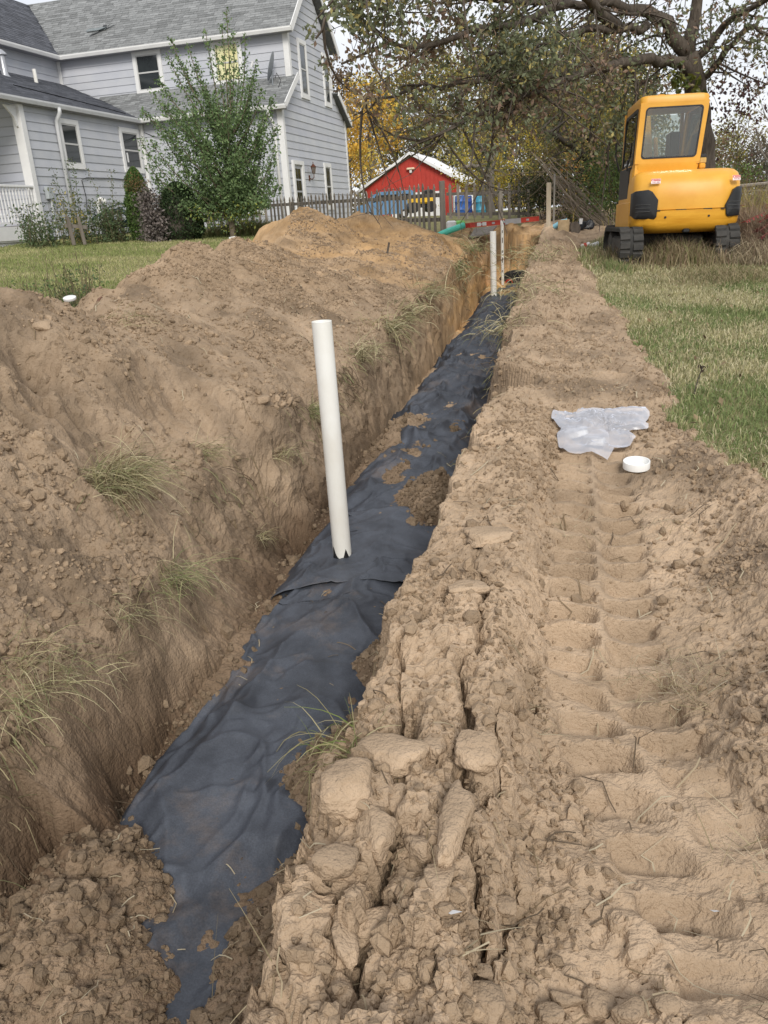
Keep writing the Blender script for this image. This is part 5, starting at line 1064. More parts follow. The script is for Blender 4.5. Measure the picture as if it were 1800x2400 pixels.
# warning stickers
def text(s, size, M, m, parent, name='lettering', ext=.0004):
    c = bpy.data.curves.new('t', 'FONT'); c.body = s; c.size = size; c.extrude = ext; c.align_x = 'CENTER'; c.align_y = 'CENTER'; c.resolution_u = 2
    o = bpy.data.objects.new('t', c); COL.objects.link(o); me = bpy.data.meshes.new_from_object(o.evaluated_get(bpy.context.evaluated_depsgraph_get())); bpy.data.objects.remove(o)
    me.materials.clear(); me.materials.append(m); o = bpy.data.objects.new(name, me); link(o, parent); o.matrix_local = M; return o
for x_, rz in ((-.50, R(-3)), (.66, R(24))):
    yy = yb_(x_)-.004 if abs(x_) < .58 else yb_(x_)-.006; Ms = Matrix.Translation((x_, yy+.006, 1.245)) @ Matrix.Rotation(rz, 4, 'Z') @ Matrix.Rotation(R(-10), 4, 'X')
    wd = .065
    dc = MB(Ms).box(-wd-.003, wd+.003, -.004, -.001, -.036, .036, bev=.0).build('warning_sticker', M_WHT_D, ub); MB(Ms).box(-wd, wd, -.0065, -.0045, .002, .033).build('red_band', M_RED_D, dc); MB(Ms).box(-wd, wd, -.0062, -.0045, -.032, -.030).build('red_line', M_RED_D, dc)
    Mt = Ms @ Matrix.Translation((0, -.0072, 0)) @ Matrix.Rotation(R(90), 4, 'X')
    text('DANGER', .026, Mt @ Matrix.Translation((.012, .0175, 0)), M_WHT_D, dc); text('SWING AREA', .018, Mt @ Matrix.Translation((0, -.015, 0)), M_RED_D, dc)
    MB(Ms).prism([(-.058,-.0068,.008),(-.036,-.0068,.008),(-.047,-.0068,.028)], (0,-.0006,0)).build('warning_triangle', M_WHT_D, dc)
# text keeps its parts at thing > part > sub-part
for o in list(bpy.data.objects):
    if o.parent is ub: o.parent = exc; o.matrix_parent_inverse = Matrix.Identity(4); o.matrix_local = Matrix.Translation((.10,0,0)) @ Matrix.Rotation(R(0.2), 4, 'Z') @ o.matrix_local
bpy.data.objects.remove(ub)
for o in (ln, dsh): # lantern and dish: mesh part of the house that carries its own pieces
    ch_ = [c for c in bpy.data.objects if c.parent is o]; main = ch_[0]
    for c in ch_: c.data.transform(Matrix.Translation(o.location) @ c.matrix_local); c.matrix_local = Matrix.Identity(4)
    main.parent = house; main.name = 'wall_lantern_body' if o is ln else 'satellite_dish_reflector'
    for c in ch_[1:]: c.parent = main
    nm = o.name; bpy.data.objects.remove(o); main.name = nm
# ------------------------------------------------------------------ plants
def leafmat(name, rough=.6, tr=.35):
    m = bpy.data.materials.new(name); m.use_nodes = True; t = m.node_tree; n = t.nodes; l = t.links; b = n['Principled BSDF']; b.inputs['Roughness'].default_value = rough; b.inputs['Specular IOR Level'].default_value = .25
    a = n.new('ShaderNodeAttribute'); a.attribute_name = 'tint'; tl = n.new('ShaderNodeBsdfTranslucent'); ms = n.new('ShaderNodeMixShader'); ms.inputs[0].default_value = tr
    l.new(a.outputs['Color'], b.inputs['Base Color']); l.new(a.outputs['Color'], tl.inputs[0]); l.new(b.outputs[0], ms.inputs[1]); l.new(tl.outputs[0], ms.inputs[2]); l.new(ms.outputs[0], n['Material Output'].inputs[0]); return m
M_LEAF = leafmat('leaf'); M_BLADE = leafmat('grass_blade', .7, .3)
def leaves(name, C, size, pal, parent=None, asp=.5, hang=0, tj=.25, w=None):
    """C (n,3) centres; size scalar or (n,); pal (k,3) colours; pick by w"""
    C = np.asarray(C, float); n = len(C); size = np.broadcast_to(size, (n,))*RNG.uniform(.7, 1.2, n)
    d = RNG.normal(size=(n, 3)); d[:, 2] -= hang; d /= np.linalg.norm(d, axis=1, keepdims=True)
    e = RNG.normal(size=(n, 3)); s = np.cross(d, e); s /= np.linalg.norm(s, axis=1, keepdims=True)+1e-9; nn = np.cross(d, s)
    a = d*size[:, None]*.5; b = s*size[:, None]*asp*.5
    V = np.stack([C-a, C+b+nn*size[:, None]*.08, C+a, C-b+nn*size[:, None]*.08], 1).reshape(-1, 3); Q = np.arange(4*n).reshape(n, 4)
    pal = np.array(pal); ix = RNG.integers(0, len(pal), n) if w is None else np.array(w)
    T = pal[ix]*RNG.uniform(1-tj, 1+tj, (n, 1)); return npmesh(name, V, Q, M_LEAF, parent, smooth=False, tint=np.repeat(T, 4, 0))
def jit(p, s): return Vector((p[0]+random.gauss(0, s), p[1]+random.gauss(0, s), p[2]+random.gauss(0, s)))
def curve(a, b, bend, n=5):
    a, b = Vector(a), Vector(b); Ln = (b-a).length; m = (a+b)/2 + Vector((random.gauss(0, 1), random.gauss(0, 1), random.gauss(0, 1)))*Ln*bend
    return [(1-t)**2*a+2*t*(1-t)*m+t*t*b for t in [i/n for i in range(n+1)]]

# ---- the big oak behind the excavator
oak = empty('oak_tree', tuple(at(1655, 560, 17.5)), 0, 'large spreading oak with browning leaves, its trunk behind the excavator cab', 'tree')
LIMBS = []
def limb(pts, r0, r1, mb): 
    P_ = [at(*q) for q in pts]; Q_ = []
    for i in range(len(P_)-1):
        for k in range(3): t = k/3; Q_.append(P_[i].lerp(P_[i+1], t)+Vector((random.gauss(0,.03),random.gauss(0,.03),random.gauss(0,.03)))*(1 if i+k else 0))
    Q_.append(P_[-1]); n = len(Q_); rad = [r0+(r1-r0)*(i/(n-1))**.8 for i in range(n)]; mb.tube(Q_, rad, 9); LIMBS.append((Q_, rad)); return Q_
mb = MB(Matrix.Translation(-oak.location))
limb([(1660,600,17.5),(1655,480,17.5),(1648,330,17.5),(1636,220,17.4),(1612,130,17.3)], .27, .20, mb); LIMBS.pop()
limb([(1612,130,17.3),(1560,60,17),(1500,20,16.6),(1429,8,16),(1330,10,15.2),(1180,0,14.5),(1040,-10,14)], .15, .03, mb)
limb([(1635,190,17.4),(1585,146,17),(1520,138,16.5),(1462,148,16),(1400,163,15.5),(1336,178,15),(1244,219,14.5),(1164,245,14.2),(1071,292,14),(985,330,13.8)], .125, .022, mb)
limb([(1515,60,16.6),(1450,66,16),(1370,70,15.4),(1335,90,15),(1230,120,14.5),(1120,130,14)], .085, .02, mb)
limb([(1612,130,17.3),(1630,40,17.3),(1650,-80,17.3),(1600,-200,17)], .15, .06, mb)
limb([(1625,140,17.3),(1700,60,17),(1780,10,16),(1880,-40,15)], .09, .03, mb)
limb([(1640,190,17.4),(1700,120,16.8),(1760,60,16.3),(1850,90,16)], .08, .02, mb)
limb([(1450,66,16),(1330,-40,14.5),(1180,-120,13),(1000,-130,12)], .10, .03, mb)
limb([(1330,10,15.2),(1200,60,14.2),(1050,90,13.2),(900,110,12.8),(800,150,12.5)], .07, .015, mb)
limb([(1180,0,14.5),(1020,-40,13.5),(880,-30,12.8),(780,30,12.4),(740,90,12.3)], .06, .015, mb)
limb([(1180,-120,13),(1000,-80,12.4),(850,-60,12),(760,-20,11.8)], .06, .015, mb)
limb([(1336,178,15),(1250,160,14.6),(1120,190,14.2),(990,200,13.9),(880,230,13.7),(830,270,13.6)], .06, .012, mb)
limb([(1462,148,16),(1500,220,16.5),(1440,300,17),(1420,360,17.2)], .05, .012, mb)
limb([(1650,-80,17.3),(1500,-120,16),(1350,-150,15),(1200,-200,14.5)], .09, .03, mb)
TW = []  # twig tips
sub = MB(Matrix.Translation(-oak.location))
for Q_, rad in LIMBS:
    n = len(Q_); Ltot = sum((Q_[i+1]-Q_[i]).length for i in range(n-1)); cnt = int(Ltot*5.0)
    for k in range(cnt):
        t = random.uniform(.12, 1); i = min(n-2, int(t*(n-1))); p = Q_[i].lerp(Q_[i+1], random.random()); d = (Q_[i+1]-Q_[i]).normalized()
        dr_ = (d*random.uniform(.2,1)+Vector((random.gauss(0,.8), random.gauss(0,.8), random.gauss(-.05,.65)))).normalized(); ln_ = random.uniform(.5, 1.7)
        c = curve(p, p+dr_*ln_+Vector((0,0,-.18*ln_)), .16, 6)
        ex_, ey_ = proj(c[-1])
        if ex_ < 725 or (ex_ < 800 and ey_ > 190): continue
        sub.tube(c, [max(.006, .022*(1-j/7.5)) for j in range(7)], 4, caps=False)
        for q in range(int(ln_*7)):
            s = c[random.randint(1, 6)]; e = s+Vector((random.gauss(0,.26), random.gauss(0,.26), random.gauss(-.10,.2))); TW.append((s, e))
            if random.random() < .5: sub.tube([s, (s+e)/2+Vector((0,0,.02)), e], .0045, 3, caps=False)
# hanging bare whips and vine strands
for k in range(70):
    Q_, rad = random.choice(LIMBS); p = random.choice(Q_); e = p+Vector((random.gauss(0,.5), random.gauss(0,.4), -random.uniform(.4,1.6))); sub.tube(curve(p, e, .15, 5), .005, 3, caps=False)
mb.build('trunk', M_BARK, oak, smooth=True); sub.build('branches', M_BARK, oak)
C = []; 
for s, e in TW:
    px_, py_ = proj(e)
    if px_ < 722 or (px_ < 790 and py_ > 205) or py_ > 385 or (px_ < 1130 and py_ > 335): continue
    dens = .55+.9*vnoise(np.array([e.x*.8+5]), np.array([e.y*.5]), np.array([e.z*.9]), 77)[0]
    if px_ > 1690 and py_ > 60: dens *= .85
    m_ = int(max(0, dens)*(19 if py_ < 150 else 14)+1)
    for k in range(m_): t = random.uniform(.2, 1.15); C.append(tuple(s.lerp(e, t)+Vector((random.gauss(0,.055),random.gauss(0,.055),random.gauss(-.03,.06)))))
C = np.array(C); print('oak leaves', len(C))
cl = fbm(C[:, 0]*.7, C[:, 1]*.7, C[:, 2]*.7, 3, 601); g3 = RNG.uniform(0, 1, len(C))
ix = np.where(cl+.35*g3 > .32, np.where(g3 > .6, 3, 2), np.where(g3 > .82, 4, np.where(g3 > .35, 0, 1)))
OAKP = [(.15,.17,.10),(.20,.22,.125),(.25,.21,.125),(.24,.165,.12),(.42,.36,.14)]
tag(leaves('crown', C-np.array(oak.location), .098, OAKP, oak, asp=.52, hang=.5, w=ix), kind='stuff')
# vine leaves (big, yellow green) by the crotch and purple vine leaves hanging on the right
C = [at(random.gauss(1600,26), random.gauss(190,16), 16.9) for _ in range(60)]; tag(leaves('vine_leaves', [tuple(p-oak.location) for p in C], .15, [(.22,.23,.05),(.13,.16,.05)], oak, asp=.85, hang=.8))
C = []
for k in range(12):
    a = at(random.uniform(1670,1790), random.uniform(150,260), 16.5); 
    for j in range(26): C.append(tuple(a+Vector((random.gauss(0,.10), random.gauss(0,.2), -abs(random.gauss(0,.35))))-oak.location))
tag(leaves('vine_leaves', C, .085, [(.10,.055,.06),(.075,.05,.05),(.13,.07,.06)], oak, asp=.6, hang=.9))

# ---- generic broadleaf tree for the background
M_BRK2 = mat('grey_bark', (.14,.12,.10), .95, scale=8, col2=(.26,.23,.19), stretch=(1,1,.3), bump=.8, bscale=25, bdist=.02)
M_BRKD = mat('dark_bark', (.05,.042,.035), .95, scale=8, col2=(.10,.085,.07), bump=.6)
def tree(name, p, h, cr_, nl, size, pal, label, group='trees behind the fence', cz=.62, asp=.6, bark=None, tr=None, tj=.3, nc=60, spread=.22, trunk_r=None, lean=(0,0), cat='tree', zlo=.12):
    root = empty(name, p, 0, label, cat, group); r0 = trunk_r or h*.022; bark = bark or M_BRK2; mb = MB()
    top = Vector((lean[0]*h, lean[1]*h, h*.8)); mb.tube(curve((0,0,-.3), top, .03, 7), [r0*(1-.11*i) for i in range(8)], 8)
    C = []; cen = []
    for k in range(nc):
        while True:
            v = Vector((random.uniform(-1,1), random.uniform(-1,1), random.uniform(-1,1)))
            if v.length < 1: break
        v = v*(1 if v.length > .45 else 1.6)
        c = Vector((v.x*cr_*(1-.35*max(0,v.z)), v.y*cr_*(1-.35*max(0,v.z)), h*(cz+ (1-cz)*v.z if v.z > 0 else cz+(cz-zlo)*v.z)))+Vector((lean[0]*h, lean[1]*h, 0)); cen.append(c)
        b0 = Vector((lean[0], lean[1], 1))*max(.1*h, min(c.z-.12*h-c.xy.length*.35, .7*h)); mb.tube(curve(b0, c, .08, 4), [r0*.30, r0*.22, r0*.15, r0*.1, r0*.05], 4, caps=False)
    mb.build('trunk', bark, root, smooth=True)
    W = [] 
    for i, c in enumerate(cen):
        q = int(nl/nc*random.uniform(.4,1.7)); sg = spread*cr_*random.uniform(.6,1.25)
        g = RNG.normal(size=(q, 3))*sg*np.array([1,1,.65])+np.array(c); C.append(g); pi = random.randrange(len(pal)); W += [pi if RNG.random() < .75 else random.randrange(len(pal)) for _ in range(q)]
    C = np.concatenate(C); tag(leaves('crown', C, size, pal, root, asp=asp, w=W, tj=tj), kind='stuff'); return root
YEL = [(.62,.38,.06),(.70,.47,.09),(.52,.30,.05),(.50,.40,.09)]; OLI = [(.29,.27,.08),(.40,.33,.09),(.22,.23,.08),(.48,.37,.10)]; OLB = [(.17,.17,.07),(.22,.18,.08),(.14,.15,.06),(.29,.22,.09)]; DKG = [(.035,.05,.02),(.05,.065,.025),(.06,.055,.03)]; BRN = [(.16,.115,.075),(.12,.09,.065),(.20,.14,.08)]
def P(px, py, Y, dz=0): a = at(px, py, Y); return (a.x, Y, a.z+dz)
BG = [(P(872,470,54),7.2,2.0,3600,.20,YEL,'bright yellow orange tree right of the house, left of the red garage',.55),
 (P(822,470,46),5.0,1.3,2000,.17,YEL,'small golden bush-like tree directly beside the house corner',.5),
 (P(790,480,60),9.5,3.0,3000,.24,BRN,'brownish olive tree showing over the back corner of the house',.6),
 (P(935,480,62),9.5,3.0,4200,.24,OLI,'olive green tree behind the ridge of the red garage',.6),
 (P(1010,480,60),10.5,3.1,4600,.24,OLB,'darker olive tree over the right slope of the garage roof',.6),
 (P(1085,480,56),9.5,2.8,4800,.22,OLI,'yellowish olive tree behind the far garage eave',.55),
 (P(1160,480,58),11,3.2,5200,.23,OLB,'tall dull green tree above the dark open fence',.58),
 (P(1240,480,50),9,2.6,4600,.21,OLI,'bushy olive tree behind the right part of the open fence',.52),
 (P(1330,480,46),9,2.6,5200,.20,OLI,'yellow green tree behind the leaning vines',.52),
 (P(1405,480,44),8.5,2.4,4400,.20,[(.46,.38,.08),(.34,.31,.08),(.54,.42,.09)],'yellowing tree left of the excavator cab',.52),
 (P(1475,490,44),7.2,2.2,3600,.19,OLI,'olive tree partly hidden by the excavator cab',.5),
 (P(1205,500,40),4.5,1.8,2600,.16,[(.45,.34,.05),(.52,.40,.06),(.25,.24,.05)],'low bright yellow growth seen through the open fence',.45),
 (P(1130,500,42),4.2,1.6,1800,.16,[(.42,.33,.05),(.30,.26,.05)],'low yellow shrub behind the old grey trunk',.45),
 (P(1360,470,34),3.2,1.0,800,.13,[(.55,.22,.04),(.5,.3,.1)],'small orange leaved bush glimpsed behind the leaning vines',.5),
 (P(1715,470,75),7.2,3.4,4200,.26,[(.20,.19,.06),(.26,.23,.08),(.30,.25,.07),(.16,.13,.07)],'rounded yellow green tree on the horizon right of the excavator',.45),
 (P(1655,470,70),5.5,2.6,2400,.24,[(.16,.15,.07),(.20,.13,.08),(.12,.11,.06)],'low brown green tree just right of the oak trunk on the horizon',.45),
 (P(1790,480,72),5.6,3.4,2600,.24,[(.20,.16,.13),(.15,.12,.10),(.12,.11,.08)],'grey brown leafless-looking thicket at the right edge of the horizon',.42),
 (P(1905,480,80),8,3.5,3000,.3,OLB,'olive tree on the horizon just beyond the right edge',.45)]
for (p_, h_, c_, n_, s_, pal_, lb, cz_) in BG: tree('background_tree', p_, h_, c_, n_, s_, pal_, lb, cz=cz_, zlo=.05 if cz_ < .5 else .14)
for px_, Y in ((1550,90),(1400,95),(1250,100),(1100,100),(960,100),(700,95),(560,90),(2050,90),(2200,95)): pass
tag(leaves('distant_wood', np.concatenate([np.stack([RNG.normal(0, 2.5, 700)+x0, RNG.normal(0, 2, 700)+110, np.abs(RNG.normal(0, 2.2, 700))+.3], -1) for x0 in np.arange(-60, 110, 5.5)]), .55, OLB+BRN, None, asp=.7), 'dull green and brown belt of far woodland along the horizon', 'woodland', kind='stuff')
# bare grey tree on the far right
mb = MB(); bt = P(1795,470,68)
def bare(p, d, ln_, r_, lv):
    e = p+d*ln_; mb.tube(curve(p, e, .06, 3), [r_, r_*.85, r_*.7, r_*.6], 4, caps=False)
    if lv: 
        for _ in range(4 if lv > 1 else 3): bare(p.lerp(e, random.uniform(.45,1)), (d+Vector((random.gauss(0,.5),random.gauss(0,.4),random.gauss(.1,.25)))).normalized(), ln_*random.uniform(.5,.75), r_*.55, lv-1)
bare(Vector((0,0,0)), Vector((0,0,1)), 3.6, .12, 4); o = mb.build('bare_tree', M_BRK2, None); o.location = bt; tag(o, 'leafless grey tree against the sky at the right edge', 'tree', 'trees behind the fence')

# ---- middle-distance thicket trees right of the fence (crooked trunks) and the old grey trunk
def crooked(name, stems, label, leafn, lsize, pal, bark, spreadv=.5, grp=None, nb=22, ll=1.6):
    base = at(*stems[0][0][0]); root = empty(name, tuple(base), 0, label, 'tree', grp); mb = MB(Matrix.Translation(-base)); tips = []
    for pts, r0, r1 in stems:
        P_ = [at(*q) for q in pts]; Q_ = []
        for i in range(len(P_)-1):
            for k in range(3): Q_.append(P_[i].lerp(P_[i+1], k/3)+Vector((random.gauss(0,.025),0,random.gauss(0,.025)))*(1 if i+k else 0))
        Q_.append(P_[-1]); n = len(Q_); mb.tube(Q_, [r0+(r1-r0)*i/(n-1) for i in range(n)], 8)
        for _ in range(nb):
            i = random.randint(n//4, n-1); d = Vector((random.gauss(0,.8), random.gauss(0,.6), random.gauss(.15,.5))).normalized(); c = curve(Q_[i], Q_[i]+d*random.uniform(.4,1)*ll, .15, 5); mb.tube(c, [r1*.6+.004, r1*.5+.003, .009,.007,.005,.004], 4, caps=False); tips += c[2:]
            for _2 in range(2): e = c[-1]+Vector((random.gauss(0,.3),random.gauss(0,.3),random.gauss(0,.3))); mb.tube([c[3], e], .004, 3, caps=False); tips.append(e)
    mb.build('trunk', bark, root, smooth=True)
    if leafn:
        t = np.array([tuple(v-base) for v in tips]); C = t[RNG.integers(0, len(t), leafn)]+RNG.normal(size=(leafn, 3))*spreadv*.35; leaves('crown', C, lsize, pal, root, hang=.4)['kind'] = 'stuff'
    return root
crooked('crooked_tree', [([(1395,470,22),(1390,400,22),(1365,360,21.8),(1320,325,21.5),(1270,305,21)],.14,.05), ([(1390,405,22),(1385,310,22),(1400,250,21.8),(1440,190,21.5)],.10,.03), ([(1385,330,22),(1340,270,22.3),(1310,200,22.5)],.06,.02)],
        'crooked dark-stemmed tree behind the leaning vines', 5200, .085, OLB+[(.20,.19,.04)], M_BRKD, .9, nb=30)
crooked('crooked_tree', [([(1300,480,25),(1305,380,25),(1312,300,24.5),(1310,220,24),(1300,150,24)],.12,.05), ([(1312,300,24.5),(1240,250,24),(1180,200,24)],.06,.02)],
        'dark straight tree wrapped in drooping vine, behind the pale post', 7000, .09, OLB+BRN, M_BRKD, 1.0, nb=34)
crooked('old_tree', [([(1150,515,28),(1148,450,28),(1152,400,28),(1160,340,28)],.17,.08), ([(1149,430,28),(1125,395,27.8),(1105,385,27.5),(1090,395,27.3)],.09,.04), ([(1152,400,28),(1135,350,28),(1110,320,28)],.07,.03)],
        'old grey trunk with knobbly broken limbs directly behind the open fence', 450, .10, OLI, M_BRK2, 1.0, nb=9, ll=.9)
crooked('crooked_tree', [([(1452,500,20),(1450,420,20),(1462,330,20),(1455,250,20)],.07,.03)], 'thin leafy tree standing left of the excavator door', 3600, .08, OLB+OLI, M_BRKD, .9, nb=26, ll=1.1)
# leaning bundle of dead vines
vb = at(1425,545,18.6); vt = at(1285,400,20); mb = MB(Matrix.Translation(-vb))
for k in range(70):
    a = vb+Vector((random.gauss(0,.14), random.gauss(0,.2), random.uniform(-.05,.1))); b = vb.lerp(vt, random.uniform(.4,1.2))+Vector((random.gauss(0,.16),random.gauss(0,.2),random.gauss(0,.16))); mb.tube(curve(a, b, .09, 7), random.uniform(.004,.011), 4, caps=False)
for k in range(60):
    a = vb.lerp(vt, random.uniform(.2,1.1)); mb.tube(curve(a, a+Vector((random.gauss(0,.5),random.gauss(0,.2),-random.uniform(.1,.6))), .5, 7), .006, 4, caps=False)
o = mb.build('dead_vines', mat('dry_vine', (.16,.125,.09), .9, scale=20, col2=(.28,.23,.17), vary=.2), None); o.location = vb; tag(o, 'bundle of dead grey-brown vines leaning diagonally down to the left of the excavator', 'vines')
# undergrowth
def bush(name, p, rx, ry, h, n, size, pal, label, cat='bush', grp=None, hang=0, asp=.45, stems=10, tj=.3, lump=9):
    root = empty(name, p, 0, label, cat, grp); mb = MB(); cs = []
    for k in range(stems): mb.tube(curve((random.gauss(0,.1)*rx, random.gauss(0,.1)*ry, -.05), (random.uniform(-.8,.8)*rx, random.uniform(-.8,.8)*ry, h*random.uniform(.5,.95)), .1, 4), [.012,.01,.008,.006,.004], 4, caps=False)
    mb.build('stems', M_BRKD, root)
    cen = np.array([(random.uniform(-.75,.75)*rx, random.uniform(-.75,.75)*ry, h*random.uniform(.15,.8)) for _ in range(lump)]); ii = RNG.integers(0, lump, n); C = cen[ii]+RNG.normal(size=(n, 3))*np.array([rx,ry,h*.5])*.3; C[:, 2] = np.abs(C[:, 2])
    tag(leaves('foliage', C, size, pal, root, hang=hang, asp=asp, tj=tj), kind='stuff'); return root
GRN = [(.11,.17,.05),(.15,.21,.07),(.08,.12,.04)]
for px_, Y, rx, h, lb, pal in ((1330,20.5,1.1,1.3,'dark green bush under the leaning vines behind the sawn log',DKG),(1395,20,.8,1.5,'green weedy bush left of the excavator blade',GRN+OLI),(1440,19,.8,1.9,'tall grass-green bush right beside the excavator door',GRN),(1470,22,1.0,2.4,'green bush half behind the excavator cab',GRN+OLI),(1240,25.5,.7,1.5,'vine-covered dark brush at the right end of the open fence',DKG+BRN),
                             (1275,22.5,.5,1.9,'hanging dry vine mass left of the pale post',BRN+OLB)):
    a = at(px_, 520, Y); bush('thicket_bush', (a.x, Y, float(ground(np.array(a.x), np.array(Y)))), rx, .6, h, int(2600*rx*h**.5), .075, pal, lb, grp='bushes of the thicket')
a = at(1478, 400, 21); bush('sumac_bush', (at(1458,420,20.2).x, 20.2, .1), .22, .2, .8, 160, .09, [(.40,.09,.06),(.45,.14,.08)], 'red leaved sumac seen just left of the excavator door', cat='bush')
# right edge: tall dry weeds, sumac, brush pile
a = at(1780,470,13.0)
def fronds(name, p, n, L_, pal, label, leafl=.11, up=.5, sd_=.3, cat='bush'):
    root = empty(name, p, 0, label, cat); mb = MB(); V = []; Q = []; T = []
    for k in range(n):
        st_ = Vector((random.gauss(0,sd_), random.gauss(0,sd_*.6), random.uniform(.9,2.9)*L_)); d = Vector((random.gauss(-.3,.7), random.gauss(0,.5), random.uniform(-.2,up))).normalized(); e = st_+d*L_; c = curve(st_, e+Vector((0,0,-.12)), .05, 9); mb.tube(c, .005, 4, caps=False)
        col = np.array(random.choice(pal))*random.uniform(.8,1.2); sdv = d.cross(Vector((0,0,1))).normalized()
        for j in (2, 4, 6, 8, 9):
            for s in (-1, 1):
                o_ = c[j]; tp_ = o_+(sdv*s+d*.45+Vector((0,0,-.35))).normalized()*leafl*random.uniform(.8,1.25); w_ = d*leafl*.15; k0 = len(V)
                V += [tuple(o_), tuple((o_+tp_)/2+w_), tuple(tp_), tuple((o_+tp_)/2-w_)]; Q.append((k0,k0+1,k0+2,k0+3)); T += [col]*4
    for k in range(6): mb.tube(curve((random.gauss(0,.05),0,0), (random.gauss(0,.3),random.gauss(0,.2),L_*1.6), .06, 4), .01, 5, caps=False)
    mb.build('stems', mat('red_stem',(.20,.06,.05),.6) if 'red_stem' not in bpy.data.materials else bpy.data.materials['red_stem'], root); npmesh('leaflets', V, Q, M_LEAF, root, smooth=False, tint=np.array(T)); return root
sa = at(1812,560,11.8); fronds('sumac_bush', (sa.x+.26, 11.8, -.87), 60, .26, [(.22,.025,.035),(.17,.02,.03),(.30,.05,.045),(.36,.12,.09)], 'dark red sumac with long leaflets at the right edge beside the excavator', up=.2, sd_=.18)
sa = at(1722,500,12.4); fronds('sumac_shoot', (sa.x, 12.9, -.8), 9, .28, [(.38,.34,.12),(.30,.30,.09)], 'pale yellow green sumac shoot between excavator and red sumac', up=.4, sd_=.1)
bp_ = at(1765,478,19.5); root = empty('wood_pile', (bp_.x+.3, 19.5, bp_.z-.3), R(6), 'stacked old grey planks behind the red sumac', 'wood pile')
for k in range(26):
    lv = k//4; MB(Matrix.Translation((random.gauss(0,.12), (k % 4)*.22, -.25+lv*.16)) @ Matrix.Rotation(random.gauss(0,.05),4,'Z') @ Matrix.Rotation(random.gauss(0,.03),4,'Y')).box(-1.3,1.3,-.09,.09,0,.05,bev=.01).build('plank', M_PK, root)
for c in root.children: tintattr(c, (random.uniform(.8,1.5),)*3)
bush('hedge_bush', (bp_.x+.6, 24, .1), 1.6, .6, .75, 1800, .09, GRN, 'low green bush on top of the bank behind the plank stack')

# ---- grass blades as loose geometry
def blades(name, x, y, h, wd, pal, label=None, lean=.5, parent=None, kind='stuff', z=None, drop=None, hv=.35, curl=.3, tseed=0, pw=None):
    n = len(x); z = gz(x, y)-.005 if z is None else z; a = RNG.uniform(0, 2*np.pi, n); h = h*RNG.uniform(1-hv, 1+hv, n); ln_ = lean*RNG.uniform(.2, 1.3, n); ca, sa_ = np.cos(a), np.sin(a)
    b = RNG.uniform(0, 2*np.pi, n); wx, wy = np.cos(b)*wd*.5, np.sin(b)*wd*.5
    P0 = np.stack([x-wx, y-wy, z], -1); P1 = np.stack([x+wx, y+wy, z], -1)
    mx_, my_, mz = x+ca*ln_*h*.35, y+sa_*ln_*h*.35, z+h*.6
    P2 = np.stack([mx_+wx*.7, my_+wy*.7, mz], -1); P3 = np.stack([mx_-wx*.7, my_-wy*.7, mz], -1)
    tz = z+h*(1-curl*ln_); P4 = np.stack([x+ca*ln_*h, y+sa_*ln_*h, tz], -1); P5 = P4+np.stack([wx, wy, 0*wx], -1)*.12
    V = np.stack([P0, P1, P2, P3, P4, P5], 1).reshape(-1, 3); k = np.arange(n)[:, None]*6; Q = np.concatenate([k+np.array([[0,1,2,3]]), k+np.array([[3,2,5,4]])])
    pal = np.array(pal); 
    if pw is None: ix = RNG.integers(0, len(pal), n)
    else: ix = pw
    T = np.repeat(pal[ix]*RNG.uniform(.75, 1.25, (n, 1)), 6, 0)
    o = npmesh(name, V, Q, M_BLADE, parent, smooth=False, tint=T)
    return tag(o, label, kind=kind)
GP = [(.19,.245,.095),(.26,.30,.125),(.15,.19,.07),(.47,.42,.25),(.56,.51,.33),(.34,.32,.16)]
def patchy(x, y, straw=0.):
    c = fbm(x*.9, y*.9, o=3, s=701)+straw; g = RNG.uniform(0, 1, len(x)); return np.where(g < np.clip(.50+1.5*c, .08, .95), RNG.integers(3, 6, len(x)), RNG.integers(0, 3, len(x)))
def lawnpts(n, ymin, ymax, side, pw_=1.6):
    y = ymin+(ymax-ymin)*RNG.uniform(0, 1, n)**pw_
    if side > 0: x = xc(y)+RNG.uniform(1.2, 2.6+.62*ymax, n); ok = x < y*.58+2.4
    else: x = -RNG.uniform(.2, .60*ymax+1.5, n); ok = x > -(y*.56+1.8)
    x, y = x[ok], y[ok]; z, d = heights(x, y); k = d['soil'] < .35+.5*RNG.uniform(0, 1, len(x))**2; return x[k], y[k], z[k]
x, y, z = lawnpts(280000, .6, 11, 1, 1.15); st = .18*sstep(8, 11, y); print('lawn near', len(x)); b1 = blades('lawn_grass', x, y, .048+.02*sstep(6, 11, y), .0042+.0006*y, GP, 'short patchy green and straw coloured grass right of the track', .9, z=z-.004, pw=patchy(x, y, st)); b1['category'] = 'grass'
x, y, z = lawnpts(150000, 10, 26, 1, 1.2); far = blades('lawn_grass', x, y, .09, .014, GP, 'rougher dry grass round the excavator and back to the thicket', .8, z=z-.005, pw=patchy(x, y, .22)); far['category'] = 'grass'
x, y, z = lawnpts(170000, 7.0, 25, -1, .9); print('lawn left', len(x)); far = blades('lawn_grass', x, y, .055, .012, [(.25,.29,.10),(.31,.35,.13),(.19,.23,.08),(.42,.40,.19),(.50,.46,.26),(.34,.35,.15)], 'green lawn between the spoil heap and the house', .8, z=z-.005, pw=patchy(x, y, -.12)); far['category'] = 'grass'
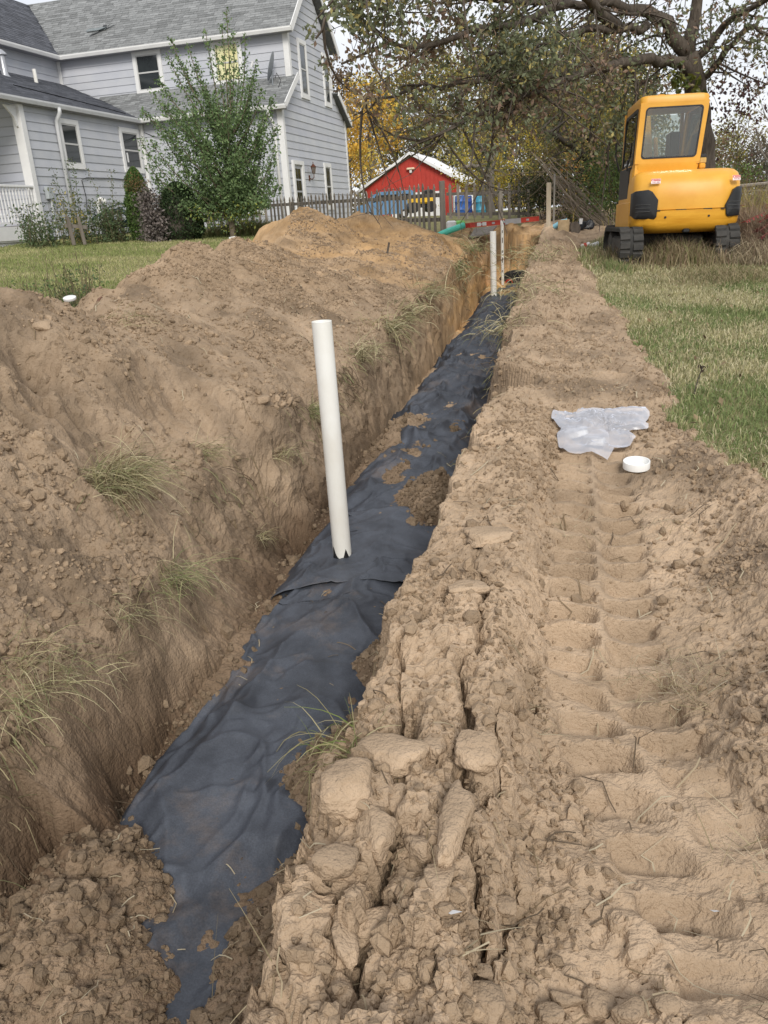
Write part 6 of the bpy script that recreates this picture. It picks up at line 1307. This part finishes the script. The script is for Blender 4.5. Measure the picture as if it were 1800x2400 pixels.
# tall dry grass clumps: under the machine, right edge
def clump(name, px, py, Y, n, rx, ry, h, wd, pal, label, lean=.6, curl=.4, cat='grass clump', grp=None):
    a = at(px, py, Y); x = a.x+RNG.normal(0, rx, n); y = Y+RNG.normal(0, ry, n); o = blades(name, x, y, h*(.6+.5*np.exp(-((x-a.x)/rx)**2)), wd, pal, label, lean, kind='stuff', curl=curl); o['category'] = cat
    if grp: o['group'] = grp
    return o
STR = [(.30,.24,.14),(.38,.31,.19),(.22,.19,.10),(.15,.16,.06)]; DRYB = [(.24,.17,.12),(.30,.22,.15),(.18,.13,.09),(.35,.28,.19)]
clump('dry_grass', 1560, 600, 12.3, 5200, .42, .5, .34, .010, STR+[(.20,.13,.09)], 'tall straw-coloured grass clump growing between the excavator tracks', .7)
clump('dry_grass', 1440, 615, 11.4, 900, .12, .3, .16, .008, GP[:3]+STR[:1], 'green grass growing up against the left track', .6)
clump('dry_grass', 1760, 560, 12.6, 7000, .40, .7, .62, .012, DRYB, 'high brown dry weeds at the right edge beside the right track', .6, .35)
clump('dry_grass', 1770, 600, 11.6, 2600, .30, .3, .40, .010, [(.42,.35,.24),(.34,.28,.18),(.26,.21,.13)], 'pale flopped straw grass in front of the brown weeds at the right edge', 1.1, .75)
clump('dry_grass', 1700, 660, 10.2, 2600, .6, .35, .16, .007, STR, 'flattened straw below the right track', 1.2, .7)
clump('dry_grass', 1760, 520, 16, 5000, .9, 1.6, .75, .014, DRYB+OLI, 'tall brown weeds further back behind the right track', .5, .3)
clump('dry_grass', 590, 560, 22.6, 2600, .8, .3, .42, .013, [(.16,.17,.06),(.26,.23,.11),(.12,.14,.05)], 'long grass tufts along the grey picket fence by the young tree', .7)
# weeds beside the heap at far left
def stalks(name, px0, px1, Y, n, h, label, pal, cat='weeds', lsize=.05, leafn=8, zb=None, hj=.4, dead=.3, spr=.045, topfade=0):
    root = empty(name, (at((px0+px1)/2, 600, Y).x, Y, 0), 0, label, cat); mb = MB(Matrix.Translation(-root.location)); C = []
    for k in range(n):
        yy = Y+random.gauss(0,.25); x_ = at(random.uniform(px0, px1), 600, yy).x; zz = gz1(x_, yy); hh_ = h*random.uniform(1-hj, 1+hj); c = curve((x_,yy,zz-.03), (x_+random.gauss(0,.12)*hh_, yy+random.gauss(0,.1)*hh_, zz+hh_), .05, 6); mb.tube(c, [.007,.006,.006,.005,.004,.003,.003], 4, caps=False)
        if random.random() > dead:
            for j in range(leafn): q = random.uniform(.05,1)**(1+topfade); i = int(q*5.99); p_ = c[i].lerp(c[i+1], q*6-i); C.append(tuple(p_+Vector((random.gauss(0,spr),random.gauss(0,spr),random.gauss(0,.02)))-root.location))
    mb.build('stems', mat(name+'_stem', (.13,.11,.06), .9, vary=.2), root)
    if C: leaves('foliage', C, lsize, pal, root, hang=.3, asp=.42)['kind'] = 'stuff'
    return root
WG = [(.09,.14,.06),(.12,.17,.08),(.07,.10,.045),(.15,.17,.08)]
stalks('garden_weeds', -10, 200, 8.6, 120, .42, 'leafy green weeds with dry stalks just behind the left end of the heap', GRN+WG, leafn=34, lsize=.045, dead=.1, spr=.06, topfade=1)
stalks('tall_stalks', 40, 190, 9.6, 12, .62, 'thin bare dead stalks rising from the weeds at the left edge of the lawn', WG, leafn=2, dead=.7)
stalks('wall_weeds', 70, 155, 20.2, 26, .75, 'bushy green weeds at the foot of the porch lattice', WG, leafn=50, lsize=.09, dead=0, spr=.12)
stalks('wall_weeds', 155, 215, 20.8, 12, 1.1, 'weeds climbing round the lower end of the wing downspout', WG+OLI, leafn=50, lsize=.08, dead=0, spr=.09)
stalks('wall_weeds', 195, 310, 21.4, 46, .8, 'wide bed of green weeds in front of the coiled hose', WG, leafn=50, lsize=.085, dead=0, spr=.12)
stalks('tall_weed', 165, 172, 21, 1, 1.75, 'tall mugwort-like weed left under the first wing window', WG, leafn=110, lsize=.07, dead=0, hj=.02, spr=.05)
stalks('tall_weed', 200, 207, 21, 2, 1.95, 'tallest weed below the right edge of the first wing window', WG, leafn=110, lsize=.07, dead=0, hj=.02, spr=.06)
stalks('tall_weed', 273, 281, 21.5, 2, 1.75, 'tall weed with pale seed head left of the round bush', WG+[(.3,.27,.2)], leafn=110, lsize=.065, dead=0, hj=.02, spr=.05)

# ---- young fruit tree on the lawn
tb = at(545,568,21.2); yt = empty('young_tree', tuple(tb), 0, 'young leafy green fruit tree with upright shoots on the lawn before the house', 'tree'); mb = MB(Matrix.Translation(-tb)); C = []
def sh(px, py, dY=0): return at(px, py, 21.2+dY)
mb.tube([sh(547,575), sh(546,545), sh(542,515), sh(538,470), sh(534,420), sh(532,370)], [.085,.08,.075,.055,.042,.03], 10)
mb2 = MB(Matrix.Translation(-tb))
TIPS = [(400,95),(425,150),(530,22),(520,60),(548,80),(480,70),(505,110),(600,150),(612,215),(640,235),(355,215),(370,190),(385,250),(330,260),(350,330),(325,330),(345,390),(650,300),(645,350),(640,410),(655,440),(590,180),(575,90),(460,150),(440,110),(560,160),(620,270),(390,130),(365,290),(400,330),(640,380),(360,420),(375,460),(420,480),(630,470),(600,490),(450,250),(480,200),(500,260),(540,200),(580,260),(610,320),(420,380),(460,420),(580,420),(520,330),(560,340),(470,340),(430,300),(600,400),(400,440),(520,440),(560,460),(480,480),(440,500),(610,300)]
for tx, ty in TIPS + [(random.uniform(370,635), random.uniform(230,500)) for _ in range(26)]:
    tx = 538+(tx-538)*.98
    dY = random.uniform(-1.1, 1.1)*(1 if ty > 150 else .5); s = sh(538+random.gauss(0,4), min(515, max(330, ty+random.uniform(90,190))))
    if ty > 420: s = sh(540, random.uniform(440,515))
    e = sh(tx, ty, dY); m_ = s.lerp(e, .5)+Vector(((e.x-s.x)*.22, 0, -.12*(e-s).length)); c = [(1-t)**2*s+2*t*(1-t)*m_+t*t*e for t in [i/10 for i in range(11)]]; mb2.tube(c, [.018*(1-i/12)+.004 for i in range(11)], 5, caps=False)
    for j in range(int(150+190*min(1, (ty-20)/200))):
        t = random.uniform(.12, 1.02); i = min(9, int(t*10)); p_ = c[i].lerp(c[i+1], min(1.2, t*10-i)); w_ = .05+.15*min(1, max(0, (ty-100)/200))*(1.05-t); C.append(tuple(p_+Vector((random.gauss(0,w_),random.gauss(0,w_),random.gauss(0,w_)))-tb))
mb.build('trunk', mat('smooth_bark', (.11,.085,.06), .85, scale=14, col2=(.18,.15,.11), bump=.4), yt, smooth=True); mb2.build('branches', bpy.data.materials['smooth_bark'], yt); C = np.array(C); print('young tree leaves', len(C))
low = np.clip((2.2-C[:, 2])/2, 0, 1)*RNG.uniform(0, 1, len(C)); ix = np.where(low > .62, 3, RNG.integers(0, 3, len(C)))
tag(leaves('crown', C, .088, [(.15,.225,.095),(.20,.28,.12),(.12,.18,.08),(.36,.38,.09)], yt, asp=.5, w=ix, tj=.3), kind='stuff')
MB(Matrix.Translation(at(549,572,20.9)-tb) @ Matrix.Rotation(R(-7),4,'Y')).box(-.08,.08,-.09,-.06,-.12,.18).build('trunk_guard', M_TRIM, yt)
a = at(525,563,20.9); tag(MB(Matrix.Translation(a)).box(-.26,.24,-.1,.1,-.02,.02,bev=.005).build('board', M_PK, None), 'small grey board lying at the foot of the young tree', 'board'); tintattr(bpy.data.objects['board'], (1.4,)*3)
# ---- evergreens by the house corner
def conifer(name, px, pyb, Y, r_, h, n, size, pal, label, egg=.35, cat='bush', cols=None):
    a = at(px, pyb, Y); z0 = float(ground(np.array(a.x), np.array(Y)))-.05; root = empty(name, (a.x, Y, z0), 0, label, cat); MB().tube([(0,0,-.1),(0,0,h*.8)], [.06,.02], 6).build('trunk', M_BRKD, root)
    t = RNG.uniform(0, 1, n); an = RNG.uniform(0, 2*np.pi, n); prof = np.minimum(1, t/egg+.55)*np.sqrt(np.clip(1-((t-egg)/(1-egg)).clip(0)**1.7, 0, 1)); rad = r_*prof*(.82+.22*fbm(an*2.2, t*7, o=3, s=int(px)))*RNG.uniform(.78, 1.05, n)
    C = np.stack([np.cos(an)*rad, np.sin(an)*rad, t*h], -1); tag(leaves('foliage', C, size, pal, root, asp=.45, hang=-.9, tj=.3), kind='stuff')
    core = [[(math.cos(q)*r_*.72*p_, math.sin(q)*r_*.72*p_, z_*h) for q in [j*math.pi/6 for j in range(12)]] for z_, p_ in ((.0,.7),(.3,1),(.6,.85),(.85,.5),(.95,.1))]
    MB().loft(core).build('inner_twigs', M_BRKD, root, smooth=True); return root
conifer('evergreen_shrub', 338, 570, 21.6, .40, 1.80, 9000, .07, [(.10,.17,.045),(.14,.21,.06),(.07,.12,.035)], 'upright bright green evergreen shrub with a brownish top beside the house', .4)
conifer('evergreen_shrub', 432, 575, 21.2, .66, 1.42, 9000, .075, [(.03,.055,.022),(.04,.07,.028),(.055,.08,.03)], 'broad dark green evergreen bush left of the young tree', .35)
a = at(320,436,21.4); C = np.array(a)+RNG.normal(size=(600,3))*.12; tag(leaves('brown_top', C, .06, [(.22,.13,.06),(.12,.12,.05)], None, asp=.4), None); o = bpy.data.objects['brown_top']; o['kind'] = 'stuff'; o.data.transform(Matrix.Translation((0,0,0))); rt = bpy.data.objects['evergreen_shrub']; o.parent = rt; o.matrix_parent_inverse = Matrix.Translation(-rt.location)
a = at(372,575,20.9); fl = bush('faded_flower_bush', (a.x, 20.9, float(ground(np.array(a.x), np.array(20.9)))), .34, .25, 1.25, 2600, .075, [(.20,.17,.16),(.27,.23,.21),(.13,.115,.10)], 'greyish brown withered flower bush between the two evergreens', asp=.7, lump=16)
# ---- hose, white vent pipe at the wing wall
hz = at(268,512,21.9); mb = MB(Matrix.Translation(-hz)); 
for k in range(9):
    cx_, cz_, rx_, rz_ = random.gauss(0,.12), random.gauss(0,.05), random.uniform(.30,.52), random.uniform(.12,.24); mb.tube([hz+Vector((cx_+rx_*math.cos(R(q))+(.25 if k > 5 else -.1), random.gauss(0,.04)+.1*math.sin(R(q)), cz_+rz_*math.sin(R(q)))) for q in range(0, 361, 15)], .016, 6, caps=False)
mb.tube(curve(at(205,497,21.3), at(262,520,21.6), .25, 8), .014, 6); o = mb.build('garden_hose', mat('hose_green', (.02,.05,.05), .4, vary=.2), None, smooth=True); o.location = hz; tag(o, 'dark green garden hose coiled on the old picket below the wing wall', 'hose')
v0 = at(238,515,22.0); tag(MB().tube([v0+Vector((0,0,-.5)), v0, v0+Vector((-.03,0,.30)), v0+Vector((-.02,0,.42)), v0+Vector((.06,0,.50)), v0+Vector((.15,0,.46)), v0+Vector((.17,0,.38))], .052, 12).build('gooseneck_pipe', M_PVC, None, smooth=True), 'white gooseneck vent pipe standing in the weeds by the wing', 'pipe')
tag(MB(Matrix.Translation(at(240,517,21.8))).box(-.22,.16,-.06,.06,-.06,.03,bev=.02).build('white_bracket', M_TRIM, None), 'white plastic piece lying behind the hose at the foot of the gooseneck pipe', 'bracket')

# ---- sod tufts and roots on the cut edge and strewn straw
TUFT = [(.34,.30,.16),(.46,.41,.24),(.22,.23,.11),(.56,.50,.32),(.16,.12,.07)]; GRT = [(.20,.24,.10),(.36,.34,.18),(.50,.45,.28)]
def tuft(px, py, n, L_, spread, pal, label, wd=.004, down=.8, grp='grass tufts along the cut trench edge', dirx=.5, fan=.5, name='grass_tuft', up0=.35):
    p = hit(px, py); V = []; Q = []; T = []; pal = np.array(pal)
    for k in range(n):
        b = Vector((random.gauss(0,spread), random.gauss(0,spread), random.gauss(0,spread*.35))); l_ = L_*random.uniform(.4,1.2); dv = Vector((dirx+random.gauss(0,fan), random.gauss(-.3,fan), up0+random.gauss(0,fan*.6))).normalized(); pts = []; q = b.copy()
        w_ = Vector((random.gauss(0,1),random.gauss(0,1),random.gauss(0,1))).normalized()*wd*.5
        for j in range(5): pts.append(q.copy()); q = q+dv*l_/4; dv = (dv+Vector((0,0,-down*.42*random.uniform(.5,1.3)))).normalized()
        k0 = len(V)
        for j, s in enumerate(pts): f_ = 1-.75*j/4; V += [tuple(s-w_*f_), tuple(s+w_*f_)]
        Q += [(k0+2*j, k0+2*j+1, k0+2*j+3, k0+2*j+2) for j in range(4)]; c = pal[random.randrange(len(pal))]*random.uniform(.75,1.3); T += [c]*10
    o = npmesh(name, V, Q, M_BLADE, None, smooth=False, tint=np.array(T)); o.location = p+Vector((0,0,.012)); tag(o, label, 'grass tuft', grp, 'stuff' if spread > .13 else None)
    if n >= 200 and spread < .13 and down > .3:
        c = clod(0, 0, spread*.9, (1.2, .9, .7), None, None, .45, n, z=0, name='root_clod', sub=3, rough=1.5); c.parent = o; c.location = (-dirx*.03, .01, -.02)
    return o
TL = [(262,1130,620,.34,.085,TUFT,'largest shaggy tuft of green and dry grass hanging from the left bank',.0042),(400,1360,200,.24,.07,GRT,'ragged tuft at the lower corner of the left bank above the smooth wall',.004),(735,970,200,.24,.045,GRT,'green tuft spilling over the rim directly left of the big pipe',.005),(845,835,220,.30,.09,TUFT,'tuft on the rim up the trench behind the big pipe',.006),
      (905,770,220,.34,.11,TUFT,'dry tuft hanging over the trench rim in the middle distance',.008),(470,1065,170,.20,.06,TUFT,'dry rooty tuft in the hollow of the left bank',.004),(655,1070,110,.20,.06,TUFT,'thin tuft of dry blades on the left bank below the middle pipe height',.004),(35,1555,110,.24,.06,TUFT,'pale dry tuft at the left picture edge above the dark wall',.0035),
      (130,1590,150,.20,.07,TUFT,'dry tuft with roots dangling over the dark wall at lower left',.0035),(30,1650,110,.20,.06,GRT,'small tuft lowest on the left edge of the wall',.0035),(610,1265,80,.16,.04,TUFT,'small tuft low on the sloping bank beside the cloth corner',.0035),(285,760,70,.22,.08,TUFT,'flat straw patch lying on the upper heap',.004),
      (1000,690,220,.34,.14,TUFT,'tuft on the rim where the trench narrows in the distance',.009),(1070,640,240,.40,.16,GRT,'greenish overhanging sod on the left rim near the far pipes',.011),(300,1440,80,.22,.06,TUFT,'sparse dry blades sprawling below the ragged corner tuft',.0035),(280,1545,10,.1,.01,GRT,'tiny seedling tuft on the bare left wall',.003),
      (820,1760,80,.17,.05,[(.16,.20,.06),(.30,.27,.14),(.38,.34,.20)],'green and straw tuft at the right trench wall beside the blocks',.0035),(1245,690,240,.32,.22,TUFT,'straw fringe over the right rim far down the trench',.008),(1262,610,220,.34,.26,TUFT,'straw fringe over the right rim beside the far pit',.011),(1195,770,170,.28,.16,TUFT,'dry sod edge on the right rim halfway down the trench',.007),(950,735,170,.30,.14,TUFT,'grassy sod lip on the left rim between middle tufts',.008),(1095,585,200,.40,.2,GRT,'green hanging sod at the far left corner of the pit',.012),(1140,880,60,.20,.06,TUFT,'small dry fringe at the right rim in the middle distance',.006),(1060,1100,40,.18,.05,TUFT,'few dry stems over the right rim across from the big pipe',.005)]
for px_, py_, n_, l_, s_, pal_, lb, wd_ in TL:
    rt_ = px_ > 1030 or (px_ > 800 and py_ > 1700); tuft(px_, py_, n_, l_, s_, pal_, lb, wd_, dirx=-.45 if rt_ else .5, down=.9)
for px_, py_, n_, l_, s_, lb in ((1610,1610,240,.13,.075,'tangled nest of dry straw lying on the low berm at the right'),(1330,1250,26,.12,.06,'few straws on the low berm above the track print'),(1565,1240,40,.10,.05,'wisp of straw on the right berm higher up'),(1770,2030,50,.10,.05,'dark dry straw at the right edge lower down'),(1090,2200,16,.14,.04,'few curled straws on the ridge near the bottom'),(640,2330,16,.14,.04,'pale curled straws at the bottom of the right trench bank'),(1240,1700,24,.12,.05,'thin straws on the slope right of the cracked blocks')):
    tuft(px_, py_, n_, l_, s_, [(.40,.34,.22),(.30,.25,.15),(.46,.40,.28)], lb, .0032, down=.15, up0=.12, dirx=0, fan=1.0, grp='loose straw on the bare soil')
# ragged fringe of roots and dead grass hanging out of the old turf line
V = []; Q = []; T = []
for k in range(2600):
    y_ = random.choice([random.uniform(1.6, 3.7), random.uniform(3.7, 8), random.uniform(5.5, 17), random.uniform(7, 17)]); right = random.random() < .25 and y_ > 4
    c_ = vnoise(np.array([y_*2.3]), np.array([float(right)*9]), None, 811)[0]
    if c_ < random.uniform(-.3, .3): continue
    if right: u_r = np.interp(y_, [0,1.5,3,5,8,14], [.76,.74,.76,.70,.68,.64])+random.gauss(.02,.03); sgn = -1
    else: u_r = np.interp(y_, ULY, ULV)+random.gauss(-.01,.03); sgn = 1
    x_ = xc(y_)+u_r; b = Vector((x_, y_, gz1(x_, y_)-random.uniform(0,.05))); dv = Vector((sgn*random.uniform(.2,.9), random.gauss(0,.5), random.uniform(-.6,.3))).normalized(); l_ = random.uniform(.04,.15)*(1+.05*y_); w_ = Vector((random.gauss(0,1),random.gauss(0,1),random.gauss(0,1))).normalized()*(.0012+.0003*y_); k0 = len(V); q_ = b
    for j in range(5): V += [tuple(q_-w_), tuple(q_+w_)]; q_ = q_+dv*l_/4; dv = (dv+Vector((0,0,-.35))).normalized()
    Q += [(k0+2*j, k0+2*j+1, k0+2*j+3, k0+2*j+2) for j in range(4)]; T += [np.array(random.choice([(.10,.07,.045),(.16,.12,.075),(.34,.29,.17),(.24,.24,.12)]))]*10
tag(npmesh('root_fringe', V, Q, M_BLADE, None, smooth=False, tint=np.array(T)), 'ragged fringe of roots and dead grass along both cut edges of the trench', 'roots', kind='stuff')
# fine strewn straw and root hairs everywhere
V = []; Q = []; T = []
for k in range(900):
    r_ = random.random()
    if r_ < .40: y_ = 1+random.random()**1.5*6; x_ = xc(y_)+random.uniform(.7, 2.6)
    elif r_ < .8: y_ = 1.8+random.random()**1.3*9; x_ = xc(y_)+random.uniform(-2.4, -.62)
    else: y_ = 1.2+random.random()*3; x_ = xc(y_)+random.uniform(-.5, .7)
    a = random.uniform(0, 6.3); l_ = random.uniform(.03,.12); n_ = 4; xs = np.array([x_+math.cos(a+.5*j/n_*random.gauss(0,1))*l_*j/n_ for j in range(n_+1)]); yy = np.array([y_+math.sin(a)*l_*j/n_ for j in range(n_+1)]); zs = gz(xs, yy)+.014+.01*np.sin(np.arange(n_+1)); w_ = .0011+.0004*y_; k0 = len(V)
    for j in range(n_+1): V += [(xs[j]-math.sin(a)*w_, yy[j]+math.cos(a)*w_, zs[j]), (xs[j]+math.sin(a)*w_, yy[j]-math.cos(a)*w_, zs[j]+.001)]
    Q += [(k0+2*j, k0+2*j+1, k0+2*j+3, k0+2*j+2) for j in range(n_)]; c = np.array(random.choice([(.40,.33,.22),(.24,.18,.11),(.12,.09,.06),(.48,.42,.30)])); T += [c]*(2*n_+2)
tag(npmesh('loose_straw', V, Q, M_BLADE, None, smooth=False, tint=np.array(T)), 'single dry straws and root hairs strewn over all the bare soil', 'straw', kind='stuff')
# fallen leaves on the lawn
C = []
for k in range(260):
    y_ = random.uniform(3.2, 12); x_ = xc(y_)+random.uniform(1.9, 6); C.append((x_, y_, gz1(x_, y_)+.04))
tag(leaves('fallen_leaves', C, .05, [(.22,.15,.085),(.33,.25,.15),(.13,.085,.05)], None, asp=.6), 'brown oak leaves scattered on the lawn right of the track', 'leaves', kind='stuff')
a = hit(1625, 925); o = MB().tube([a+Vector((0,0,-.02)), a+Vector((.02,0,.09)), a+Vector((.05,0,.19))], .004, 5).build('dead_weed', M_BRKD, None); leaves('foliage', [tuple(a+Vector((.05+random.gauss(0,.012),random.gauss(0,.012),.18+random.gauss(0,.01)))) for _ in range(8)]+[tuple(a+Vector((.02,0,.08)))], .04, [(.06,.045,.03)], o); tag(o, 'single dark dead weed stalk standing in the lawn', 'weed')
